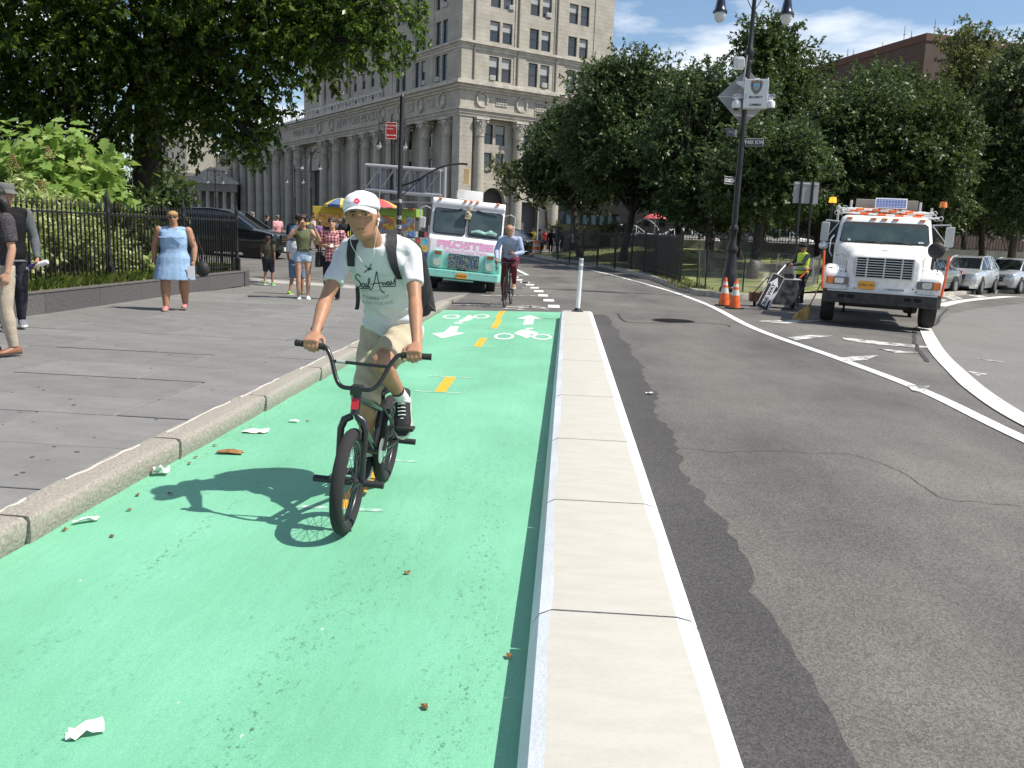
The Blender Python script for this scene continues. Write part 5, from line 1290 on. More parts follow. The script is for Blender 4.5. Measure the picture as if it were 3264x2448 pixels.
car('silver_suv', 'silver car with chrome grille parked at the park kerb', (17.1, 39.2, -.28), R(-36), SILV, 'suv', 'cars parked along the park')
car('grey_sedan', 'dark grey car half hidden behind the white truck', (13.4, 35.7, -.19), R(-42), GREYC, 'sedan', 'cars parked along the park')
car('pale_suv', 'silver car at the picture edge behind the first silver car', (20.75, 43.3, -.33), R(-43), SILV, 'suv', 'cars parked along the park', plate=PLATEO)
car('black_van', 'large black van waiting beyond the end of the iron fence', (-11.3, 34.3, hz(-11, 34)), R(84), BLK, 'van')
car('black_suv', 'black car with yellow plate behind the second cyclist', (-2.1, 58.6, hz(-2, 59)), R(48), BLK, 'suv', plate=mat('yellow_plate', (.75, .6, .12), .5))
for nm, lb, px, Y, rz, pt, stl in [('white_sedan', 'white car on the far street behind the park tree trunk', 2290, 66, 90, WHC, 'sedan'), ('white_suv', 'white car on the far street left of the truck mirror', 2590, 68, 90, WHC, 'suv'), ('dark_suv', 'dark car on the far street behind the railings', 2440, 70, 90, GREYC, 'suv'), ('white_taxi', 'white car far back at the end of the street', 2100, 72, 90, WHC, 'suv')]:
    p = ap(px, 770, Y); car(nm, lb, (p.x, Y, 1.1), R(rz), pt, stl, 'cars on the far street')
# ------------------------------------------------------------------ planting bed: wall, railings, shrubs
WX = -7.63
pw = empty('retaining_wall', (WX, 8.0, 0.15), 0, 'low dark granite wall carrying the iron fence', 'wall')
y = 0.0; i = 0; lens = [1.35, 1.6, 1.25, 1.5, 1.42, 1.7, 1.3]
while y < 12.0:
    L = min(lens[i % 7], 12.1-y); b = MB(); b.bb((-.3, y+.004, -.02), (0, y+L-.004, .30)); b.build('granite_block', WALLG, pw, bevel=.006, seg=1)
    y += L; i += 1
y = 0.0; i = 0
while y < 12.0:
    L = min(2.1, 12.15-y); b = MB(); b.bb((-.33, y+.003, .302), (.012, y+L-.003, .335)); b.build('coping_stone', COPING, pw, bevel=.006, seg=1); y += L; i += 1
b = MB(); b.bb((-.35, 12.12, -.1), (.02, 12.4, .34)); b.build('end_block', WALLG, pw, bevel=.01)
b = MB(); b.bb((-9, 12.13, -.1), (-.352, 12.38, .3)); b.build('return_wall', WALLG, pw)
struct(terrain('planting_bed', [-40, -30, -20, -14, -10, WX-.25], [4, 8, 12, 16, 20.2], SOIL, .47, lambda x, y: .012*clip(-8-x, 0, 20)), 'soil of the planting bed behind the wall')
fl = empty('iron_fence', (WX-.16, 8.4, .485), 0, 'black iron picket fence on the granite wall', 'fence')
def picket_mesh():
    b = MB(); s = .011
    b.box((0, 0, .62), (.022, .022, 1.24)); b.lathe([(.011, 1.14), (.022, 1.155), (.022, 1.175), (.011, 1.19)], 6); b.lathe([(.010, 1.24), (.02, 1.27), (.001, 1.38)], 4)
    return b.mesh('picket', [IRON])
def fpost_mesh():
    b = MB(); b.box((0, 0, .14), (.11, .11, .28)); b.lathe([(.05, .28), (.055, .31), (.035, .36), (.03, .42), (.045, .46), (.03, .5), (.03, 1.0), (.045, 1.04), (.03, 1.1), (.05, 1.16), (.05, 1.22), (.035, 1.25), (.045, 1.32), (.05, 1.38), (.02, 1.46), (.001, 1.6)], 10)
    return b.mesh('post', [IRON], smooth=40)
PM, FP = picket_mesh(), fpost_mesh()
y = 0.0; k_ = 0
posts = [0.15, 3.05, 5.95, 8.85, 11.7]
while y < 11.72:
    if min(abs(y-p) for p in posts) > .06: put('picket', PM, fl, (0, y, 0.0))
    y += .1245
for p in posts: put('post', FP, fl, (0, p, 0))
for z in (.12, 1.15): b = MB(); b.bb((-.012, 0, z-.014), (.012, 11.7, z+.014)); b.build('rail', IRON, fl)
x = -.125
while x > -7.5:
    put('picket', PM, fl, (x, 11.7, 0)); x -= .1245
for xx in (-2.9, -5.8): put('post', FP, fl, (xx, 11.7, 0))
for z in (.12, 1.15): b = MB(); b.bb((-7.5, 11.688, z-.014), (-.02, 11.712, z+.014)); b.build('rail', IRON, fl)
# big-leaved shrub
HL = leafmat('hydrangea_leaf', (.16, .27, .06), (.23, .35, .085), (.36, .46, .16), .4, .4)
def oakleaf():
    out = [(0, 0), (.12, .06), (.30, .16), (.22, .26), (.42, .40), (.26, .50), (.34, .68), (.16, .72), (0, 1.0)]
    b = MB(); R_ = [(x, y, .10*abs(x)-.16*y*y) for x, y in out]; L_ = [(-x, y, .10*abs(x)-.16*y*y) for x, y in out]; C_ = [(0, y, -.16*y*y-.02) for x, y in out]
    for i in range(len(out)-1):
        b.add([C_[i], R_[i], R_[i+1], C_[i+1]], [(0, 1, 2, 3)]); b.add([C_[i], C_[i+1], L_[i+1], L_[i]], [(0, 1, 2, 3)])
    return b.mesh('leaf', [HL], smooth=180)
OL = oakleaf()
def hashrand(m):   # per-object colour variation
    n, l = m.node_tree.nodes, m.node_tree.links
    oi = n.new('ShaderNodeObjectInfo')
    for lk in list(l):
        if lk.from_socket.name == 'Random Per Island': to = lk.to_socket; l.remove(lk); l.new(oi.outputs['Random'], to)
hashrand(HL)
hb_ = (-10.2, 14.6, .5)
hy = empty('oakleaf_shrub', hb_, 0, 'tall light green shrub with big lobed leaves above the fence', 'shrub')
rnd = random.Random(3); st_ = MB()
cl = [(20, 330, 14.5, .55), (95, 320, 14.5, .5), (150, 330, 14.8, .5), (215, 340, 14.6, .42), (60, 390, 14.0, .5), (130, 395, 14.0, .5), (205, 405, 14.0, .42), (10, 420, 13.8, .45), (240, 415, 14, .3), (90, 440, 13.8, .45), (-60, 380, 14.2, .7), (170, 445, 13.9, .35)]
n_leaf = 0
def behind(x, Y):                            # depth at which that line of sight is safely behind the railings
    r_ = ray(x*K2, 600); return max(Y, -8.75*r_.y/r_.x)
cl = [(x, y, behind(x, Y), r) for x, y, Y, r in cl]
for x, y, Y, r in cl:
    c = q2(x, y, Y); base = Vector((c.x*.9-1.0, Y+.2, .5)); limb(st_, Vector((c.x, Y+.2, .5))-Vector(hb_), c-Vector(hb_), .025, .01, .02, rnd, 5)
    for i in range(int(26*r/.5)):
        d = Vector((rnd.gauss(0, 1), rnd.gauss(-.5, .8), rnd.gauss(.45, .8))).normalized(); p = c+d*r*rnd.uniform(.7, 1.05)-Vector(hb_)
        # blade lies out from the stem and droops
        ax = (Vector((d.x, d.y, 0))+Vector((rnd.uniform(-.6, .6), rnd.uniform(-.6, .6), rnd.uniform(-.5, .1)))).normalized()
        up = (Vector((0, -.45, 1))+Vector((rnd.uniform(-.5, .5), rnd.uniform(-.5, .5), 0))); s_ = ax.cross(up).normalized(); u_ = s_.cross(ax)
        Mx = Matrix((s_, ax, u_)).transposed()
        o = put('leaf', OL, hy, p, Mx.to_euler(), rnd.uniform(.19, .31)); n_leaf += 1
stuff(put('inner_foliage', leaf_mesh('inner_foliage', [(tuple(q2(x, y+22, Y+.35)-Vector(hb_)), r*.95) for x, y, Y, r in cl], 150, .2, HL, 5, .3, 12, .2, .8), hy))
st_.build('stem', mat('green_stem', (.12, .10, .05), .8), hy)
for x, y in [(105, 345), (30, 365), (180, 360), (90, 420), (230, 440), (255, 445), (20, 420)]:
    c = q2(x, y, behind(x, 13.6)-.4)-Vector(hb_); b = MB(); rr_ = random.Random(x)
    for i in range(40):
        t = i/40; a = 7*t*6.28; w = .07*(1-t)+.01; b.ball((c.x+w*math.cos(a), c.y+w*math.sin(a), c.z+.22*t), .013, 5)
    stuff(b.build('flower_head', mat('faded_flower', (.22, .13, .06), .9, var=.4, scale=20), hy))
# variegated shrub and grass behind the railings
VAR = leafmat('variegated_leaf', (.16, .26, .06), (.40, .46, .20), (.66, .68, .42), .4)
GRS = leafmat('grass_blade', (.10, .18, .03), (.19, .28, .05), (.34, .38, .10), .35)
def bush(name, label, blobs, leaf, m, seed, dens=130, twig=.2, per=16, droop=.1):
    B = Vector((sum(c[0] for c, r in blobs)/len(blobs), sum(c[1] for c, r in blobs)/len(blobs), .46))
    o = empty(name, B, 0, label, 'shrub'); rnd = random.Random(seed); b = MB()
    for c, r in blobs:
        for k_ in range(4): limb(b, (rnd.uniform(-.2, .2), rnd.uniform(-.2, .2), 0), Vector(c)-B+Vector((rnd.uniform(-.2, .2), rnd.uniform(-.2, .2), 0)), .018, .006, .05, rnd, 4)
    b.build('stem', MATS['green_stem'], o)
    stuff(put('foliage', leaf_mesh('foliage', [(tuple(Vector(c)-B), r) for c, r in blobs], dens, leaf, m, seed, twig, per, droop), o))
    return o
vb = [(-8.35, 12.3, .95), (-8.4, 13.0, 1.2), (-8.5, 13.6, 1.45), (-8.5, 14.3, 1.2), (-8.7, 12.7, 1.6), (-8.8, 13.9, 1.75), (-8.4, 14.9, .95), (-8.9, 14.8, 1.5), (-8.5, 15.5, .85), (-8.6, 12.0, 1.4), (-9.0, 15.6, 1.2)]
bush('variegated_shrub', 'cream edged variegated shrub filling the fence behind the pickets', [((x, y, z), (.42, .5, .42)) for x, y, z in vb], .105, VAR, 4, dens=620, twig=.18)
bush('low_green_shrub', 'darker green low shrub between fence and variegated bush', [((-8.4, 11.2, .9), (.4, .5, .4)), ((-8.5, 10.6, 1.1), (.4, .5, .5)), ((-8.9, 11.3, 1.5), (.5, .6, .5)), ((-8.9, 10.2, 1.6), (.5, .5, .5)), ((-9.4, 11.8, 1.9), (.5, .5, .4)), ((-9.2, 16.3, 1.6), (.5, .5, .4)), ((-9.0, 17, 1.3), (.5, .5, .4))], .12, LF_PALE, 6, dens=420, twig=.25)
bush('cream_leaf_plant', 'small cream leaved plant at the wall behind the woman in blue', [((-7.98, 15.6, .75), (.2, .4, .25)), ((-7.95, 16.0, .62), (.16, .3, .15))], .11, VAR, 8, dens=600, twig=.12)
bush('spiky_dark_plant', 'dark strappy plant with a tall broad leaf behind the fence', [((-8.9, 18.2, 1.5), (.4, .5, .5)), ((-8.8, 18.8, 2.0), (.3, .4, .4)), ((-8.6, 17.6, 1.0), (.3, .4, .4))], .20, LF_MID, 9, dens=260, twig=.3)
def grass(name, n, xr, yr, hr, seed, m, zf, w=.012):
    rg = np.random.default_rng(seed); x = rg.uniform(*xr, n); y = rg.uniform(*yr, n); h = rg.uniform(*hr, n); a = rg.uniform(0, 6.28, n); bnd = rg.uniform(.2, .9, n)
    z = np.array([zf(p, q) for p, q in zip(x, y)]); dx, dy = np.cos(a), np.sin(a)
    b0 = np.stack([x-dy*w, y+dx*w, z], 1); b1 = np.stack([x+dy*w, y-dx*w, z], 1); m0 = np.stack([x+dx*h*bnd*.3-dy*w*.7, y+dy*h*bnd*.3+dx*w*.7, z+h*.65], 1); m1 = np.stack([x+dx*h*bnd*.3+dy*w*.7, y+dy*h*bnd*.3-dx*w*.7, z+h*.65], 1); t = np.stack([x+dx*h*bnd, y+dy*h*bnd, z+h*(1-.25*bnd)], 1)
    V = np.stack([b0, b1, m1, t, m0], 1).reshape(-1, 3); me = bpy.data.meshes.new(name)
    me.vertices.add(n*5); me.vertices.foreach_set('co', V.reshape(-1).astype(np.float32)); me.loops.add(n*5); me.loops.foreach_set('vertex_index', np.arange(n*5, dtype=np.int32))
    me.polygons.add(n); me.polygons.foreach_set('loop_start', np.arange(0, n*5, 5, dtype=np.int32)); me.polygons.foreach_set('loop_total', np.full(n, 5, dtype=np.int32)); me.materials.append(m); me.update(calc_edges=True)
    return put(name, me)
stuff(grass('grass', 9000, (-8.3, -7.72), (8.5, 16.5), (.06, .26), 2, GRS, lambda x, y: .47, .005), 'long grass at the foot of the iron fence')
stuff(grass('grass', 26000, (-14, -7.9), (16.3, 20.0), (.08, .26), 3, GRS, lambda x, y: .47, .006), 'sunlit grass behind the far end of the fence')
tx = [gx for gx in (0,)]
stuff(grass('weeds', 1500, (3.5, 4.5), (26.5, 38), (.04, .14), 5, LF_PALE, lambda x, y: lawnz(x, y)-.02), 'weeds along the park kerb')
# leaves and dust under the pavement edge: small dark joint weeds skipped
# ------------------------------------------------------------------ park railings, street furniture
GALV = mat('galvanised', (.36, .37, .38), .45, metal=.5)
ALU = mat('sign_back_aluminium', (.30, .30, .31), .5, metal=.3)
fr = empty('park_railings', (0, 0, 0), 0, 'black park railings along the kerb behind the white line', 'fence')
fa, fm, fb = g4(1620, 1100, .15), g4(1145, 1000, .15), g4(420, 890, .15)
path = catmull([Vector((fa.x-.3, fa.y-.6, 0)), Vector((fm.x+.15, fm.y, 0)), Vector((g4(740, 940, .15).x+.2, g4(740, 940, .15).y, 0)), Vector((fb.x+.1, fb.y, 0))], 12)
pm2 = MB(); pm2.box((0, 0, .82), (.025, .025, 1.5)); pm2.lathe([(.014, 1.57), (.001, 1.7)], 4); pm2 = pm2.mesh('picket', [IRON])
pp2 = MB(); pp2.box((0, 0, .85), (.08, .08, 1.8)); pp2.lathe([(.06, 1.75), (.05, 1.8), (.001, 1.86)], 8); pp2 = pp2.mesh('post', [IRON])
d = 0; acc = 0; nxt = 0; npost = 0; railpts = []
for p, q in zip(path[:-1], path[1:]):
    L = (q-p).length; t = 0
    while nxt < acc+L:
        pt = p.lerp(q, (nxt-acc)/L); z = hz(pt.x, pt.y)+.13
        put('post' if npost % 16 == 0 else 'picket', pp2 if npost % 16 == 0 else pm2, fr, (pt.x, pt.y, z)); npost += 1; nxt += .135
    acc += L
for zz in (.22, 1.5):
    b = MB(); b.tube([(p.x, p.y, hz(p.x, p.y)+.13+zz) for p in path], .02, 4); b.build('rail', IRON, fr)
# far railings on the park wall
f2 = empty('far_railings', (3, FARY+.17, 1.72), 0, 'black railings on top of the far park wall', 'fence')
pm3 = MB(); pm3.box((0, 0, .5), (.03, .03, 1.0)); pm3 = pm3.mesh('picket', [IRON]); 
for i in range(230): put('picket', pm3, f2, (i*.19, 0, 0))
for zz in (.1, .95): b = MB(); b.bb((0, -.02, zz), (44, .02, zz+.04)); b.build('rail', IRON, f2)
# sagging chain-link fence round the corner
CHAIN = [g4(1715, 1150, .15), g4(1780, 1165, .15), g4(2120, 1190, .15)]
cpts = [Vector((CHAIN[0].x, CHAIN[0].y, 0)), Vector((4.25, 26.6, 0)), Vector((CHAIN[2].x, CHAIN[2].y, 0)), Vector((6.6, 26.9, 0)), Vector((8.1, 29.8, 0)), Vector((9.25, 32.4, 0))]
cf = empty('chain_link_fence', (0, 0, 0), 0, 'low sagging chain link fence around the lamp post corner', 'fence')
WIRE = mat('chain_wire', (.16, .16, .16), .45, metal=.5)
ht = [1.28, 1.25, 1.05, .98, 1.05, 1.1]
b = MB(); bp3 = MB()
for i in range(len(cpts)-1):
    a, c = cpts[i], cpts[i+1]; L = (c-a).length; n = max(3, int(L/.085)); m_ = 13
    def Pt(u, v):
        u = clip(u, 0, 1); p = a.lerp(c, u); h = (ht[i]+(ht[i+1]-ht[i])*u)-.10*math.sin(math.pi*u); off = .05*math.sin(u*9+v*3)
        nrm = Vector((-(c-a).y, (c-a).x, 0)).normalized(); q = p+nrm*off; return Vector((q.x, q.y, lawnz(q.x, q.y)-.02+h*v))
    st = 2
    for s in (1, -1):
        for k_ in range(-m_, n+m_):
            P = [Pt((k_+s*j)/n if s > 0 else (k_+m_-j)/n, j/m_) for j in range(m_+1) if 0 <= ((k_+s*j) if s > 0 else (k_+m_-j)) <= n]
            if len(P) > 1: b.tube(P, .0055, 3, cap=False)
stuff(b.build('wire_mesh', WIRE, cf, fix=False))
for i, c in enumerate(cpts):
    q = MB(); q.cyl((c.x, c.y, lawnz(c.x, c.y)-.2), (c.x, c.y, lawnz(c.x, c.y)+ht[i]+.06), .022, 8); q.build('post', IRON, cf)
rr = empty('wire_roll', (7.0, 28.6, lawnz(7, 28.6)), 0, 'roll of black wire fencing lying behind the worker', 'wire roll')
b = MB(); rnd = random.Random(6)
for i in range(26):
    z = i*.045; b.tube([(.38*math.cos(t)+rnd.uniform(-.02, .02), .2*math.sin(t), z+.03*math.sin(t*2)) for t in [2*math.pi*j/14 for j in range(14)]], .008, 4, closed=True)
for j in range(14):
    t = 2*math.pi*j/14; b.cyl((.38*math.cos(t), .2*math.sin(t), 0), (.38*math.cos(t), .2*math.sin(t), 1.15), .006, 4)
stuff(b.build('wire_coil', IRON, rr, fix=False))
# ---- ornate lamp post with police camera box
lp = empty('lamp_post', (4.72, 25.3, .12), 0, 'tall black ornate lamp post carrying camera box and street signs', 'lamp post', rot=(0, R(.6), 0))
b = MB(); b.lathe([(.27, 0), (.27, .16), (.22, .2), (.22, .55), (.19, .62), (.15, .95), (.13, 1.15), (.17, 1.2), (.17, 1.3), (.105, 1.42), (.1, 1.75), (.13, 1.8), (.13, 1.86), (.09, 1.95)], 12); b.build('base', IRON, lp, smooth=40)
b = MB(); b.lathe([(.085, 1.9), (.08, 4.2), (.07, 6.3), (.11, 6.34), (.11, 6.4), (.08, 6.45), (.13, 6.6), (.13, 6.7), (.075, 6.8), (.06, 7.4), (.055, 8.6), (.09, 8.66), (.05, 8.8), (.02, 9.1)], 12); b.build('shaft', IRON, lp, smooth=40)
b = MB()
for s in (-1, 1):
    b.tube([(s*(.02+.9*t), 0, 8.45+.35*math.sin(math.pi*t*.9)) for t in [i/10 for i in range(11)]], .025, 6)
    cx = s*.16; b.tube([(cx+.11*(1-t*.5)*math.cos(6*t+1.5)*s, 0, 8.32+.11*(1-t*.5)*math.sin(6*t+1.5)) for t in [i/14 for i in range(15)]], .014, 5)
    b.tube([(s*.03, 0, 7.75), (s*.12, 0, 7.9), (s*.2, 0, 8.05), (s*.14, 0, 8.2)], .012, 5)
b.cyl((-.32, 0, 7.42), (.32, 0, 7.42), .014, 6)
b.build('scroll_arm', IRON, lp)
for s in (-1, 1):
    x = s*.9
    b = MB(); b.lathe([(.02, 8.5), (.035, 8.4), (.06, 8.2), (.065, 8.12), (.1, 8.05), (.13, 7.88), (.16, 7.75), (.2, 7.7), (.2, 7.66)], 14, org=(x, 0, 0)); lh = b.build('lamp_head', mat('lamp_blue_black', (.012, .015, .028), .25, coat=.4), lp, smooth=40)
    b = MB(); b.lathe([(.165, 7.67), (.16, 7.58), (.12, 7.47), (.05, 7.41), (.001, 7.4)], 14, org=(x, 0, 0)); b.build('lamp_globe', mat('frosted_globe', (.62, .62, .6), .25, coat=.4), lh, smooth=180)
text_m = mat('sign_black_ink', (.01, .01, .012), .6)
# police camera box
WB = mat('white_box_paint', (.72, .72, .71), .45)
cb = empty('camera_box', (4.72+.27, 25.3-.28, 5.62), R(-9), 'white security camera box with police shield on the lamp post', 'camera box')
b = MB(); b.bb((-.32, -.13, -.38), (.32, .17, .38)); b.build('box', WB, cb, bevel=.012)
b = MB(); b.bb((-.54, -.05, .3), (-.32, .1, .34)); b.prism([(-.54, .3), (-.32, .3), (-.32, .16)], -.04, .09, 'Y'); b.build('bracket', WB, cb)
def shield(k_): return [(x*k_, z*k_+.17) for x, z in [(-.15, .155), (-.1, .17), (-.05, .16), (0, .185), (.05, .16), (.1, .17), (.15, .155), (.16, .05), (.13, -.07), (.06, -.16), (0, -.2), (-.06, -.16), (-.13, -.07), (-.16, .05)]]
for k_, m_, y0 in ((1.0, INK, -.134), (.9, mat('badge_gold', (.5, .3, .1), .5), -.137), (.76, mat('badge_navy', (.03, .05, .12), .5), -.140), (.58, mat('badge_sky', (.2, .42, .62), .5), -.143), (.3, MATS['badge_gold'], -.146)):
    b = MB(); b.prism(shield(k_) if k_ > .5 else [(x*.8, (z-.17)*.8+.15) for x, z in shield(k_)], y0, -.128, 'Y'); b.build('shield_emblem', m_, cb)
text('lettering', 'SECURITY', .082, text_m, cb, (0, -.133, -.1), (math.pi/2, 0, 0), .002, bold=.003); text('lettering', 'CAMERA', .082, text_m, cb, (0, -.133, -.3), (math.pi/2, 0, 0), .002, bold=.003)
text('lettering', 'POLICE', .045, mat('badge_white', (.7, .7, .65), .5), cb, (0, -.142, .27), (math.pi/2, 0, 0), .002)
b = MB(); b.bb((-.27, -.16, -.14), (-.245, -.13, .0)); b.build('latch', GR, cb)
b = MB(); b.bb((-.06, -.05, .38), (.08, .05, .42)); b.cyl((-.3, 0, .38), (-.3, 0, .44), .015, 6); b.cyl((.3, 0, .38), (.3, 0, .44), .015, 6); b.build('lug', WB, cb)
for s in (-1, 1):
    x = s*.47+(-.03 if s < 0 else -.06)
    b = MB(); b.lathe([(.04, -.1), (.05, -.16), (.11, -.2), (.125, -.27), (.12, -.36), (.1, -.38)], 14, org=(x, -.05, 0)); dm = b.build('dome_camera', WB, cb, smooth=40)
    b = MB(); b.ball((x, -.05, -.38), (.09, .09, .08), 12); b.build('dome_lens', CARGLASS, dm, smooth=180)
    b = MB(); b.bb((x-.11, -.1, -.12), (x+.11, -.08, -.02)); sg = b.build('name_plate', PLATEW, dm)
    text('lettering', 'NYPD', .085, mat('nypd_blue', (.05, .15, .45), .5), sg, (x, -.103, -.07), (math.pi/2, 0, 0), .001, bold=.002)
b = MB(); b.cyl((-.36, .1, .3), (-.3, .1, 1.05), .018, 6); an = b.build('antenna_mast', GALV, cb)
b = MB(); b.box((-.52, .02, .82), (.26, .09, .34)); b.build('antenna_panel', WB, an, bevel=.02)
b = MB(); b.box((-.46, -.04, .82), (.2, .05, .24)); b.build('antenna_cover', PLATEW, an, bevel=.02)
# big diamond sign seen from behind
ds = empty('diamond_sign', (4.80, 25.48, 5.6), 0, 'grey back of a big diamond road sign behind the camera box', 'road sign')
b = MB(); b.prism([(-.78, 0), (0, -.78), (.78, 0), (0, .78)], -.004, .004, 'Y'); b.build('sign_plate', ALU, ds)
for z, w in ((0, .76), (-.5, .27)): b = MB(); b.bb((-w, -.03, z-.012), (w, -.005, z+.012)); b.build('sign_brace', mat('brace_light', (.6, .6, .58), .5), ds)
def streetsign(name, label, c, rz, w, h, s, back, fore, size, cat='street sign', sx=1.0):
    o = empty(name, c, rz, label, cat); b = MB(); b.prism(rrect(w, h, .012, 2), -.006, .006, 'Y'); b.build('sign_plate', back, o)
    b = MB(); P = rrect(w-.02, h-.02, .01, 2)
    for i in range(len(P)):
        p, q = P[i], P[(i+1) % len(P)]; b.tube([(p[0], -.0075, p[1]), (q[0], -.0075, q[1])], .004, 4)
    b.build('sign_border', fore, o); text('lettering', s, size, fore, o, (0, -.0085, 0), (math.pi/2, 0, 0), .001, sx=sx, bold=size*.02)
    return o
SBR = mat('sign_brown_black', (.035, .028, .025), .5); SWH = mat('sign_white', (.78, .78, .76), .45)
streetsign('street_name_sign', 'dark street sign reading PARK ROW on the lamp post', (5.1, 25.22, 4.36), R(-14), .50, .22, 'PARK ROW', SBR, SWH, .155, sx=.62)
streetsign('street_name_sign', 'dim street sign reading CENTRE ST turned away on the lamp post', (4.47, 25.3, 4.62), R(48), .55, .2, 'CENTRE ST', mat('sign_purple', (.05, .045, .07), .5), mat('sign_grey_ink', (.35, .36, .42), .5), .12, sx=.75)
ow = empty('one_way_sign', (4.5, 25.22, 3.3), R(28), 'black and white one way arrow sign low on the lamp post', 'road sign')
def oneway(o, w, h):
    b = MB(); b.prism(rrect(w, h, .02, 2), -.005, .005, 'Y'); b.build('sign_plate', mat('sign_dark', (.02, .02, .02), .5), o)
    b = MB(); P = rrect(w*.95, h*.9, .015, 2)
    for i in range(len(P)): p, q = P[i], P[(i+1) % len(P)]; b.tube([(p[0], -.006, p[1]), (q[0], -.006, q[1])], h*.02, 4)
    b.build('sign_border', SWH, o)
    b = MB(); b.prism([(-w*.43, -h*.2), (w*.2, -h*.2), (w*.2, -h*.38), (w*.44, 0), (w*.2, h*.38), (w*.2, h*.2), (-w*.43, h*.2)], -.008, -.004, 'Y'); b.build('arrow', SWH, o)
    text('lettering', 'ONE WAY', h*.36, text_m, o, (-w*.08, -.009, 0), (math.pi/2, 0, 0), .001, sx=w/h*.42, bold=h*.008)
oneway(ow, .40, .22)
# sign backs on two posts in the park
sb = empty('park_sign', (8.43, 32, lawnz(8.4, 32)), R(8), 'grey back of a square park sign on two posts', 'road sign')
b = MB(); b.bb((-.46, -.01, 2.85), (.46, .01, 3.6)); b.build('sign_plate', ALU, sb)
for x in (-.2, .22): b = MB(); b.cyl((x, -.04, -.1), (x, -.04, 3.62), .045, 6); b.build('post', IRON, sb)
b = MB(); b.bb((-.42, -.03, 3.52), (.42, -.012, 3.545)); b.build('sign_brace', MATS['brace_light'], sb)
# ---- cones, propped sign, machine, broom
CONE = mat('cone_orange', (.80, .14, .03), .5, var=.15, scale=9); CONEW = mat('cone_band', (.60, .58, .54), .6, var=.15, scale=9)
def cone(loc, label, rz):
    o = empty('traffic_cone', loc, rz, label, 'traffic cone', 'cones by the kerb')
    b = MB(); b.prism(rrect(.37, .37, .05, 3), 0, .03); b.build('base', BLACKP, o)
    pr = [(.135, .03), (.118, .22), (.1, .32), (.075, .46), (.066, .52), (.05, .6), (.03, .71)]
    for i in range(6):
        b = MB(); b.lathe([pr[i], pr[i+1]], 20); b.build('band' if i in (2, 4) else 'cone_body', CONEW if i in (2, 4) else CONE, o, smooth=40)
    return o
cone((4.08, 20.95, 0), 'front orange and white traffic cone beside the propped sign', .3); cone((3.97, 21.75, 0), 'rear orange cone standing just behind the front cone', .1)
os_ = empty('propped_one_way_sign', (4.80, 20.98, .0), 0, 'defaced one way sign leaning upright on the street machine', 'road sign', rot=(R(-20), 0, R(-6)))
so_ = empty('sign_frame', (0, 0, .44)); so_.parent = os_; so_.rotation_euler = (0, R(-90+16), 0)
bpy.data.objects.remove(so_)
def propped():
    w, h = .96, .32; T = Matrix.Translation((.12, 0, .45)) @ Matrix.Rotation(R(-66), 4, 'Y')
    b = MB(); b.T = T; b.prism(rrect(w, h, .04, 4), -.005, .005, 'Y'); b.build('sign_plate', mat('sign_dark', (.02, .02, .02), .5), os_)
    b = MB(); b.T = T; P = rrect(w-.03, h-.03, .035, 4)
    for i in range(len(P)): p, q = P[i], P[(i+1) % len(P)]; b.tube([(p[0], -.007, p[1]), (q[0], -.007, q[1])], .007, 4)
    b.build('sign_border', SWH, os_)
    b = MB(); b.T = T; b.prism([(-w*.4, -h*.2), (w*.2, -h*.2), (w*.17, -h*.36), (w*.42, 0), (w*.2, h*.38), (w*.2, h*.2), (-w*.4, h*.2)], -.009, -.004, 'Y'); b.build('arrow', SWH, os_)
    text('lettering', 'ONE WAY', .12, text_m, os_, (0, 0, 0), (0, 0, 0), .001, sx=1.15, bold=.003, T=T @ Matrix.Translation((-.1, -.011, 0)) @ Matrix.Rotation(math.pi/2, 4, 'X'))
    b = MB(); b.T = T; b.prism([(-.42, -.13), (-.2, -.1), (-.12, .02), (-.02, -.08), (.1, -.14), (-.1, -.15), (-.3, -.15)], -.0135, -.0105, 'Y'); b.build('paint_tear', mat('torn_grey', (.55, .56, .58), .6), os_)
propped()
mc = empty('striping_machine', (5.5, 21.95, 0), R(-8), 'grimy grey line painting machine beside the kerb', 'machine')
GRM = mat('grimy_metal', (.34, .33, .30), .6, metal=.1, col2=(.10, .09, .08), scale=6, detail=9, lo=.45, hi=.6)
b = MB(); b.bb((-.3, -.2, .08), (.28, .35, .70)); b.build('tank', GRM, mc, bevel=.02)
b = MB(); b.bb((-.34, -.23, .70), (.34, .4, .725)); b.build('tray', mat('tray_white', (.6, .6, .57), .5, var=.2, scale=9), mc)
b = MB(); b.bb((-.85, .0, .12), (-.35, .4, .36)); b.build('gravity_box', mat('rust_box', (.2, .13, .07), .8, var=.4, scale=6), mc, bevel=.02)
b = MB(); b.cyl((-.8, -.1, .3), (-.45, .1, .74), .014, 6); b.cyl((-.5, -.1, .3), (-.42, .1, .74), .014, 6); b.cyl((.3, .3, .1), (.62, .4, .95), .016, 6); b.cyl((.3, -.15, .05), (.5, .3, .72), .016, 6); b.cyl((.2, .3, .95), (.65, .4, .95), .016, 6); b.build('handle_frame', IRON, mc)
b = MB(); b.bb((-.06, .0, .725), (.14, .2, .86)); b.bb((.12, -.06, .725), (.17, -.02, .84)); b.build('engine', BLACKP, mc, bevel=.015)
b = MB(); b.cyl((-.32, -.1, .725), (-.02, .3, 1.06), .018, 6); b.build('striped_stick', SWH, mc)
b = MB(); b.loft([[(.3, .1, .74), (.36, .12, .76), (.36, .14, .76), (.3, .12, .74)], [(.5, .2, .98), (.62, .24, 1.06), (.62, .26, 1.05), (.5, .22, .98)]]); b.build('orange_flag', CONE, mc)
for x, y in ((-.7, .3), (.2, .3), (.2, -.1)): wheel(mc, (x, y, .11), .11, .06, 14, side=1)
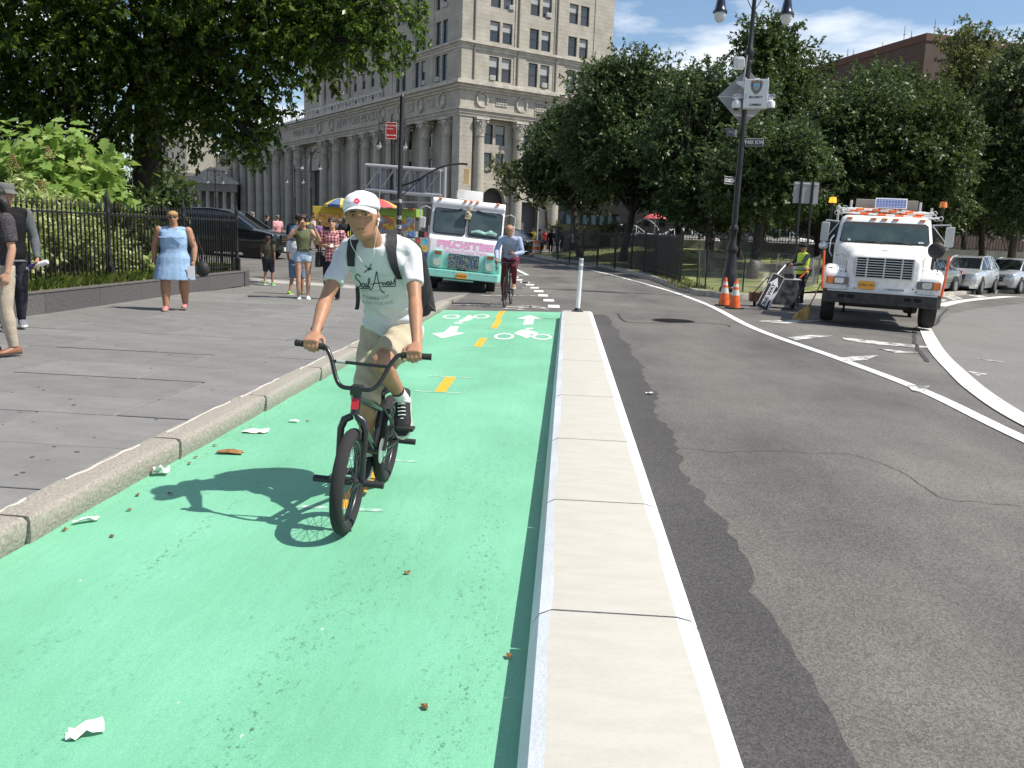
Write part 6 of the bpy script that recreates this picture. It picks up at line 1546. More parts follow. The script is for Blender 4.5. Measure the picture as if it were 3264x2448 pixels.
br = empty('straw_broom', (5.06, 18.55, 0), 0, 'straw broom leaning on the white truck fender', 'broom')
b = MB(); b.cyl((.12, 0, .3), (.50, .12, 1.17), .014, 8); b.build('handle', mat('broom_wood', (.45, .30, .14), .6), br)
b = MB(); b.loft([[(x*a+ox, y*a, z) for x, y in rrect(.34, .12, .05, 3)] for a, ox, z in ((1.0, -.06, .0), (.9, -.04, .08), (.6, .03, .2), (.25, .1, .29), (.12, .125, .34))]); b.build('bristles', mat('straw', (.42, .27, .09), .9, var=.35, scale=30, stretch=(1, 1, .1), bump=.8, bscale=60), br, smooth=50)
# ---- flexible post on the divider end
fx = empty('flexible_post', (.25, 16.1, .175), 0, 'slim white plastic bollard on the end of the concrete divider', 'bollard', rot=(0, R(1.5), 0))
b = MB(); b.lathe([(.11, 0), (.11, .015), (.07, .03), (.05, .07)], 16); b.build('base', BLACKP, fx, smooth=40)
b = MB(); b.lathe([(.042, .05), (.04, .5), (.04, .98), (.038, .99)], 14); b.build('tube', mat('white_plastic', (.75, .76, .78), .35), fx, smooth=40)
for z in (.78, .90): b = MB(); b.lathe([(.0415, z), (.0415, z+.075)], 14); b.build('reflective_band', mat('reflective_grey', (.42, .44, .46), .3, metal=.4), fx, smooth=40)
# ---- orange barrel
p = gp(1350+1655*.217, 600+1000*.217); bl_ = empty('traffic_barrel', (p.x, p.y, p.z), 0, 'orange and white striped traffic barrel at the park corner', 'traffic barrel')
pr = [(.29, .0), (.29, .2), (.28, .21), (.275, .42), (.265, .43), (.26, .62), (.25, .63), (.245, .82), (.235, .83), (.23, 1.0)]
for i in range(0, 9, 2): b = MB(); b.lathe([pr[i], pr[i+1]], 20); b.build('band', CONE if (i//2) % 2 == 0 else CONEW, bl_, smooth=40)
b = MB(); b.lathe([(.34, 0), (.34, .06), (.3, .08)], 16); b.build('base', BLACKP, bl_)
# ---- signal pole with red sign and mast arm
sp_ = empty('signal_pole', (-4.72, 24, hz(-4.7, 24)), 0, 'black traffic signal pole with mast arm left of the ice cream truck', 'signal pole', rot=(0, R(.8), 0))
b = MB(); b.lathe([(.16, 0), (.16, .3), (.1, .4), (.07, .5), (.066, 5.1), (.05, 5.15), (.001, 5.22)], 12); b.build('pole', IRON, sp_, smooth=40)
for z in (.9, 1.1, 1.35, 1.6, 1.85, 2.3): b = MB(); b.lathe([(.071, z), (.071, z+.1)], 12); b.build('sticker_band', mat('sticker_grey', (.55, .54, .5), .7, col2=(.1, .1, .1), scale=18), sp_)
b = MB(); P = [(0, 0, 2.75), (.5, .0, 2.95), (1.1, 0, 3.3), (1.6, 0, 3.42), (1.86, 0, 3.42)]; b.tube(catmull(P, 6), .03, 8); b.cyl((0, 0, 2.45), (.6, 0, 2.98), .015, 6); b.build('mast_arm', IRON, sp_)
b = MB(); b.cyl((1.85, 0, 3.42), (1.85, 0, 3.3), .02, 6); b.bb((1.77, -.07, 2.88), (1.93, .07, 3.3)); b.build('signal_head', mat('signal_tan', (.55, .40, .2), .5), sp_, bevel=.02)
ns = streetsign('parking_sign', 'red no stopping sign on the signal pole', (-4.92, 23.91, 4.235), R(4), .31, .45, '', mat('sign_red', (.45, .015, .02), .45), SWH, .05, 'parking sign')
text('lettering', 'NO STOPPING', .062, SWH, ns, (.0, -.0085, .13), (math.pi/2, 0, 0), .001, sx=.72, bold=.001); text('lettering', 'Anytime', .062, SWH, ns, (-.03, -.0085, .05), (math.pi/2, 0, 0), .001, sx=.85)
b = MB(); b.prism([(-.13, -.12), (-.09, -.09), (-.09, -.112), (.09, -.112), (.09, -.09), (.13, -.12), (.09, -.15), (.09, -.128), (-.09, -.128), (-.09, -.15)], -.0095, -.0065, 'Y'); b.build('arrow', SWH, ns)
# ---- overhead sign truss
gz = 60.0
tr = empty('sign_truss', (-14.1, gz, 0), R(-6), 'grey overhead sign truss with lattice braces behind the signal pole', 'sign gantry')
TG = mat('truss_grey', (.42, .43, .44), .5, metal=.2)
b = MB(); L = 5.3
for y_, z in ((0, 6.0), (0, 4.35), (1.2, 6.0), (1.2, 4.35)): b.cyl((0, y_, z), (L, y_, z-.25), .12, 8)
b.build('chord', TG, tr)
for i in range(6):
    x = L*i/5; b = MB(); b.cyl((x, 0, 4.35-.25*i/5), (x, 0, 6-.25*i/5), .05, 6); b.cyl((x, 1.2, 4.35-.25*i/5), (x, 1.2, 6-.25*i/5), .05, 6); b.cyl((x, 0, 6-.25*i/5), (x, 1.2, 6-.25*i/5), .04, 6); b.build('upright', TG, tr)
    if i < 5: b = MB(); b.cyl((x, 0, 4.4-.25*i/5), (x+L/5, 0, 5.9-.25*i/5), .045, 6); b.build('brace', TG, tr)
for i in range(9): b = MB(); b.bb((.4+i*.5, 1.3, 4.2), (.5+i*.5, 1.4, 6.1)); b.build('sign_stiffener', ALU, tr)
b = MB(); b.bb((.2, 1.42, 4.1), (5.1, 1.46, 6.0)); b.build('sign_panel', ALU, tr)
b = MB(); b.cyl((L+.15, .6, .2), (L+.15, .6, 6.1), .14, 10); b.build('support_post', TG, tr)
b = MB(); b.bb((1.2, -.6, 3.55), (5.0, .6, 3.62)); b.cyl((1.2, -.6, 3.6), (1.2, -.6, 4.3), .03, 5); b.cyl((4.9, -.6, 3.6), (4.9, -.6, 4.2), .03, 5); b.build('catwalk', TG, tr)
# ---- double lamp posts near the stone building
def lamp2(c, H_, label, scale=1.0, arms=True):
    o = empty('double_lamp_post', c, 0, label, 'lamp post', 'double lamp posts by the stone building')
    b = MB(); b.lathe([(.3, 0), (.3, .3), (.16, .9), (.1, 1.3), (.1, H_*.55), (.14, H_*.56), (.08, H_*.58), (.07, H_*.93), (.2, H_*.95), (.12, H_*.98), (.02, H_*1.03)], 8); b.build('shaft', IRON, o, smooth=40)
    b = MB(); b.tube([(-.9, 0, H_*.95), (-.45, 0, H_*.965), (0, 0, H_*.95), (.45, 0, H_*.965), (.9, 0, H_*.95)], .04, 6)
    for s in (-1, 1): b.tube([(s*(.35+.2*math.cos(t)), 0, H_*.91+.2*math.sin(t)) for t in [2*math.pi*i/10 for i in range(10)]], .025, 5, closed=True); b.cyl((s*.9, 0, H_*.99), (s*.9, 0, H_*.8), .03, 6)
    b.build('arm', IRON, o)
    for s in (-1, 1):
        b = MB(); b.lathe([(.05, H_*.86), (.1, H_*.82), (.22, H_*.79)], 10, org=(s*.9, 0, 0)); lh = b.build('lamp_head', IRON, o, smooth=40)
        b = MB(); b.lathe([(.19, H_*.79), (.16, H_*.77), (.001, H_*.755)], 10, org=(s*.9, 0, 0)); b.build('lamp_globe', MATS['frosted_globe'], lh, smooth=180)
    return o
lamp2((-12.4, 60.5, .3), 9.0, 'double lamp post with scrolls behind the red parking sign'); lamp2((-25.4, 85, .6), 8.7, 'double lamp post in front of the great portal'); lamp2((-30.2, 95, .6), 7.6, 'double lamp post partly behind the dark leaves'); lamp2((q2(1157, 500, 78).x, 78, .3), 8.0, 'double lamp post beside the pale street tree'); lamp2((q2(465, 400, 100).x, 100, .6), 7.5, 'double lamp post before the temple front')
# ------------------------------------------------------------------ people
TS = bpy.data.scenes.new('welding')          # scratch scene, removed at the end
def fuse(mb, name, mats, parent, voxel, smooth=4, fac=.5, decim=None):
    """weld overlapping limbs into one continuous surface"""
    if not hasattr(mats, '__len__'): mats = [mats]
    me = mb.mesh(name+'_tmp', mats, fix=True)
    o = bpy.data.objects.new('tmp', me); TS.collection.objects.link(o)
    m1 = o.modifiers.new('r', 'REMESH'); m1.mode = 'VOXEL'; m1.voxel_size = voxel; m1.use_smooth_shade = True
    if smooth: m2 = o.modifiers.new('s', 'SMOOTH'); m2.factor = fac; m2.iterations = smooth
    vl = TS.view_layers[0]; vl.update(); ev = o.evaluated_get(vl.depsgraph)
    out = bpy.data.meshes.new_from_object(ev); out.name = name
    bpy.data.objects.remove(o); bpy.data.meshes.remove(me)
    out.materials.clear()
    for m in mats: out.materials.append(m)
    out.shade_smooth()
    return put(name, out, parent)
def V3(*a): return Vector(a)
def sect(mb, secs, n=20, m=None):
    """loft of elliptical sections: (centre, width dir, depth dir, half width, half depth)"""
    rings = []
    for c, w, d, hw, hd in secs:
        c, w, d = Vector(c), Vector(w), Vector(d)
        rings.append([c+w*(hw*math.copysign(abs(math.cos(t))**.85, math.cos(t)))+d*(hd*math.copysign(abs(math.sin(t))**.85, math.sin(t))) for t in [2*math.pi*i/n for i in range(n)]])
    mb.loft(rings, m)
HEADT = [(-.118, .05, .0, .022), (-.109, .076, .02, .034), (-.088, .086, .045, .049), (-.055, .090, .065, .060), (-.02, .092, .085, .070), (.01, .089, .095, .0735), (.035, .091, .10, .0755), (.06, .093, .102, .0765), (.085, .084, .098, .073), (.105, .06, .08, .056), (.117, .03, .045, .032), (.122, .002, .002, .002)]
def head_radii(z):
    T = HEADT
    if z <= T[0][0]: return T[0][1:]
    for a, b in zip(T[:-1], T[1:]):
        if z <= b[0]:
            t = (z-a[0])/(b[0]-a[0]); return tuple(a[i]+(b[i]-a[i])*t for i in (1, 2, 3))
    return T[-1][1:]
def head(mb, M, s=1.0, nth=40, nz=34):
    """head with brow, sockets, nose, lips, chin and ears; faces -y of M"""
    g = lambda x, c, w: math.exp(-((x-c)/w)**2)
    rings = []
    for j in range(nz+1):
        z = -.118+.24*(j/nz); f, b, w = head_radii(z); ring = []
        for i in range(nth):
            t = 2*math.pi*i/nth; cx, sy = math.sin(t), math.cos(t)
            x = w*math.copysign(abs(cx)**.92, cx); y = -f*sy if sy > 0 else -b*sy
            if sy > 0:
                dn = .033*g(x, 0, .0145)*(g(z, -.010, .016) if z < -.010 else math.exp(-((z+.010)/.030)**2))
                dn += .006*g(abs(x), .012, .008)*g(z, -.018, .009)
                dn += -.013*g(abs(x), .033, .017)*g(z, .026, .015)+.004*g(abs(x), .03, .03)*g(z, .05, .012)
                dn += .008*g(x, 0, .024)*(g(z, -.047, .006)+g(z, -.062, .007))-.006*g(x, 0, .026)*g(z, -.054, .004)
                dn += .006*g(x, 0, .022)*g(z, -.098, .014)+.004*g(abs(x), .05, .02)*g(z, .0, .02)
                y -= dn
            ring.append(M @ Vector((x*s, y*s, z*s)))
        rings.append(ring)
    mb.loft(rings)
    for q in (-1, 1):
        b = MB(); b.ball((0, 0, 0), (.013*s, .022*s, .034*s), 10)
        T = M @ Matrix.Translation((q*.077*s, .012*s, .008*s)) @ Matrix.Rotation(q*R(18), 4, 'Z') @ Matrix.Rotation(R(10), 4, 'X')
        mb.add([T @ Vector(p) for p in b.v], b.f)
def face_bits(parent, M, s, dark, lip=None, eyes=True, brow=True):
    if eyes:
        for q in (-1, 1):
            b = MB(); b.ball(M @ Vector((q*.032*s, -.0725*s, .0265*s)), (.0115*s, .0075*s, .0048*s), 10); e = b.build('eye', mat('eye_white', (.26, .22, .19), .4), parent, smooth=180)
            b = MB(); b.ball(M @ Vector((q*.032*s, -.0782*s, .0265*s)), (.005*s, .0032*s, .0042*s), 8); b.build('iris', mat('iris_dark', (.02, .013, .01), .2), e, smooth=180)
    if brow:
        for q in (-1, 1):
            b = MB(); b.tube([M @ Vector((q*x*s, y*s+.001, z*s)) for x, y, z in ((.013, -.094, .0425), (.03, -.0905, .0455), (.05, -.078, .041))], [.003*s, .0038*s, .002*s], 6); b.build('eyebrow', dark, parent)
    b = MB(); b.tube([M @ Vector((x*s, y*s, z*s)) for x, y, z in ((-.024, -.083, -.055), (-.01, -.093, -.052), (.01, -.093, -.052), (.024, -.083, -.055))], [.002*s, .0045*s, .0045*s, .002*s], 6); b.build('lips', lip or mat('lip_skin', (.32, .13, .10), .5), parent)
def hair_shell(parent, M, s, m, line, thick=.012, name='hair', lump=.0, bottom=None, noise=9):
    """hair cap: from the hairline (function of the angle from the front) to the crown"""
    b = MB(); n = 40; rows = 14; rings = []
    rnd = random.Random(4)
    for j in range(rows+1):
        ring = []
        for i in range(n):
            t = 2*math.pi*i/n; a = abs((t+math.pi) % (2*math.pi)-math.pi); z0 = line(a); z = z0+(.124-z0)*(j/rows)**.9
            f, bb, w = head_radii(min(z, .1215)); k_ = thick*(1+lump*math.sin(i*noise*.7+j*2.1)*.6)*(.45 if j == 0 else 1)
            x = (w+k_)*math.sin(t); y = -(f+k_)*math.cos(t) if math.cos(t) > 0 else -(bb+k_)*math.cos(t)
            ring.append(M @ Vector((x*s, y*s, (z+k_*(j/rows))*s)))
        rings.append(ring)
    b.loft(rings); return b.build(name, m, parent, smooth=180)
SHORTL = lambda a: .062 if a < .7 else (.062-(a-.7)*.055 if a < 1.5 else (.018-(a-1.5)*.045))
def hand(mb, wrist, fwd, nrm, thumb, s=1.0, curl=25, r=.0085, spread=.06, tcurl=15):
    """palm, four unequal fingers with knuckle bends, thumb from the side of the palm. nrm: the way the fingers curl"""
    w, d, n_ = Vector(wrist), Vector(fwd).normalized(), Vector(nrm); n_ = (n_-d*n_.dot(d)).normalized()
    t = Vector(thumb); t = (t-d*t.dot(d)-n_*t.dot(n_)).normalized()
    L = .088*s
    sect(mb, [(w-d*.02*s, t, n_, .026*s, .02*s), (w+d*.01*s, t, n_, .029*s, .019*s), (w+d*L*.5, t, n_, .040*s, .0165*s), (w+d*L, t, n_, .041*s, .0125*s), (w+d*(L+.008*s), t, n_, .036*s, .009*s)], 12)
    for i, (off, l) in enumerate(((.031, .078), (.0105, .088), (-.0105, .082), (-.031, .064))):
        p = w+d*(L-.006*s)+t*off*s; dd = (d+t*off*spread*10*s).normalized(); P = [p]; q = p; a = 0
        for sg, f in ((.45, .9), (.32, 1.0), (.23, .8)):
            a += R(curl*f); v = dd*math.cos(a)+n_*math.sin(a); q = q+v*l*sg*s; P.append(q)
        mb.tube(P, [r*1.12*s, r*1.05*s, r*.98*s, r*.8*s], 8); mb.ball(P[-1], r*.8*s, 8)
    p = w+d*.025*s+t*.03*s; v1 = (t*.75+d*.75+n_*.25).normalized(); v2 = (t*.25+d*.85+n_*math.sin(R(tcurl+20))).normalized(); v3 = (d*.8+n_*math.sin(R(tcurl*2+15))).normalized()
    P = [p, p+v1*.04*s, p+v1*.04*s+v2*.032*s, p+v1*.04*s+v2*.032*s+v3*.024*s]; mb.tube(P, [r*1.5*s, r*1.25*s, r*1.15*s, r*.85*s], 8); mb.ball(P[-1], r*.85*s, 8)
def shoe(parent, ankle, toe_dir, s, m, sole, name='shoe', up=None, sandal=False):
    """low shoe with a separate sole, pointing along toe_dir from under the ankle"""
    d = Vector(toe_dir).normalized(); u = Vector(up) if up is not None else V3(0, 0, 1); u = (u-d*u.dot(d)).normalized(); w = d.cross(u)
    a = Vector(ankle)-u*.075*s
    b = MB(); sect(b, [(a-d*.075*s+u*.035*s, w, u, .02*s, .02*s), (a-d*.06*s+u*.04*s, w, u, .036*s, .045*s), (a-d*.02*s+u*.048*s, w, u, .038*s, .055*s), (a+d*.04*s+u*.036*s, w, u, .039*s, .042*s), (a+d*.11*s+u*.026*s, w, u, .046*s, .028*s), (a+d*.165*s+u*.02*s, w, u, .041*s, .02*s), (a+d*.195*s+u*.016*s, w, u, .02*s, .01*s)], 14)
    o = b.build(name, m, parent, smooth=180)
    out = [(-.085, .0), (-.07, .03), (-.02, .037), (.05, .04), (.11, .05), (.16, .046), (.195, .028), (.207, 0)]
    pl = [a+d*x*s+w*y*s for x, y in out]+[a+d*x*s-w*y*s for x, y in out[::-1]]
    b = MB(); b.loft([[p-u*.003*s for p in pl], [p+u*.02*s for p in pl]]); b.build('sole', sole, o)
    return o
SKIN1 = mat('skin_light', (.47, .27, .18), .5, var=.07, scale=14, spec=.35)
SKIN2 = mat('skin_tan', (.36, .19, .115), .5, var=.08, scale=14, spec=.35)
SKIN3 = mat('skin_brown', (.21, .10, .06), .5, var=.08, scale=14, spec=.4)
HBLACK = mat('hair_black', (.012, .010, .009), .5, var=.4, scale=60, bump=.5, bscale=120, stretch=(1, 1, .15))
HBROWN = mat('hair_brown', (.055, .028, .016), .5, var=.4, scale=60, bump=.5, bscale=120, stretch=(1, 1, .15))
HBLOND = mat('hair_blond', (.40, .23, .09), .6, var=.3, scale=60, bump=.6, bscale=120)
HGREY = mat('hair_grey', (.16, .15, .14), .6, var=.3, scale=60, bump=.5, bscale=120)
def cloth(name, col, var=.08, bump=.35, bs=16, **k): return mat(name, col, .85, var=var, scale=9, bump=bump, bscale=bs, spec=.25, **k)
def person(name, label, loc, rz, H=1.7, skin=SKIN1, top=None, bottom=None, kind='tee', low='jeans', bulk=1.0, stride=.0, J=None, hair='short', hairm=HBROWN, shoem=None, solem=None,
           vox=.012, glasses=False, lean=0.0, group=None, headrot=(0, 0, 0), face=True, cat='person', flare=0, woman=False, armsw=0.0, handcurl=30, vest=None):
    """standing or walking figure facing -y of its Empty; J overrides joints (figure space, metres)"""
    k_ = H/1.75; b_ = bulk; o = empty(name, loc, rz, label, cat, group); J = J or {}
    sh, hp = (.185 if woman else .205)*k_*(1+(b_-1)*.45), .095*k_*(1+(b_-1)*.5)
    jt = dict(pel=V3(0, 0, .94*k_), waist=V3(0, -.01*lean, 1.08*k_), chest=V3(0, -.12*lean*k_, 1.30*k_), neck=V3(0, -.22*lean*k_, 1.47*k_), head=V3(0, -.27*lean*k_-.015, 1.625*k_))
    for q, s in (('R', -1), ('L', 1)):
        st = stride*(1 if s < 0 else -1)
        jt['sh'+q] = V3(s*sh, -.18*lean*k_, 1.405*k_); jt['hip'+q] = V3(s*hp, 0, .92*k_)
        jt['ank'+q] = V3(s*hp*1.05, -st*.42*k_, (.085+max(0, -st)*.10)*k_); jt['knee'+q] = V3(s*hp*1.1, -st*.22*k_-.035*k_-max(0, -st)*.05, .50*k_)
        aw = -st*.8+armsw
        jt['elb'+q] = jt['sh'+q]+V3(s*.06*k_*b_, -aw*.10*k_+.02, -.28*k_); jt['wr'+q] = jt['elb'+q]+V3(s*.0, -aw*.16*k_-.05*k_, -.24*k_)
        jt['toe'+q] = V3(0, -1, 0)
    for a, c in J.items(): jt[a] = Vector(c)
    M = Matrix.Translation(jt['head']) @ (Matrix.Rotation(headrot[2], 4, 'Z') @ Matrix.Rotation(headrot[0], 4, 'X') @ Matrix.Rotation(headrot[1], 4, 'Y'))
    X, Y = V3(1, 0, 0), V3(0, 1, 0)
    def torso(mb, e, z1=None, flared=0, hem=None):
        p, w, c, n = jt['pel'], jt['waist'], jt['chest'], jt['neck']; bw = b_
        ww = (.118 if woman else .138)*k_*bw; hw = (.162 if woman else .155)*k_*bw; cw = (.148 if woman else .165)*k_*(1+(bw-1)*.7)
        S = []
        if hem: S += hem
        S += ([] if kind == 'dress' and hem else [(p-V3(0, 0, .07*k_), X, Y, hw*.92+e, .10*k_*bw+e)])+[(p, X, Y, hw+e, .108*k_*bw+e), (p.lerp(w, .6), X, Y, ww*1.06+e, .094*k_*bw+e), (w, X, Y, ww+e, .09*k_*bw+e), (w.lerp(c, .5), X, Y, (ww+cw)/2*1.03+e, .10*k_*bw+e), (c, X, Y, cw+e, (.118 if woman else .11)*k_*(1+(bw-1)*.7)+e),
              (c.lerp(n, .55), X, Y, sh*.88+e, .085*k_*(1+(bw-1)*.5)+e), (c.lerp(n, .82), X, Y, sh*.62+e, .066*k_+e), (n, X, Y, .075*k_+e, .062*k_+e)]
        for q in 'RL': mb.tube([n-V3(0, -.01, .05*k_), n.lerp(jt['sh'+q], .5)+V3(0, 0, -.008), jt['sh'+q]], [.045*k_+e, .045*k_+e, .046*k_+e], 10)
        if z1: S += z1
        sect(mb, S, 22)
    def arm(mb, q, e, upto=1.0):
        a, b2, c = jt['sh'+q], jt['elb'+q], jt['wr'+q]; g = k_*(1+(b_-1)*.5)
        P = [a+V3(0, 0, .012), a.lerp(b2, .35), a.lerp(b2, .75), b2, b2.lerp(c, .28), b2.lerp(c, .7), c]; Rr = [.054*g, .05*g, .042*g, .038*g, .040*g, .032*g, .026*g]
        if upto < 1:
            n_ = {.35: 2, .45: 3, .5: 4}.get(upto, 3); P = P[:n_]; Rr = Rr[:n_]
        mb.tube(P, [r+e for r in Rr], 12); mb.ball(P[0], Rr[0]+e, 10)
    def leg(mb, q, e, upto=7, g=1.0):
        a, b2, c = jt['hip'+q], jt['knee'+q], jt['ank'+q]; gg = k_*(1+(b_-1)*.8)
        P = [a+V3(0, 0, .03), a.lerp(b2, .3), a.lerp(b2, .7), b2, b2.lerp(c, .28), b2.lerp(c, .65), c]; Rr = [.088*gg, .084*gg, .066*gg, .053*gg, .056*gg, .042*gg, .033*gg]
        P, Rr = P[:upto], Rr[:upto]; mb.tube(P, [(r+e)*g for r in Rr], 14)
    # body
    B = MB(); torso(B, -.004)
    B.tube([jt['neck']-V3(0, 0, .03), jt['neck'].lerp(jt['head'], .5), M @ V3(0, .02, -.04)], [.06*k_*(1+(b_-1)*.5), .052*k_*(1+(b_-1)*.5), .055*k_], 12)
    head(B, M, k_ if H > 1.4 else k_*1.15, 32, 26); hs = k_ if H > 1.4 else k_*1.15
    for q, s in (('R', -1), ('L', 1)):
        arm(B, q, 0); leg(B, q, 0)
        f = (jt['wr'+q]-jt['elb'+q]).normalized(); f = Vector(J.get('hd'+q, f))
        hand(B, jt['wr'+q], f, J.get('hn'+q, V3(-s*.9, .3, 0)), J.get('ht'+q, V3(0, -1, .1)), k_*.98, handcurl)
        ad = jt['toe'+q].normalized(); an = jt['ank'+q]; B.tube([an+V3(0, .02*k_, -.03*k_)-ad*.02, an+ad*.05*k_-V3(0, 0, .045*k_), an+ad*.13*k_-V3(0, 0, .06*k_)], [.034*k_, .034*k_, .024*k_], 10)
    body = fuse(B, 'body', skin, o, vox, 3)
    if face: face_bits(body, M, hs, hairm, brow=not glasses, eyes=not glasses)
    if glasses:
        b = MB()
        for q in (-1, 1): b.ball(M @ Vector((q*.034*hs, -.088*hs, .028*hs)), (.027*hs, .010*hs, .020*hs), 10)
        b.tube([M @ Vector((x*hs, y*hs, .034*hs)) for x, y in ((-.077, .01), (-.07, -.06), (-.03, -.096), (.03, -.096), (.07, -.06), (.077, .01))], .004*hs, 6); b.build('sunglasses', mat('dark_lens', (.01, .008, .008), .15, coat=.4), o, smooth=60)
    # clothes
    if top:
        e = {'tee': .016, 'long': .016, 'tank': .010, 'dress': .018, 'blouse': .02}[kind]*min(1, k_); T = MB(); p = jt['pel']
        if kind == 'dress':
            zk = (jt['kneeR'].z+jt['kneeL'].z)/2+.05*k_; hem = [(V3(0, -.02, zk), X, Y, .20*k_*b_+flare, .14*k_*b_+flare*.6), (V3(0, -.01, (zk+p.z)/2), X, Y, .185*k_*b_+flare*.5, .13*k_*b_), (p-V3(0, 0, .11*k_), X, Y, .170*k_*b_+.014, .118*k_*b_+.012)]
            torso(T, e, None, 0, hem)
        elif kind == 'tank': torso(T, e, hem=None)
        else: torso(T, e, hem=[(p-V3(0, 0, .10*k_), X, Y, .165*k_*b_+e+.006, .115*k_*b_+e+.006)])
        for q in 'RL':
            if kind in ('tee', 'blouse'): arm(T, q, e+.010*k_, .45)
            elif kind == 'long': arm(T, q, e*.8, 1.0)
        fuse(T, {'dress': 'dress'}.get(kind, 'shirt'), top, o, vox, 4)
    if vest:
        T = MB(); torso(T, .03); fuse(T, 'vest', vest, o, vox, 3)
    if bottom:
        Bt = MB(); p = jt['pel']; e = .014
        sect(Bt, [(p+V3(0, 0, .07*k_), X, Y, (.135 if woman else .145)*k_*b_+e, .095*k_*b_+e), (p, X, Y, .162*k_*b_+e, .11*k_*b_+e), (p-V3(0, 0, .1*k_), X, Y, .155*k_*b_+e, .10*k_*b_+e)], 18)
        for q in 'RL': leg(Bt, q, e+(.012 if low == 'shorts' else 0), {'jeans': 7, 'shorts': 4, 'hot': 2}[low])
        fuse(Bt, {'jeans': 'trousers'}.get(low, 'shorts'), bottom, o, vox, 3)
    for q in 'RL': shoe(o, jt['ank'+q], jt['toe'+q], k_, shoem or SHOEB, solem or SOLEW)
    # hair
    if hair == 'short': hair_shell(o, M, hs, hairm, SHORTL, .010, lump=.2)
    elif hair == 'long':
        hair_shell(o, M, hs, hairm, lambda a: .06 if a < .5 else (.06-(a-.5)*.12 if a < 1.3 else -.04-(a-1.3)*.03), .017, lump=.2)
        Hm = MB(); sect(Hm, [(M @ V3(0, .05, .05), X, Y, .075*hs, .06*hs), (M @ V3(0, .085, -.05), X, Y, .09*hs, .055*hs), (jt['neck']+V3(0, .09, -.02), X, Y, .10*hs, .05*hs), (jt['neck']+V3(0, .12, -.18*k_), X, Y, .10*hs, .04*hs), (jt['neck']+V3(0, .12, -.30*k_), X, Y, .06*hs, .02*hs)], 14); Hm.build('hair_length', hairm, o, smooth=180)
    elif hair == 'bun':
        hair_shell(o, M, hs, hairm, lambda a: .065 if a < .6 else .065-(a-.6)*.075, .012); b = MB(); b.ball(M @ V3(.05, .09, -.06), (.05, .045, .06), 12); b.build('ponytail', hairm, o, smooth=180)
    return o, jt, M
SHOEB = mat('shoe_black', (.015, .015, .016), .7); SOLEW = mat('sole_white', (.7, .7, .68), .6); SHOEW = mat('shoe_white', (.75, .75, .74), .6)
# ------------------------------------------------------------------ small bicycle and its rider
BMX = mat('gloss_black_frame', (.012, .012, .013), .35, coat=.3); BMXG = mat('frame_dark_green', (.012, .018, .014), .3, coat=.4)
bk = empty('bmx_bicycle', (-1.055, 4.10, 0.014), 0, 'black small wheeled bike with pegs ridden towards the camera', 'bicycle', rot=(0, R(3.5), 0))
def bikewheel(parent, y, r=.268, tr=.033, n=40, spokes=36):
    b = MB(); b.tube([(0, y+(r-tr)*math.cos(t), r+(r-tr)*math.sin(t)) for t in [2*math.pi*i/n for i in range(n)]], tr, 12, closed=True, up=(1, 0, 0)); ty = b.build('tyre', mat('tread_rubber', (.022, .021, .022), .85, bump=.5, bscale=320), parent, smooth=60)
    b = MB(); rr = r-tr*2+.004; b.tube([(0, y+rr*math.cos(t), r+rr*math.sin(t)) for t in [2*math.pi*i/n for i in range(n)]], [(.016, .012)]*n, 8, closed=True, up=(1, 0, 0)); b.build('rim', BMX, ty, smooth=60)
    b = MB()
    for i in range(spokes):
        t = 2*math.pi*i/spokes; s = 1 if i % 2 else -1; t2 = t+(.5 if (i//2) % 2 else -.5)
        b.cyl((s*.028, y+.025*math.cos(t2), r+.025*math.sin(t2)), (s*.003, y+rr*math.cos(t), r+rr*math.sin(t)), .0013, 4)
    stuff(b.build('spokes', mat('spoke_steel', (.12, .12, .12), .35, metal=.8), ty))
    b = MB(); b.lathe([(.012, -.055), (.03, -.035), (.022, -.02), (.022, .02), (.03, .035), (.012, .055)], 14, axis='X', org=(0, y, r)); b.build('hub', BMX, ty, smooth=40)
    return ty
fw_ = bikewheel(bk, 0); rw_ = bikewheel(bk, .93)
def tb(name, pts, r, m=BMX, n=10, parent=bk): b = MB(); b.tube(pts, r, n); return b.build(name, m, parent, smooth=60)
HB, HT = V3(0, .035, .60), V3(0, .062, .70)
tb('head_tube', [HB, HT], .024); tb('top_tube', [HT+V3(0, .01, -.02), V3(0, .66, .505)], .017); tb('down_tube', [HB+V3(0, .01, .015), V3(0, .56, .30)], .019, BMXG); tb('seat_tube', [V3(0, .56, .29), V3(0, .69, .53)], .016)
for s in (-1, 1):
    tb('chainstay', [V3(s*.03, .57, .29), V3(s*.06, .72, .28), V3(s*.062, .93, .265)], .0095); tb('seatstay', [V3(s*.015, .68, .505), V3(s*.055, .82, .38), V3(s*.062, .93, .265)], .008)
    tb('fork_leg', [V3(s*.012, .033, .595), V3(s*.048, .03, .575), V3(s*.062, .022, .53), V3(s*.062, .004, .265)], [.018, .02, .018, .012])
    tb('peg', [V3(s*.075, 0, .265), V3(s*.178, 0, .265)], .0185, mat('peg_rubber', (.02, .02, .021), .55)); tb('peg', [V3(s*.075, .93, .265), V3(s*.175, .93, .265)], .0185, MATS['peg_rubber'])
tb('bottom_bracket', [V3(-.04, .56, .29), V3(.04, .56, .29)], .024)
b = MB(); b.bb((-.03, .02, .700), (.03, .085, .75)); b.build('stem', BMX, bk, bevel=.008)
b = MB(); b.prism(rrect(.038, .055, .008, 3), -.002, .002, 'Y'); hbd = b.build('head_badge', mat('badge_red', (.55, .02, .03), .4), bk, (0, .0225, .66), (R(-15), 0, 0))
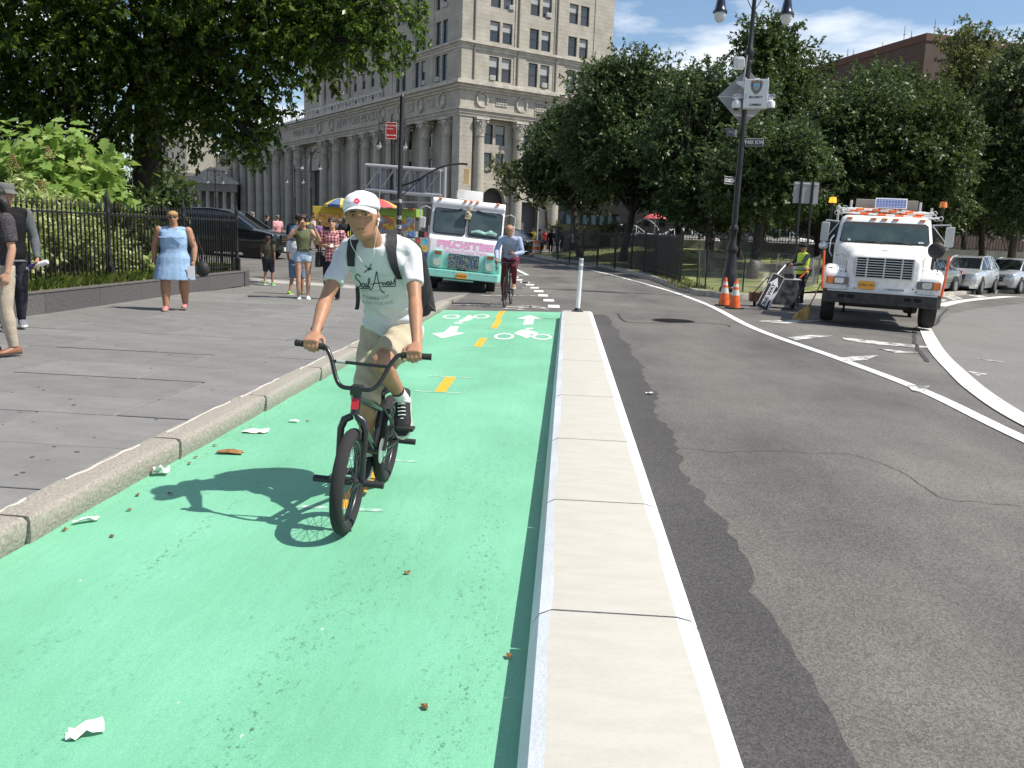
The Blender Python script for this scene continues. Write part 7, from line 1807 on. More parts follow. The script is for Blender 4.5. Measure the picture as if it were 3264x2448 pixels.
HBAR = [(-.205, .115, .915), (-.185, .108, .912), (-.165, .098, .89), (-.145, .085, .855), (-.118, .06, .79), (-.095, .045, .752), (-.07, .035, .737), (-.04, .032, .735)]
pts = [V3(*p) for p in HBAR]+[V3(-p[0], p[1], p[2]) for p in HBAR[::-1]]
tb('handlebar', catmull(pts, 4), .0115); tb('crossbar', [V3(-.142, .083, .853), V3(.142, .083, .853)], .0085); tb('crossbar_sticker', [V3(-.12, .083, .853), V3(-.075, .083, .853)], .0092, mat('sticker_silver', (.35, .38, .38), .4))
for s in (-1, 1): tb('grip', [V3(s*.195, .113, .915), V3(s*.34, .13, .918)], .0165, mat('grip_rubber', (.025, .026, .024), .75, bump=.8, bscale=200)); tb('bar_end', [V3(s*.34, .13, .918), V3(s*.347, .131, .918)], .018, BLACKP)
b = MB(); sect(b, [(V3(0, .60, .60), V3(1, 0, 0), V3(0, 0, 1), .018, .014), (V3(0, .68, .605), V3(1, 0, 0), V3(0, 0, 1), .03, .02), (V3(0, .80, .615), V3(1, 0, 0), V3(0, 0, 1), .062, .024), (V3(0, .85, .62), V3(1, 0, 0), V3(0, 0, 1), .05, .018)], 14); b.build('saddle', BLACKP, bk, smooth=180)
tb('seat_post', [V3(0, .69, .52), V3(0, .73, .60)], .0125)
b = MB(); b.lathe([(.02, -.003), (.072, -.003), (.072, .003), (.02, .003)], 26, axis='X', org=(.045, .56, .29)); b.build('sprocket', mat('sprocket_alloy', (.5, .51, .5), .35, metal=.6), bk, smooth=30)
PL, PR = V3(.165, .60, .425), V3(-.13, .60, .135)
for s, p in ((1, PL), (-1, PR)):
    tb('crank', [V3(s*.058, .56, .29), V3(s*.07, p.y, p.z)], .011); b = MB(); b.box((p.x, p.y, p.z), (.095, .085, .018)); b.build('pedal', BLACKP, bk, bevel=.004)
    tb('pedal_axle', [V3(s*.06, p.y, p.z), V3(s*.17, p.y, p.z)], .006)
tb('chain', [V3(.047, .56, .36), V3(.045, .93, .30)], .004, mat('chain_steel', (.12, .12, .11), .4, metal=.7)); tb('chain', [V3(.047, .56, .22), V3(.045, .93, .235)], .004, MATS['chain_steel'])
# ---- the rider --------------------------------------------------------
rd = empty('person', (-1.03, 4.66, 0.014), 0, 'young cyclist in white cap, printed white t-shirt and khaki shorts riding the small bike', 'person')
O = V3(-1.03, 4.66, .014)
def wv(*a): return V3(*a)-O
pel, wst, cht, nck, hd = wv(-.985, 4.88, .985), wv(-.99, 4.84, 1.10), wv(-1.0, 4.72, 1.29), wv(-1.03, 4.59, 1.46), wv(-1.066, 4.475, 1.582)
RJ = dict(shR=wv(-1.195, 4.65, 1.402), elbR=wv(-1.262, 4.48, 1.155), wrR=wv(-1.262, 4.295, .985), shL=wv(-.845, 4.68, 1.405), elbL=wv(-.79, 4.51, 1.165), wrL=wv(-.788, 4.305, .985),
          hipR=wv(-1.07, 4.89, .94), kneeR=wv(-1.085, 4.68, .61), ankR=wv(-1.115, 4.82, .235), hipL=wv(-.895, 4.89, .94), kneeL=wv(-.965, 4.475, .83), ankL=wv(-.90, 4.775, .585))
HM = Matrix.Translation(hd) @ Matrix.Rotation(R(-5), 4, 'Y') @ Matrix.Rotation(R(3), 4, 'Z') @ Matrix.Rotation(R(4), 4, 'X') @ Matrix.Diagonal((1.02, .96, .91, 1))
X = V3(1, 0, 0)
def spine(mb, e, hem=False):
    D1 = (cht-pel).normalized(); dy = V3(0, D1.z, -D1.y)   # depth direction square to the spine
    S = []
    if hem: S.append((pel-D1*.05, X, dy, .165+e, .125+e))
    S += [(pel-D1*.03, X, dy, .150+e, .108+e), (pel+D1*.04, X, dy, .146+e, .10+e), (wst, X, dy, .132+e, .092+e), (wst.lerp(cht, .5), X, dy, .142+e, .102+e), (cht, X, dy, .158+e, .108+e), (cht.lerp(nck, .5), X, dy, .160+e, .088+e), (cht.lerp(nck, .78), X, dy, .12+e, .066+e), (nck, X, dy, .066+e*.4, .058+e*.4)]
    sect(mb, S, 26)
    for q in 'RL':
        a = RJ['sh'+q]; mb.tube([nck-V3(0, -.03, .03), nck.lerp(a, .5)+V3(0, .01, .012), a], [.056+e, .056+e, .048+e], 12)
def rarm(mb, q, e=0, n=7):
    a, b2, c = RJ['sh'+q], RJ['elb'+q], RJ['wr'+q]
    P = [a, a.lerp(b2, .35), a.lerp(b2, .75), b2, b2.lerp(c, .25), b2.lerp(c, .65), c][:n]; Rr = [.05, .046, .039, .035, .039, .031, .0245][:n]
    mb.tube(P, [r+e for r in Rr], 14); mb.ball(a, Rr[0]+e, 12)
def rleg(mb, q, e=0, n=7):
    a, b2, c = RJ['hip'+q], RJ['knee'+q], RJ['ank'+q]
    P = [a+V3(0, 0, .02), a.lerp(b2, .3), a.lerp(b2, .7), b2, b2.lerp(c, .28), b2.lerp(c, .65), c][:n]; Rr = [.084, .08, .064, .054, .055, .041, .033][:n]
    mb.tube(P, [r+e for r in Rr], 16)
    if n > 4: mb.ball(b2, .055+e, 12)
Rg = Matrix.Translation(V3(-1.055, 4.10, .014)) @ Matrix.Rotation(R(3.5), 4, 'Y')
for q, s in (('R', -1), ('L', 1)):
    g_ = (Rg @ V3(s*.262, .121, .9165))-O; RJ['wr'+q] = g_+V3(0, .064, .052)
B = MB(); spine(B, -.006)
B.tube([nck-V3(0, -.02, .03), nck.lerp(hd, .5), HM @ V3(0, .02, -.05)], [.06, .052, .054], 14); head(B, HM, 1.0, 56, 48)
for q, s in (('R', -1), ('L', 1)):
    rarm(B, q); rleg(B, q)
# hands closed on the grips: grip axis runs along x
for q, s in (('R', -1), ('L', 1)):
    w = RJ['wr'+q]
    n_ = V3(0, .35, -1)
    hand(B, w, V3(0, -.82, -.30), n_, V3(-s, 0, -.1), .98, 62, .0092, .02, 40)
body = fuse(B, 'body', mat('skin_rider', (.38, .20, .12), .5, var=.07, scale=14, spec=.35), rd, .0052, 2, .45)
face_bits(body, HM, 1.0, HBLACK, mat('lip_rider', (.25, .09, .075), .5))
b = MB(); b.tube([HM @ Vector((x, y, -.0545)) for x, y in ((-.018, -.0885), (0, -.0945), (.018, -.0885))], [.0012, .0026, .0012], 6); b.build('teeth', mat('teeth_ivory', (.6, .56, .48), .4), body)
# t-shirt with loose folds
T = MB(); spine(T, .017, True)
for q in 'RL':
    a, b2 = RJ['sh'+q], RJ['elb'+q]; T.tube([a, a.lerp(b2, .3), a.lerp(b2, .62), a.lerp(b2, .66)], [.059, .057, .056, .053], 16); T.ball(a, .061, 12)
TEE = cloth('white_tshirt', (.60, .61, .63), .04, .6, 13)
tee = fuse(T, 'shirt', TEE, rd, .0065, 3)
# ruffle folds into the cloth itself
me = tee.data; co = np.empty(len(me.vertices)*3, np.float32); me.vertices.foreach_get('co', co); co = co.reshape(-1, 3)
no = np.empty(len(me.vertices)*3, np.float32); me.vertices.foreach_get('normal', no); no = no.reshape(-1, 3)
zz, xx_, yy_ = co[:, 2], co[:, 0], co[:, 1]
fold = .0065*np.sin(zz*95+xx_*18+3*np.sin(xx_*14))*np.exp(-((zz-1.02)/.10)**2)+.005*np.sin(xx_*70+zz*40)*np.exp(-((np.abs(xx_)-.17)/.05)**2)+.003*np.sin(zz*34+xx_*30+yy_*25)*(.5+.5*np.sin(xx_*9+zz*7))
co += no*fold[:, None]; me.vertices.foreach_set('co', co.reshape(-1)); me.update()
# khaki shorts
Bt = MB(); D1 = (cht-pel).normalized(); dy = V3(0, D1.z, -D1.y)
sect(Bt, [(pel+D1*.03, X, dy, .158, .112), (pel-D1*.03, X, dy, .168, .122), (pel-V3(0, -.01, .10), X, V3(0, 1, 0), .165, .115)], 20)
for q in 'RL':
    a, b2 = RJ['hip'+q], RJ['knee'+q]; e_ = b2+(b2-a).normalized()*(.05 if q == 'R' else -.075); Bt.tube([a+V3(0, 0, .02), a.lerp(b2, .35), a.lerp(b2, .8), e_], [.10, .098, .086, .082], 18)
sho = fuse(Bt, 'shorts', cloth('khaki_cotton', (.43, .375, .27), .08, .5, 14), rd, .0075, 2)
me = sho.data; co = np.empty(len(me.vertices)*3, np.float32); me.vertices.foreach_get('co', co); co = co.reshape(-1, 3); no = np.empty(len(me.vertices)*3, np.float32); me.vertices.foreach_get('normal', no); no = no.reshape(-1, 3)
co += no*(.004*np.sin(co[:, 2]*55+co[:, 0]*45+2*np.sin(co[:, 1]*20)))[:, None]; me.vertices.foreach_set('co', co.reshape(-1)); me.update()
# socks and skate shoes
for q, td, up in (('L', V3(.02, -.155, -.19), V3(0, -.75, .65)), ('R', V3(-.02, -.24, -.09), V3(0, -.3, 1))):
    an, kn = RJ['ank'+q], RJ['knee'+q]; ax = (kn-an).normalized()
    b = MB(); b.tube([an-ax*.03, an+ax*.03, an+ax*.06, an+ax*.085], [.04, .037, .037, .0385], 14); b.build('sock', mat('white_sock', (.7, .7, .69), .8), rd, smooth=60)
    b = MB(); b.tube([an+ax*.085, an+ax*.11], [.039, .0395], 14); b.build('sock_band', SHOEB, rd, smooth=60)
    sh_ = shoe(rd, an, td, 1.08, mat('skate_shoe', (.014, .014, .016), .75, bump=.4, bscale=90), mat('sole_cream', (.62, .58, .50), .6), up=up)
    d = td.normalized(); u = (up-d*up.dot(d)).normalized(); w = d.cross(u); a = an-u*.081
    b = MB()
    for i in range(5):
        c = a+d*(.045+i*.018)+u*(.094-i*.0105); b.tube([c-w*.022, c+u*.006, c+w*.022], .0035, 5)
    c = a+d*.035+u*.105; b.tube([c-w*.045-u*.01, c-w*.02+u*.012, c, c+w*.025+u*.012, c+w*.05-u*.012], .0035, 5); b.build('laces', SOLEW, sh_)
# cap
CAPW = cloth('white_cap_cotton', (.80, .80, .83), .02, .25, 30)
hair_shell(rd, HM, 1.0, HBLACK, lambda a: .085 if a < .95 else (.085-(a-.95)*.13 if a < 1.5 else .0135-(a-1.5)*.03), .006)
cap = hair_shell(rd, HM, 1.06, CAPW, lambda a: .066 if a < .5 else (.066-(a-.5)*.020), .012, 'cap')
for v in cap.data.vertices:      # crown of the cap stands higher than the skull
    p = HM.inverted() @ v.co
    if p.z > .06: v.co = HM @ V3(p.x, p.y, p.z+(p.z-.06)*.16)
b = MB(); rows = []
for j in range(8):
    t = j/7; row = []
    for i in range(17):
        u = -1+2*i/16; x = u*(.078+.012*t*(1-abs(u))); y0 = -.102*math.sqrt(max(0, 1-(u*.86)**2)); y = y0-.078*t*max(0, 1-u*u)**.45; z = .071-.010*t-.026*u*u-.010*t*u*u
        row.append(HM @ V3(x*1.06, y*1.06, z*1.06))
    rows.append(row)
for lay in (0, .004):
    for j in range(7):
        for i in range(16): b.add([rows[j][i]-V3(0, 0, lay), rows[j][i+1]-V3(0, 0, lay), rows[j+1][i+1]-V3(0, 0, lay), rows[j+1][i]-V3(0, 0, lay)], [(0, 1, 2, 3)])
b.build('brim', CAPW, cap, smooth=60, fix=True)
bt = MB(); bt.ball(HM @ V3(0, .0, .148), .007, 8); bt.build('cap_button', CAPW, cap)
# prints: flat marks laid on the cloth where the photograph shows them
def lay_on(target, name, faces_px, m, off=.0022, parent=None, Z=None):
    """project marks given in photo pixels onto a cloth surface of the rider"""
    bv = BVHTree.FromObject(target, bpy.context.evaluated_depsgraph_get()); C_ = V3(0, 0, CAMH)-O; vs = []; fs = []
    for poly in faces_px:
        ids = []
        for p in poly:
            d = ray(*Z(*p)).normalized(); h, n_, _, _ = bv.ray_cast(C_, d)
            if h is None: ids = None; break
            ids.append(h+n_*off)
        if ids: o_ = len(vs); vs += ids; fs.append(tuple(range(o_, o_+len(ids))))
    me = bpy.data.meshes.new(name); me.from_pydata(vs, [], fs); me.materials.append(m); me.update(); return put(name, me, parent or target)
def stroke(pts, w, n=5):
    P = catmull([V3(x, y, 0) for x, y in pts], n); out = []
    for a, c in zip(P[:-1], P[1:]):
        d = (c-a); L_ = d.length
        if L_ < 1e-6: continue
        d /= L_; k_ = V3(-d.y, d.x, 0)*w*.5; a2, c2 = a-d*w*.25, c+d*w*.25
        out.append([(a2+k_)[:2], (c2+k_)[:2], (c2-k_)[:2], (a2-k_)[:2]])
    return out
Z4 = lambda x, y: (900+x*.3618, 580+y*.3618)
SAIL = [[(688, 832), (668, 812), (648, 828), (654, 856), (680, 876), (691, 905), (672, 926), (650, 914)], [(728, 896), (708, 893), (700, 912), (714, 926), (727, 906), (729, 897), (730, 924), (738, 920)], [(744, 893), (746, 922), (752, 918)], [(754, 918), (772, 872), (768, 848), (758, 862), (762, 918), (776, 922)],
        [(768, 930), (772, 948), (792, 936), (815, 868), (830, 790), (842, 850), (862, 935), (882, 968), (900, 978)], [(778, 902), (820, 892), (862, 890), (878, 884)], [(880, 880), (888, 906), (900, 886), (910, 906), (924, 876)], [(948, 880), (930, 880), (926, 900), (940, 906), (948, 884), (952, 905), (960, 898)], [(960, 870), (968, 895), (982, 888), (993, 842), (994, 890), (990, 916), (930, 918), (872, 921)], [(690, 936), (730, 938), (770, 930)]]
lay_on(tee, 'lettering', [q for s in SAIL for q in stroke(s, 8)], mat('shirt_ink', (.03, .045, .04), .8), Z=Z4)
BIRD = [stroke([(722, 796), (745, 778), (770, 760)], 9), stroke([(755, 768), (775, 745), (783, 722)], 9), stroke([(770, 765), (788, 762), (760, 778)], 8), stroke([(755, 765), (745, 748), (725, 738)], 5)]
lay_on(tee, 'bird_print', [q for s in BIRD for q in s], MATS['shirt_ink'], Z=Z4)
WAV = [[(840+i*24, 830), (850+i*24, 818), (862+i*24, 830)] for i in range(5)]+[[(700+i*28, 965), (712+i*28, 952), (726+i*28, 965)] for i in range(8)]
lay_on(tee, 'wave_print', [q for s in WAV for q in stroke(s, 3, 3)], mat('shirt_ink_faint', (.42, .47, .45), .8), Z=Z4)
def text_px(s, cx, cy, size, arc=0.0, sx=1.0):
    """outline faces of a line of lettering in photo pixels, set on a shallow arc"""
    o = text('t', s, size, INK, None, depth=0.0, sx=sx); me = o.data; W_ = max(abs(v.co.x) for v in me.vertices)
    P = []
    for p in me.polygons: P.append([(cx+me.vertices[i].co.x, cy-me.vertices[i].co.y-arc*(me.vertices[i].co.x/W_)**2+.10*me.vertices[i].co.x*-1*0) for i in p.vertices])
    bpy.data.objects.remove(o); return P
lay_on(tee, 'lettering', text_px('COFFEE CO', 822, 1028, 38, 26, 1.15), mat('shirt_ink_grey', (.20, .24, .22), .8), Z=Z4)
lay_on(tee, 'lettering', text_px('LIVE YOUNG', 845, 1072, 36, 18, 1.3), mat('shirt_ink_pale', (.33, .38, .36), .8), Z=Z4)
ZH = lambda x, y: (1050+x*.12055, 600+y*.12055)
lay_on(cap, 'apple_print', [[(728+75*math.cos(t)*(1+.06*math.cos(2*t)), 343+66*math.sin(t)*(1-.10*math.cos(2*t))) for t in [2*math.pi*i/20 for i in range(20)]], [(715, 282), (708, 262), (720, 258), (735, 282)]], mat('apple_red', (.68, .03, .08), .7), Z=ZH)
lay_on(cap, 'apple_mark', [q for s in ([(692, 362), (692, 335), (712, 335)], [(722, 362), (722, 335), (742, 345), (742, 362)], [(755, 335), (770, 345), (756, 362)]) for q in stroke(s, 8, 2)], mat('apple_pink', (.8, .3, .36), .7), .003, Z=ZH)
# earphones
EARW = mat('earphone_white', (.75, .75, .74), .4)
eL = HM @ V3(.082, -.008, -.012); b = MB(); b.ball(eL, (.009, .011, .011), 10); b.tube([eL, eL+V3(-.002, -.008, -.028)], [.005, .004], 8); ep = b.build('earphone', EARW, rd, smooth=60)
b = MB(); b.tube(catmull([eL+V3(-.002, -.008, -.028), eL+V3(-.006, -.015, -.075), wv(-1.002, 4.47, 1.44), wv(-1.005, 4.475, 1.40), wv(-1.03, 4.485, 1.36)], 6), .0016, 5); b.build('earphone_wire', EARW, ep)
b = MB(); b.tube(catmull([wv(-1.118, 4.44, 1.50), wv(-1.122, 4.45, 1.46), wv(-1.108, 4.48, 1.415), wv(-1.07, 4.49, 1.36)], 6), .0016, 5); b.build('earphone_wire', EARW, ep)
b = MB(); t_ = [RJ['wrR'].lerp(RJ['elbR'], .14)+V3(.030*math.cos(a), .026*math.sin(a), .012*math.sin(a)) for a in [2*math.pi*i/14 for i in range(14)]]; b.tube(t_, .003, 5, closed=True); b.build('wrist_band', mat('band_brown', (.08, .03, .02), .7), rd)
# backpack worn by the rider
BP = mat('backpack_nylon', (.014, .014, .016), .65, var=.3, scale=20, bump=.15, bscale=60)
bg_ = empty('backpack', (-.97, 5.0, .95), 0, 'black backpack with straps worn on the cyclist back', 'backpack')
OB = V3(-.97, 5.0, .95)
b = MB(); D1w = V3(0, -.42, .9).normalized(); dyw = V3(0, .9, .42)
sect(b, [(V3(-.93, 5.02, 1.06)-OB, X, dyw, .145, .075), (V3(-.93, 5.02, 1.10)-OB, X, dyw, .165, .095), (V3(-.945, 4.97, 1.22)-OB, X, dyw, .168, .10), (V3(-.955, 4.89, 1.36)-OB, X, dyw, .16, .085), (V3(-.955, 4.82, 1.45)-OB, X, dyw, .135, .06), (V3(-.955, 4.79, 1.475)-OB, X, dyw, .10, .04)], 24)
b.build('bag', BP, bg_, smooth=60)
b = MB(); b.loft([[V3(-.80, 4.96, 1.22)-OB, V3(-.775, 4.98, 1.20)-OB, V3(-.775, 5.0, 1.2)-OB, V3(-.80, 5.0, 1.22)-OB], [V3(-.79, 4.95, 1.12)-OB, V3(-.752, 4.96, 1.09)-OB, V3(-.752, 4.99, 1.09)-OB, V3(-.79, 4.99, 1.12)-OB], [V3(-.80, 4.95, 1.08)-OB, V3(-.745, 4.95, 1.075)-OB, V3(-.745, 4.97, 1.07)-OB, V3(-.80, 4.97, 1.075)-OB]]); b.build('side_flap', BP, bg_)
# straps over the shoulders, laid on the shirt
bv = BVHTree.FromObject(tee, bpy.context.evaluated_depsgraph_get())
def strap(px, w, name):
    b = MB(); C_ = V3(0, 0, CAMH)-O; L_, R_ = [], []
    for x, y, hw in px:
        for sgn, lst in ((-1, L_), (1, R_)):
            d = ray(*Z4(x+sgn*hw, y)).normalized(); h, n_, _, _ = bv.ray_cast(C_, d)
            lst.append(None if h is None else (h+O-OB, n_))
    ok = [i for i in range(len(L_)) if L_[i] and R_[i]]; L_ = [L_[i] for i in ok]; R_ = [R_[i] for i in ok]
    for S_ in (L_, R_):                       # run back over the shoulder to the bag
        p, n_ = S_[0]; S_.insert(0, (p+V3(0, .06, .018), V3(0, 0, 1))); S_.insert(0, (p+V3(.01, .15, -.005), V3(0, .3, 1)))
    for i in range(len(L_)-1):
        q = [L_[i][0]+L_[i][1]*.012, R_[i][0]+R_[i][1]*.012, R_[i+1][0]+R_[i+1][1]*.012, L_[i+1][0]+L_[i+1][1]*.012]; b.add(q, [(0, 1, 2, 3)])
        for S_ in (L_, R_): b.add([S_[i][0]+S_[i][1]*.012, S_[i+1][0]+S_[i+1][1]*.012, S_[i+1][0]-S_[i+1][1]*.002, S_[i][0]-S_[i][1]*.002], [(0, 1, 2, 3)])
    return b.build(name, BP, bg_, smooth=50)
strap([(632, 520, 38), (618, 560, 36), (608, 620, 36), (603, 680, 35), (606, 740, 33), (616, 800, 29), (632, 850, 22)], 1, 'strap'); strap([(948, 425, 36), (962, 470, 40), (962, 530, 42), (958, 600, 42), (966, 670, 40), (985, 740, 36), (1008, 800, 30), (1028, 850, 22)], 1, 'strap')
lo_ = [ap(*Z4(x, y), 4.60)-OB for x, y in ((660, 930), (664, 980), (666, 1040), (662, 1090), (654, 1125))]
b = MB(); b.loft([[p+V3(-.011, 0, 0), p+V3(.011, 0, 0), p+V3(.011, .003, 0), p+V3(-.011, .003, 0)] for p in lo_]); b.build('loose_strap', BP, bg_)
# ------------------------------------------------------------------ pedestrians
def gpx(x, y, z=0.0): return gp(x*K2, y*K2, z)
# woman in blue dress
DEN = cloth('pale_denim', (.27, .40, .57), .10, .5, 11)
o, jt, M_ = person('person', 'woman in pale blue dress and dark glasses walking past the fence', (-6.26, 13.5, .15), R(14), 1.57, SKIN2, DEN, None, 'dress', bulk=1.72, stride=.36, headrot=(R(4), R(-4), R(8)), hair='short', hairm=HBLOND, shoem=mat('pink_sandal', (.55, .2, .2), .6), solem=mat('sandal_sole', (.35, .22, .16), .7), vox=.011, glasses=True, woman=True, flare=.02, armsw=.0)
b = MB(); b.tube([jt['neck']+V3(math.cos(t)*.09, -.03+math.sin(t)*.08, -.02) for t in [2*math.pi*i/16 for i in range(16)]], .003, 5, closed=True); b.build('necklace', mat('gold', (.7, .45, .12), .3, metal=.9), o)
b = MB(); b.tube([V3(.0-.30, -.0, 0)+V3(.3, -.185, 1.165)+V3(x*1.2, 0, z) for x, z in ((-.16, 0), (-.08, -.012), (0, .004), (.08, -.012), (.16, 0))], .008, 6); b.build('ruffle', DEN, o)
hb2 = empty('handbag', (-6.26+.42, 13.5+.10, .72), 0, 'black handbag hanging at the side of the woman in blue', 'handbag')
b = MB(); b.ball((0, 0, .1), (.11, .09, .13), 14); b.build('bag', BP, hb2, smooth=180)
b = MB(); b.tube([(-.02, 0, .2), (-.08, -.02, .38), (-.11, -.06, .57), (-.1, .02, .6), (.03, .06, .25)], .008, 6); b.build('strap', BP, hb2)
w_ = jt['wrL']; pp = empty('paper_sheet', (-6.26+w_.x*.97+.02, 13.5-.12, .15+w_.z-.27), R(10), 'white papers held by the woman in blue', 'papers')
b = MB(); b.box((0, 0, .10), (.11, .012, .2)); b.build('papers', mat('paper_white', (.72, .72, .72), .8), pp)
# couple at the picture edge
LACE = mat('black_lace', (.022, .020, .026), .8, col2=(.07, .06, .065), scale=70, bump=.6, bscale=90, lo=.45, hi=.55)
o, jt, M_ = person('person', 'woman in black lace top and beige trousers at the picture edge', (-5.62, 8.25, .15), R(-28), 1.66, SKIN1, LACE, cloth('beige_cotton', (.42, .36, .28), .06, .4, 15), 'blouse', 'jeans', stride=.12, hair='long', hairm=HBLACK, shoem=mat('brown_shoe', (.25, .11, .06), .5), solem=mat('dark_sole', (.05, .035, .03), .7), vox=.010, woman=True, headrot=(0, 0, R(-25)), bulk=1.05)
b = MB()
for q in (-1, 1): b.tube([M_ @ V3(q*.034+.02*math.cos(t), -.094, .028+.016*math.sin(t)) for t in [2*math.pi*i/12 for i in range(12)]], .002, 5, closed=True)
b.tube([M_ @ V3(.05, -.09, .032), M_ @ V3(.078, .0, .03)], .002, 5); b.build('eyeglasses', BLACKP, o)
GSL = cloth('grey_knit', (.10, .11, .115), .1, .4, 20); VST = cloth('black_vest', (.006, .006, .007), .2, .4, 20); JN = cloth('dark_jeans', (.03, .032, .042), .25, .5, 16)
o, jt, M_ = person('person', 'man in bucket hat, black vest and grey sleeves carrying a bottle', (-6.84, 10.25, .15), R(40), 1.76, SKIN2, GSL, JN, 'long', 'jeans', stride=.30, hair='short', hairm=HBLACK, shoem=mat('grey_sneaker', (.16, .17, .2), .7, col2=(.4, .08, .1), scale=9, lo=.6, hi=.65), vox=.011, bulk=1.12, vest=VST, armsw=.2, headrot=(R(8), 0, R(30)))
b = MB(); T = M_
b.loft([[T @ V3(r*math.sin(t), -r*1.08*math.cos(t)+.005, z) for t in [2*math.pi*i/24 for i in range(24)]] for r, z in ((.135, .045), (.13, .055), (.098, .07), (.094, .10), (.088, .14), (.06, .152), (.01, .155))]); b.build('bucket_hat', cloth('grey_hat_cotton', (.12, .125, .12), .1, .4, 25), o, smooth=60)
w_ = jt['wrL']; b = MB(); f = (jt['wrL']-jt['elbL']).normalized(); b.tube([w_-f*.035+V3(.036*math.cos(t), .036*math.sin(t)*.8, 0) for t in [2*math.pi*i/12 for i in range(12)]], .007, 6, closed=True); b.build('wrist_watch', BLACKP, o)
Rz = Matrix.Rotation(R(40), 3, 'Z'); wp = V3(-6.84, 10.25, .15)+Rz @ (w_+f*.085)
bo = empty('water_bottle', wp, R(10), 'white plastic bottle held in the hand of the hat wearing man', 'bottle', rot=(0, R(70), R(5)))
b = MB(); b.lathe([(.0, -.02), (.03, -.02), (.032, .0), (.032, .10), (.025, .125)], 14); b.build('bottle_body', mat('bottle_white', (.7, .7, .7), .3), bo, smooth=40)
b = MB(); b.lathe([(.033, -.11), (.033, -.03), (.03, -.02)], 14); b.build('bottle_sleeve', mat('bottle_navy', (.03, .03, .10), .4), bo, smooth=40); b = MB(); b.lathe([(.015, -.15), (.018, -.11)], 12); b.build('bottle_cap', SOLEW, bo)
# boy in olive shirt, father with blue backpack, boy in white
OLV = cloth('olive_cotton', (.10, .09, .055), .1, .4, 18)
p = gpx(580, 617, .03); person('person', 'small boy in olive shirt and dark shorts seen from behind', (p.x, p.y, p.z), R(172), 1.20, SKIN2, OLV, cloth('charcoal_shorts', (.03, .033, .04), .1, .4, 18), 'tee', 'shorts', stride=.25, hair='short', hairm=HBROWN, shoem=mat('green_shoe', (.10, .42, .08), .6), vox=.012, J=dict(elbL=V3(.03, .02, 0)+V3(-.0, 0, 0) if False else V3(.22, .0, .80)) if False else None)
p = gpx(655, 606, 0); fx_, fy_ = p.x-.15, p.y; fz_ = hz(fx_, fy_)
o, jt, M_ = person('person', 'tall man with blue backpack seen from behind the photographer', (fx_, fy_, fz_), R(186), 1.82, SKIN2, cloth('navy_tee', (.02, .024, .04), .2, .4, 18), cloth('dark_shorts', (.02, .02, .025), .2, .4, 18), 'tee', 'shorts', stride=.15, hair='short', hairm=HBLACK, vox=.014)
bb = empty('backpack', (fx_, fy_-.2, fz_+1.08), R(6), 'blue and grey hiking backpack on the tall man', 'backpack')
b = MB(); sect(b, [(V3(0, 0, 0), X, V3(0, 1, 0), .14, .09), (V3(0, -.02, .1), X, V3(0, 1, 0), .165, .12), (V3(0, -.02, .3), X, V3(0, 1, 0), .16, .11), (V3(0, 0, .42), X, V3(0, 1, 0), .12, .08)], 18); b.build('bag', mat('blue_nylon', (.10, .22, .38), .6, col2=(.05, .12, .22), scale=14), bb, smooth=60)
b = MB(); sect(b, [(V3(0, -.14, .08), X, V3(0, 1, 0), .10, .03), (V3(0, -.15, .16), X, V3(0, 1, 0), .12, .035), (V3(0, -.14, .26), X, V3(0, 1, 0), .11, .03)], 14); b.build('pocket', mat('pale_patch', (.35, .40, .30), .7), bb, smooth=60)
p = gpx(640, 640, .08); person('person', 'boy in white t-shirt and blue shorts beside the photographer', (p.x, p.y, p.z), R(165), 1.38, SKIN2, cloth('white_cotton', (.70, .70, .72), .04, .4, 18), cloth('blue_denim_shorts', (.12, .19, .29), .15, .4, 18), 'tee', 'shorts', stride=.38, hair='short', hairm=HBLACK, shoem=mat('neon_shoe', (.03, .035, .03), .6, col2=(.3, .5, .02), scale=9, lo=.55, hi=.6), vox=.013)
# photographer
p = gpx(655, 648, .12)
GJ = dict(elbR=(-.29, -.20, 1.22), wrR=(-.09, -.27, 1.46), elbL=(.31, -.16, 1.18), wrL=(.20, -.26, 1.42), hdR=(.35, -.4, .8), hdL=(-.2, -.3, .9), hnR=(.9, -.1, 0), hnL=(-.9, -.1, 0), htR=(.3, .8, .2), htL=(-.3, .8, .2))
o, jt, M_ = person('person', 'girl in olive top and denim shorts photographing the building', (p.x, p.y, p.z), R(22), 1.66, SKIN1, cloth('olive_top', (.12, .135, .07), .1, .5, 18), cloth('light_denim', (.36, .46, .58), .12, .5, 20), 'tank', 'hot', hair='long', hairm=HBROWN, shoem=SHOEW, vox=.010, woman=True, J=GJ, headrot=(R(-14), 0, R(10)), bulk=.94)
Rz = Matrix.Rotation(R(22), 3, 'Z'); cw = p+Rz @ V3(.06, -.235, 1.575)
cm_ = empty('camera', cw, R(22), 'black camera held up to the face of the girl', 'camera')
b = MB(); b.box((0, 0, 0), (.13, .06, .09)); b.box((0, 0, .055), (.05, .05, .03)); b.build('camera_body', BLACKP, cm_, bevel=.008)
b = MB(); b.lathe([(.038, -.03), (.04, -.06), (.036, -.12), (.03, -.125)], 16, axis='Y'); b.build('lens', CARGLASS, cm_, smooth=40)
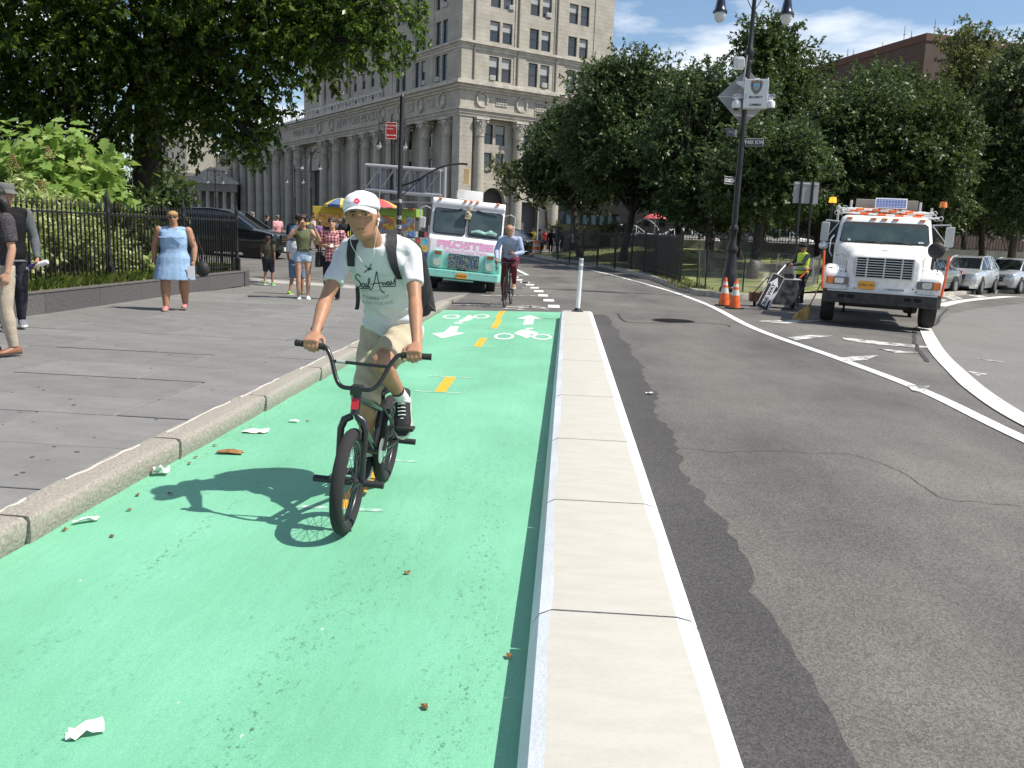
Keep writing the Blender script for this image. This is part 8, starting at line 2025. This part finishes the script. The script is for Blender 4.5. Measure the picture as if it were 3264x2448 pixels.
# woman in patterned blouse
m, n, l, bs = _nodes('diamond_print'); tcx = n.new('ShaderNodeTexCoord'); mp = n.new('ShaderNodeMapping'); mp.inputs['Rotation'].default_value = (0, R(45), 0); l.new(tcx.outputs['Object'], mp.inputs[0])
ck = n.new('ShaderNodeTexChecker'); ck.inputs['Scale'].default_value = 22; ck.inputs['Color1'].default_value = (.16, .03, .045, 1); ck.inputs['Color2'].default_value = (.58, .30, .30, 1); l.new(mp.outputs[0], ck.inputs['Vector']); l.new(ck.outputs[0], bs.inputs['Base Color']); bs.inputs['Roughness'].default_value = .8
p = gpx(718, 652, .1)
WJ = dict(elbR=(-.25, .0, 1.12), wrR=(-.02, -.2, 1.10), elbL=(.26, .02, 1.13), wrL=(.10, -.22, 1.10), hdR=(1, -.2, 0), hdL=(-.8, -.5, .1), hnR=(0, .3, -1), hnL=(0, .5, 1), htR=(0, -1, .2), htL=(.3, -.7, .3))
person('person', 'woman in red diamond blouse and dark jeans looking up with sunglasses', (p.x, p.y, p.z), R(4), 1.66, SKIN1, m, cloth('navy_jeans', (.014, .017, .03), .2, .4, 18), 'blouse', 'jeans', hair='bun', hairm=HBROWN, vox=.011, woman=True, J=WJ, glasses=True, headrot=(R(-10), 0, 0), bulk=1.1, shoem=SHOEB)
tb_ = empty('tote_bag', (p.x-.27, p.y+.02, p.z+.68), 0, 'black tote bag hanging from the shoulder of the blouse woman', 'handbag')
b = MB(); b.box((0, 0, .15), (.12, .26, .3), taper=(.9, .85)); b.build('bag', BP, tb_, bevel=.03); b = MB(); b.tube([(0, -.08, .3), (.04, -.04, .6), (.08, 0, .76), (.04, .06, .6), (0, .08, .3)], .01, 6); b.build('strap', BP, tb_)
ph = empty('phone', (p.x+.06, p.y-.29, p.z+1.115), R(20), 'white phone in the hands of the blouse woman', 'phone'); b = MB(); b.box((0, 0, 0), (.07, .14, .012), Matrix.Rotation(R(25), 3, 'X')); b.build('phone_body', SOLEW, ph, bevel=.004)
# ---- second cyclist ---------------------------------------------------
c2 = gpx(1088, 664); cy, cx = c2.y+.58, c2.x+.06
rb = empty('road_bicycle', (cx, cy, 0), R(-4), 'black road bicycle ridden by the man in blue shirt', 'bicycle')
def rbwheel(y):
    g_ = empty('wheel_hub', (0, 0, 0)); bpy.data.objects.remove(g_)
    return bikewheel(rb, y, .338, .014, 40, 20)
rbwheel(-.58); rbwheel(.42)
for nm, P, r in [('down_tube', [(0, -.42, .72), (0, 0, .27)], .018), ('top_tube', [(0, -.43, .80), (0, .13, .80)], .015), ('seat_tube', [(0, 0, .27), (0, .2, .94)], .015), ('head_tube', [(0, -.41, .68), (0, -.44, .86)], .019)]: tb(nm, [V3(*q) for q in P], r, BMX, 8, rb)
for s in (-1, 1):
    tb('fork_leg', [V3(s*.03, -.42, .70), V3(s*.045, -.5, .5), V3(s*.05, -.58, .338)], .010, BMX, 8, rb); tb('chainstay', [V3(s*.03, 0, .27), V3(s*.06, .42, .338)], .008, BMX, 8, rb); tb('seatstay', [V3(s*.015, .13, .78), V3(s*.06, .42, .338)], .007, BMX, 8, rb)
    tb('drop_bar', [V3(0, -.50, .95), V3(s*.17, -.50, .955), V3(s*.2, -.55, .955), V3(s*.21, -.62, .93), V3(s*.21, -.62, .86), V3(s*.21, -.55, .82), V3(s*.21, -.47, .82)], .013, BLACKP, 8, rb)
    tb('brake_hood', [V3(s*.2, -.6, .95), V3(s*.205, -.66, .985), V3(s*.205, -.67, .9)], [.016, .018, .008], BLACKP, 8, rb)
tb('stem', [V3(0, -.44, .86), V3(0, -.5, .95)], .016, BLACKP, 8, rb)
b = MB(); sect(b, [(V3(0, .06, .955), X, V3(0, 0, 1), .02, .015), (V3(0, .2, .965), X, V3(0, 0, 1), .05, .02), (V3(0, .3, .975), X, V3(0, 0, 1), .065, .02)], 12); b.build('saddle', BLACKP, rb, smooth=180)
for s, y_, z_ in ((-1, .03, .10), (1, -.05, .43)):
    tb('crank', [V3(s*.06, 0, .27), V3(s*.075, y_, z_)], .009, BMX, 6, rb); b = MB(); b.box((s*.12, y_, z_), (.08, .07, .018)); b.build('pedal', BLACKP, rb)
CJ = dict(pel=(0, .18, 1.03), waist=(0, .10, 1.17), chest=(0, -.04, 1.36), neck=(0, -.14, 1.51), head=(0, -.23, 1.64), shR=(-.20, -.08, 1.45), shL=(.20, -.08, 1.45), elbR=(-.27, -.27, 1.20), wrR=(-.21, -.53, 1.02), elbL=(.29, -.12, 1.18), wrL=(.13, -.36, 1.14),
          hipR=(-.09, .17, 1.0), hipL=(.09, .17, 1.0), kneeR=(-.11, -.10, .60), ankR=(-.12, .08, .19), kneeL=(.13, -.26, .86), ankL=(.12, -.02, .50), toeR=(0, -1, -.15), toeL=(0, -1, -.2), hdR=(0, -1, -.3), hnR=(.2, 0, -1), htR=(1, 0, 0), hdL=(-.7, -.6, .1), hnL=(-.4, .6, .3), htL=(.2, -.3, 1))
o, jt, M_ = person('person', 'bald man in light blue shirt and maroon trousers riding while holding a phone', (cx, cy, 0), R(-4), 1.78, SKIN2, cloth('blue_oxford', (.32, .37, .52), .06, .5, 16), cloth('maroon_cotton', (.13, .02, .035), .15, .4, 16), 'long', 'jeans', J=CJ, hair='none', hairm=HGREY, headrot=(R(24), 0, 0), vox=.0105, shoem=mat('tan_shoe', (.3, .14, .07), .5), handcurl=45)
b = MB(); q_ = Matrix.Rotation(R(-4), 3, 'Z'); pw_ = V3(cx, cy, 0)+q_ @ V3(.055, -.43, 1.17); p2 = empty('phone', pw_, 0, 'dark phone in the hand of the second cyclist', 'phone'); b.box((0, 0, 0), (.075, .012, .13), Matrix.Rotation(R(-50), 3, 'X')); b.build('phone_body', BLACKP, p2, bevel=.004)
hair_shell(o, M_, 1.78/1.75, HGREY, lambda a: .10 if a < 1.5 else .03-(a-1.5)*.04, .003) if False else None
# ---- road worker ------------------------------------------------------
HIV = mat('hi_vis_yellow', (.62, .85, .05), .7, var=.05, scale=8); HIVB = mat('reflective_tape', (.5, .5, .48), .4)
WK = dict(elbR=(-.24, -.16, 1.10), wrR=(-.20, -.42, 1.05), elbL=(.24, -.18, 1.12), wrL=(.16, -.42, 1.08))
o, jt, M_ = person('person', 'worker in yellow safety vest and dark cap behind the painting machine', (6.55, 24.5, -.05), R(-70), 1.66, SKIN2, cloth('grey_sleeve', (.05, .055, .06), .1, .4, 18), JN, 'long', 'jeans', J=WK, hair='short', hairm=HBLACK, vox=.013, vest=HIV, headrot=(R(12), 0, 0), bulk=1.08)
hair_shell(o, M_, 1.0, cloth('dark_cap', (.02, .018, .018), .1, .3, 30), lambda a: .05-(a)*.012, .014, 'cap')
b = MB(); b.loft([[M_ @ V3(x, -.10-d, .052-.2*x*x*4-d*.2) for x in (-.07, -.035, 0, .035, .07)]+[M_ @ V3(x, -.10-d, .046-.2*x*x*4-d*.2) for x in (.07, .035, 0, -.035, -.07)] for d in (0, .05, .075)]); b.build('cap_brim', MATS['dark_cap'], o)
b = MB(); X_ = V3(1, 0, 0); 
for z, hw, hd in ((1.12, .182, .142), (1.0, .205, .155)): sect(b, [(V3(0, 0, z-.025), X_, V3(0, 1, 0), hw, hd), (V3(0, 0, z+.025), X_, V3(0, 1, 0), hw, hd)], 24)
b.build('vest_tape', HIVB, o)
# ---- distant people ---------------------------------------------------
rnd = random.Random(77)
COLS = [('white', (.65, .65, .66)), ('black', (.02, .02, .022)), ('blue', (.08, .16, .34)), ('red', (.42, .05, .05)), ('purple', (.18, .10, .24)), ('grey', (.2, .2, .21)), ('yellow', (.7, .55, .06)), ('pink', (.6, .3, .32)), ('green', (.08, .22, .08)), ('teal', (.1, .3, .32))]
CW = [(545, 36, 'white', 'person in white just beyond the black van bonnet'), (600, 38, 'pink', 'person in pink beyond the black van'), (577, 41, 'black', 'person in black behind the van bonnet'), (690, 40, 'purple', 'person in purple top between photographer and blouse woman'), (676, 44, 'white', 'person in white behind the photographer shoulder'), (706, 47, 'grey', 'person in grey farther up the crossing'), (733, 43, 'blue', 'person in blue behind the blouse woman'), (744, 38, 'black', 'person in black beside the cyclist shoulder'), (757, 49, 'teal', 'person in teal near the yellow cart'), (722, 52, 'red', 'person in red far up the crossing'), (765, 36, 'black', 'person in black behind the white cap'), (660, 50, 'yellow', 'person in yellow far behind the photographer'),
      (1118, 66, 'white', 'person in white shirt leading on the far corner'), (1131, 68, 'white', 'second person in white shirt on the far corner'), (1143, 64, 'black', 'person in black on the far corner'), (1152, 66, 'yellow', 'person in yellow shirt waiting on the far corner'), (1165, 62, 'grey', 'person in grey beside the barrel'), (1168, 60, 'blue', 'child in blue at the barrel'), (1190, 63, 'black', 'person in black at the near end of the railings'), (1203, 64, 'grey', 'person in grey near the railings'), (1214, 62, 'black', 'person in black farther along behind the railings'), (1238, 62, 'white', 'person in white behind the railings'), (1108, 70, 'pink', 'person in pink on the far corner'), (1178, 70, 'red', 'person in red farther behind the barrel')]
for x, Y, cn, lb in CW:
    pz = ap(x*K2, 760, Y); c = dict(COLS)[cn]; H_ = rnd.uniform(1.58, 1.84) if 'child' not in lb else 1.2
    person('person', lb, (pz.x, Y, hz(pz.x, Y)), rnd.uniform(0, 6.28), H_, rnd.choice([SKIN1, SKIN2, SKIN3]), cloth('crowd_'+cn, c, .1, .2, 12), rnd.choice([JN, MATS['navy_jeans'], MATS['charcoal_shorts'], MATS['beige_cotton']]), rnd.choice(['tee', 'tee', 'long']), rnd.choice(['jeans', 'jeans', 'shorts']), stride=rnd.uniform(-.3, .3), hair=rnd.choice(['short', 'short', 'long']), hairm=rnd.choice([HBLACK, HBROWN, HGREY]), vox=.026, face=False, group='people at the crossing', woman=rnd.random() < .5)
# ------------------------------------------------------------------ food carts and stalls
def umbrella(c, r, h, cols, label):
    o = empty('cart_umbrella', c, .2, label, 'umbrella'); b = MB(); b.cyl((0, 0, 0), (0, 0, h), .025, 8); b.build('pole', GALV, o)
    n = 8
    for i in range(n):
        b = MB(); t0, t1 = 2*math.pi*i/n, 2*math.pi*(i+1)/n; rings = []
        for k_ in range(5):
            f = k_/4; rr_ = r*f; z = h+.05-.42*r*f**1.5; tm = (t0+t1)/2
            rings.append([(rr_*math.cos(t0), rr_*math.sin(t0), z), (rr_*.97*math.cos(tm), rr_*.97*math.sin(tm), z+.03*f), (rr_*math.cos(t1), rr_*math.sin(t1), z)])
        for k_ in range(4):
            for j in range(2): b.add([rings[k_][j], rings[k_][j+1], rings[k_+1][j+1], rings[k_+1][j]], [(0, 1, 2, 3)])
        b.add([rings[4][0], rings[4][1], (rings[4][1][0], rings[4][1][1], rings[4][1][2]-.14), (rings[4][0][0], rings[4][0][1], rings[4][0][2]-.14)], [(0, 1, 2, 3)]); b.add([rings[4][1], rings[4][2], (rings[4][2][0], rings[4][2][1], rings[4][2][2]-.14), (rings[4][1][0], rings[4][1][1], rings[4][1][2]-.14)], [(0, 1, 2, 3)])
        b.build('canopy_panel', cols[i % len(cols)], o, fix=True)
    return o
YEL, BLU, ORG, RED_ = mat('canvas_yellow', (.62, .47, .06), .8), mat('canvas_blue', (.09, .15, .30), .8), mat('canvas_orange', (.62, .32, .09), .8), mat('canvas_red', (.5, .08, .09), .8)
def photo_print(name, cols, sc):
    m, n, l, bs = _nodes(name); t = n.new('ShaderNodeTexCoord'); v = n.new('ShaderNodeTexNoise'); v.inputs['Scale'].default_value = sc; v.inputs['Detail'].default_value = 2; l.new(t.outputs['Object'], v.inputs['Vector'])
    r = n.new('ShaderNodeValToRGB'); e = r.color_ramp.elements; e[0].position = .32; e[0].color = (*cols[0], 1); e[1].position = .68; e[1].color = (*cols[-1], 1)
    for i, c in enumerate(cols[1:-1]): q = e.new(.32+.36*(i+1)/(len(cols)-1)); q.color = (*c, 1)
    l.new(v.outputs['Fac'], r.inputs[0]); l.new(r.outputs[0], bs.inputs['Base Color']); bs.inputs['Roughness'].default_value = .5; MATS[name] = m; return m
gz_ = lambda x, y: hz(x, y)
def cart(name, label, c, rz, w, d, h, bodym, signm, roofm, stripes=None, txt=None):
    o = empty(name, c, rz, label, 'food cart'); b = MB(); b.bb((-w/2, -d/2, .3), (w/2, d/2, 1.05)); b.build('base_cabinet', bodym, o, bevel=.02)
    for sx_ in (-1, 1):
        for sy_ in (-1, 1): b = MB(); b.cyl((sx_*(w/2-.05), sy_*(d/2-.05), 1.05), (sx_*(w/2-.05), sy_*(d/2-.05), h-.25), .03, 6); b.build('post', GALV, o)
    b = MB(); b.bb((-w/2-.05, -d/2-.05, h-.35), (w/2+.05, d/2+.05, h)); b.build('roof', roofm, o, bevel=.02)
    b = MB(); b.bb((-w/2+.03, -d/2-.07, 1.25), (w/2-.03, -d/2-.045, h-.36)); b.build('picture_panel', signm, o)
    b = MB(); b.bb((-w/2+.05, -d/2+.3, 1.05), (w/2-.05, d/2-.1, h-.4)); b.build('interior', mat('cart_steel', (.12, .12, .12), .4, metal=.4), o)
    if txt: text('lettering', txt, .2, RED_, o, (0, -d/2-.055, h-.18), (math.pi/2, 0, 0), .004, sx=.9)
    if stripes:
        for i in range(7): b = MB(); b.bb((-w/2-.05+i*w/7, -d/2-.3, h-.02), (-w/2-.05+(i+1)*w/7+.02, -d/2-.04, h+.02)); b.build('awning_stripe', stripes[i % 2], o)
    for sx_ in (-1, 1): wheel(o, (sx_*(w/2+.02), d/4, .25), .25, .1, 16, side=sx_)
    return o
yc = (-12.3, 45, gz_(-12.3, 45)); gc_ = (-7.35, 38, gz_(-7.3, 38))
cart('yellow_food_cart', 'yellow food cart at the crossing behind the photographer', yc, R(5), 1.75, 1.1, 2.28, YEL, photo_print('menu_print', [(.75, .35, .08), (.8, .5, .12), (.45, .12, .04)], 6), YEL)
umbrella((-11.75, 44.6, yc[2]), .9, 2.7, [YEL, BLU], 'yellow and blue umbrella over the yellow cart')
cart('green_food_cart', 'green food cart with picture panels left of the ice cream truck', gc_, R(-4), 1.6, 1.1, 2.35, mat('cart_green', (.25, .5, .06), .6), photo_print('food_print', [(.25, .5, .05), (.75, .55, .08), (.55, .12, .05), (.15, .35, .55), (.6, .4, .25)], 4), mat('cart_lime', (.25, .38, .07), .6), [RED_, PLATEW])
umbrella((-8.45, 38.6, gc_[2]), 1.0, 2.72, [ORG, ORG, RED_, ORG], 'orange and red umbrella behind the cyclist cap')
so2 = empty('souvenir_stand', (-5.75, 32, gz_(-5.7, 32)), R(8), 'stand crowded with bright souvenirs beside the ice cream truck', 'stall')
b = MB(); b.bb((-.6, -.3, .1), (.6, .3, .75)); b.build('table', mat('stand_cloth', (.06, .08, .2), .8), so2)
cc = [(.1, .25, .6), (.7, .7, .72), (.6, .08, .1), (.1, .45, .6), (.75, .5, .1), (.3, .3, .32)]
for i in range(15):
    b = MB(); x = -.5+(i % 5)*.24; z = .78+(i//5)*.26; b.box((x, -.28+.12*(i//5), z+.1), (.2, .03, .2)); b.build('print', mat('print_%d' % (i % 6), cc[i % 6], .6, var=.4, scale=14), so2)
b = MB(); b.bb((-.62, -.05, .75), (-.58, .0, 1.75)); b.bb((.58, -.05, .75), (.62, .0, 1.75)); b.build('rack', GALV, so2)
# kiosk, awnings and bushes beyond the railings
ks = empty('park_kiosk', (q2(1276, 500, 64).x, 64, .4), 0, 'small kiosk with dark green striped awning behind the railings', 'kiosk')
b = MB(); b.bb((-2.0, 0, 0), (2.0, 2.2, 2.5)); b.build('wall', mat('kiosk_cream', (.45, .40, .26), .8), ks)
for i in range(14): b = MB(); b.loft([[(-2.1+i*.3, -.9, 2.15), (-1.8+i*.3, -.9, 2.15), (-1.8+i*.3, -.9, 2.18), (-2.1+i*.3, -.9, 2.18)], [(-2.1+i*.3, .0, 2.8), (-1.8+i*.3, .0, 2.8), (-1.8+i*.3, .0, 2.83), (-2.1+i*.3, .0, 2.83)]]); b.build('awning_stripe', [mat('awning_green', (.02, .05, .04), .8), mat('awning_pale', (.3, .34, .3), .8)][i % 2], ks)
def simple_bush(px, py, Y, r, m, lb, leaf=.2):
    c = q2(px, py, Y); g_ = .5 if Y < 60 else 1.1
    bush('park_bush', lb, [((c.x+dx, Y+dy, c.z+dz), r*f) for dx, dy, dz, f in ((0, 0, 0, 1), (r*.9, .3, -.2, .8), (-r*.9, .2, -.15, .8), (.3*r, 0, r*.5, .6))], leaf, m, int(px), dens=70, twig=.35)
simple_bush(1235, 495, 66, 1.1, mat('dry_bush', (.3, .22, .1), .9) if False else LF_PALE, 'pale dry bush beside the kiosk'); simple_bush(1320, 505, 63, .8, LF_PALE, 'light green bush behind the railings'); simple_bush(1350, 515, 61.5, .7, LF_MID, 'green bush at the railings near the trunk'); simple_bush(1590, 480, 66, .9, LF_PALE, 'light bush behind the white car'); simple_bush(1650, 490, 66, .8, LF_MID, 'green bush on the far street')
for x_, y_ in ((1880, 455), (1960, 465), (2040, 460), (2120, 465), (2200, 460), (1790, 470)): simple_bush(x_, y_, 64, 2.0, LF_DARK, {1880: 'dark hedge clump behind the truck cab', 1960: 'dark hedge clump behind the truck mirror', 2040: 'dark hedge clump above the grey car', 2120: 'dark hedge clump above the silver car', 2200: 'dark hedge clump at the picture edge', 1790: 'dark hedge clump behind the truck beacon'}[x_], .24)
ra = empty('red_awning', (q2(1415, 478, 75).x, 75, 1.1), 0, 'red umbrella over the far street', 'umbrella'); b = MB(); b.lathe([(1.0, 2.35), (.7, 2.6), (.02, 2.8)], 8); b.build('canopy', RED_, ra); b = MB(); b.cyl((0, 0, 0), (0, 0, 2.7), .04, 6); b.build('pole', GALV, ra)
pc = empty('pedicab', (q2(1395, 500, 64.5).x, 64.5, 1.1), 0, 'pedicab with white rounded canopy behind the railings', 'pedicab')
b = MB(); b.loft([[(x, y, .95+.95*math.sin(math.pi*t)) if False else (-1.0+2.0*t, y, 1.2+.85*math.sin(math.pi*(t*.85+.1))) for t in [i/10 for i in range(11)]]+[(-1.0+2.0*t, y, 1.16+.85*math.sin(math.pi*(t*.85+.1))) for t in [i/10 for i in range(10, -1, -1)]] for y in (-.5, .5)]); b.build('canopy', WHC, pc, smooth=40)
b = MB(); b.bb((-.6, -.5, .5), (.7, .5, .95)); b.build('seat_box', mat('pedicab_blue', (.1, .25, .35), .5), pc, bevel=.05)
for x_ in (-.95, .5): 
    b = MB(); b.tube([(x_, -.52+.0, .36)]*2 if False else [(x_+.34*math.cos(t), -.52, .36+.34*math.sin(t)) for t in [2*math.pi*i/20 for i in range(20)]], .025, 6, closed=True); b.build('wheel', TYRE, pc)
wr_ = empty('brown_hoarding', (16.6, 47, lawnz(16.6, 47)-.3), R(-20), 'sloping brown board enclosure behind the parked cars', 'hoarding')
b = MB(); b.prism([(-2.2, 0), (2.6, 0), (2.6, .95), (-1.4, 1.75), (-2.2, 1.6)], -.05, .05, 'Y'); b.build('board', mat('brown_board', (.16, .09, .06), .8, var=.2, scale=3), wr_)
for i in range(5): b = MB(); b.tube([(-2.0+i*.9, -.08, .05), (-1.5+i*.9, -.08, 1.5-i*.17)], .02, 5); b.build('red_batten', mat('red_batten_paint', (.25, .05, .04), .7), wr_)
# ------------------------------------------------------------------ litter and small things on the lane
PAPER = mat('litter_paper', (.70, .69, .66), .8, var=.1, scale=30); LEAFB = mat('dead_leaf', (.24, .12, .04), .8, var=.4, scale=40)
def scrap(px, py, w, h, rz, label, m=PAPER, name='paper_scrap', crumple=.02, cat='litter', grp=None, z=.0165):
    p = gp(px, py, 0); rnd = random.Random(int(px+py)); b = MB(); n = 5; P = {}
    for i in range(n):
        for j in range(n): P[i, j] = ((i/(n-1)-.5)*w+rnd.uniform(-.1, .1)*w, (j/(n-1)-.5)*h+rnd.uniform(-.1, .1)*h, .003+rnd.uniform(0, crumple))
    for i in range(n-1):
        for j in range(n-1): b.add([P[i, j], P[i+1, j], P[i+1, j+1], P[i, j+1]], [(0, 1, 2, 3)])
    tag(b.build(name, m, None, (p.x, p.y, z), (0, 0, rz)), label, cat, grp)
r7 = lambda x, y: (x*.4973, 1050+y*.4973)
scrap(*r7(1640, 672), .17, .11, .1, 'folded white newspaper page lying by the kerb'); scrap(*r7(1885, 607), .08, .04, .0, 'small torn white paper farther along the kerb'); scrap(*r7(1035, 948), .09, .08, .4, 'crumpled white cup at the foot of the kerb', crumple=.07); scrap(*r7(560, 1255), .12, .04, .7, 'long white wrapper against the kerb foot', crumple=.03); scrap(185*K2, 1598*K2, .09, .05, .6, 'torn white plastic piece near the camera', crumple=.03); scrap(2070, 1258, .07, .05, .2, 'white scrap on the dark asphalt strip', z=.006) ; scrap(r7(1480, 805)[0], r7(1480, 805)[1], .16, .1, .1, 'small heap of rotten orange peel by the kerb', LEAFB, 'orange_peel', .012)
lv = [(r7(830, 1182), 'brown leaf near the head of the shadow'), (r7(885, 1085), 'brown leaf just above the shadow'), (r7(1095, 1076), 'dark leaf beside the shadow'), (r7(1215, 878), 'leaf crumb at the kerb joint'), (r7(1375, 762), 'leaf crumb above the orange peel'), (r7(1255, 838), 'tan leaf crumb at the kerb foot'), (r7(720, 1350), 'tiny leaf in front of the wrapper'), (r7(415, 1310), 'tan crumb beside the wrapper'), (r7(1975, 602), 'brown leaf beside the small paper'), ((918*K2, 1540*K2), 'orange brown leaf near the camera'), ((1298+0, 2170-330), 'orange leaf on the lane near the divider'), ((1620, 2108), 'brown leaf by the divider foot')]
for (x, y), lb in lv: scrap(x, y, .028, .02, rnd.uniform(0, 3), lb, LEAFB, 'dead_leaf', .01, 'leaf', 'dead leaves on the lane')
# white sealant squeezed out between kerb and paving
sl = struct(empty('kerb_sealant'), 'broken line of white sealant along the kerb')
y = 2.6; rnd = random.Random(9)
while y < 13:
    L = rnd.uniform(.25, 1.1); b = MB(); xk = -2.603+(y-3.6)*.0085 if y < 10 else -2.55; n = 8
    b.tube([(xk-.008+rnd.uniform(-.008, .008), y+L*i/n, .155+rnd.uniform(-.002, .003)) for i in range(n+1)], [rnd.uniform(.004, .011) for i in range(n+1)], 5); b.build('sealant_bead', mat('sealant', (.45, .43, .39), .8), sl); y += L+rnd.uniform(.1, .7)

# worn-in spots on the paving
rnd = random.Random(31); b = MB()
for i in range(150):
    y = rnd.uniform(3, 17); x = rnd.uniform(max(-7.4, -.6*y-1), -2.75); r_ = rnd.uniform(.007, .018); a = rnd.uniform(.6, 1.0)
    b.add([(x+r_*math.cos(t)*rnd.uniform(.8, 1.1), y+r_*a*math.sin(t), .1525) for t in [2*math.pi*k_/9 for k_ in range(9)]], [tuple(range(9))])
stuff(b.build('gum_spots', mat('old_gum', (.11, .107, .103), .8), pav, fix=False))
bpy.data.scenes.remove(TS)
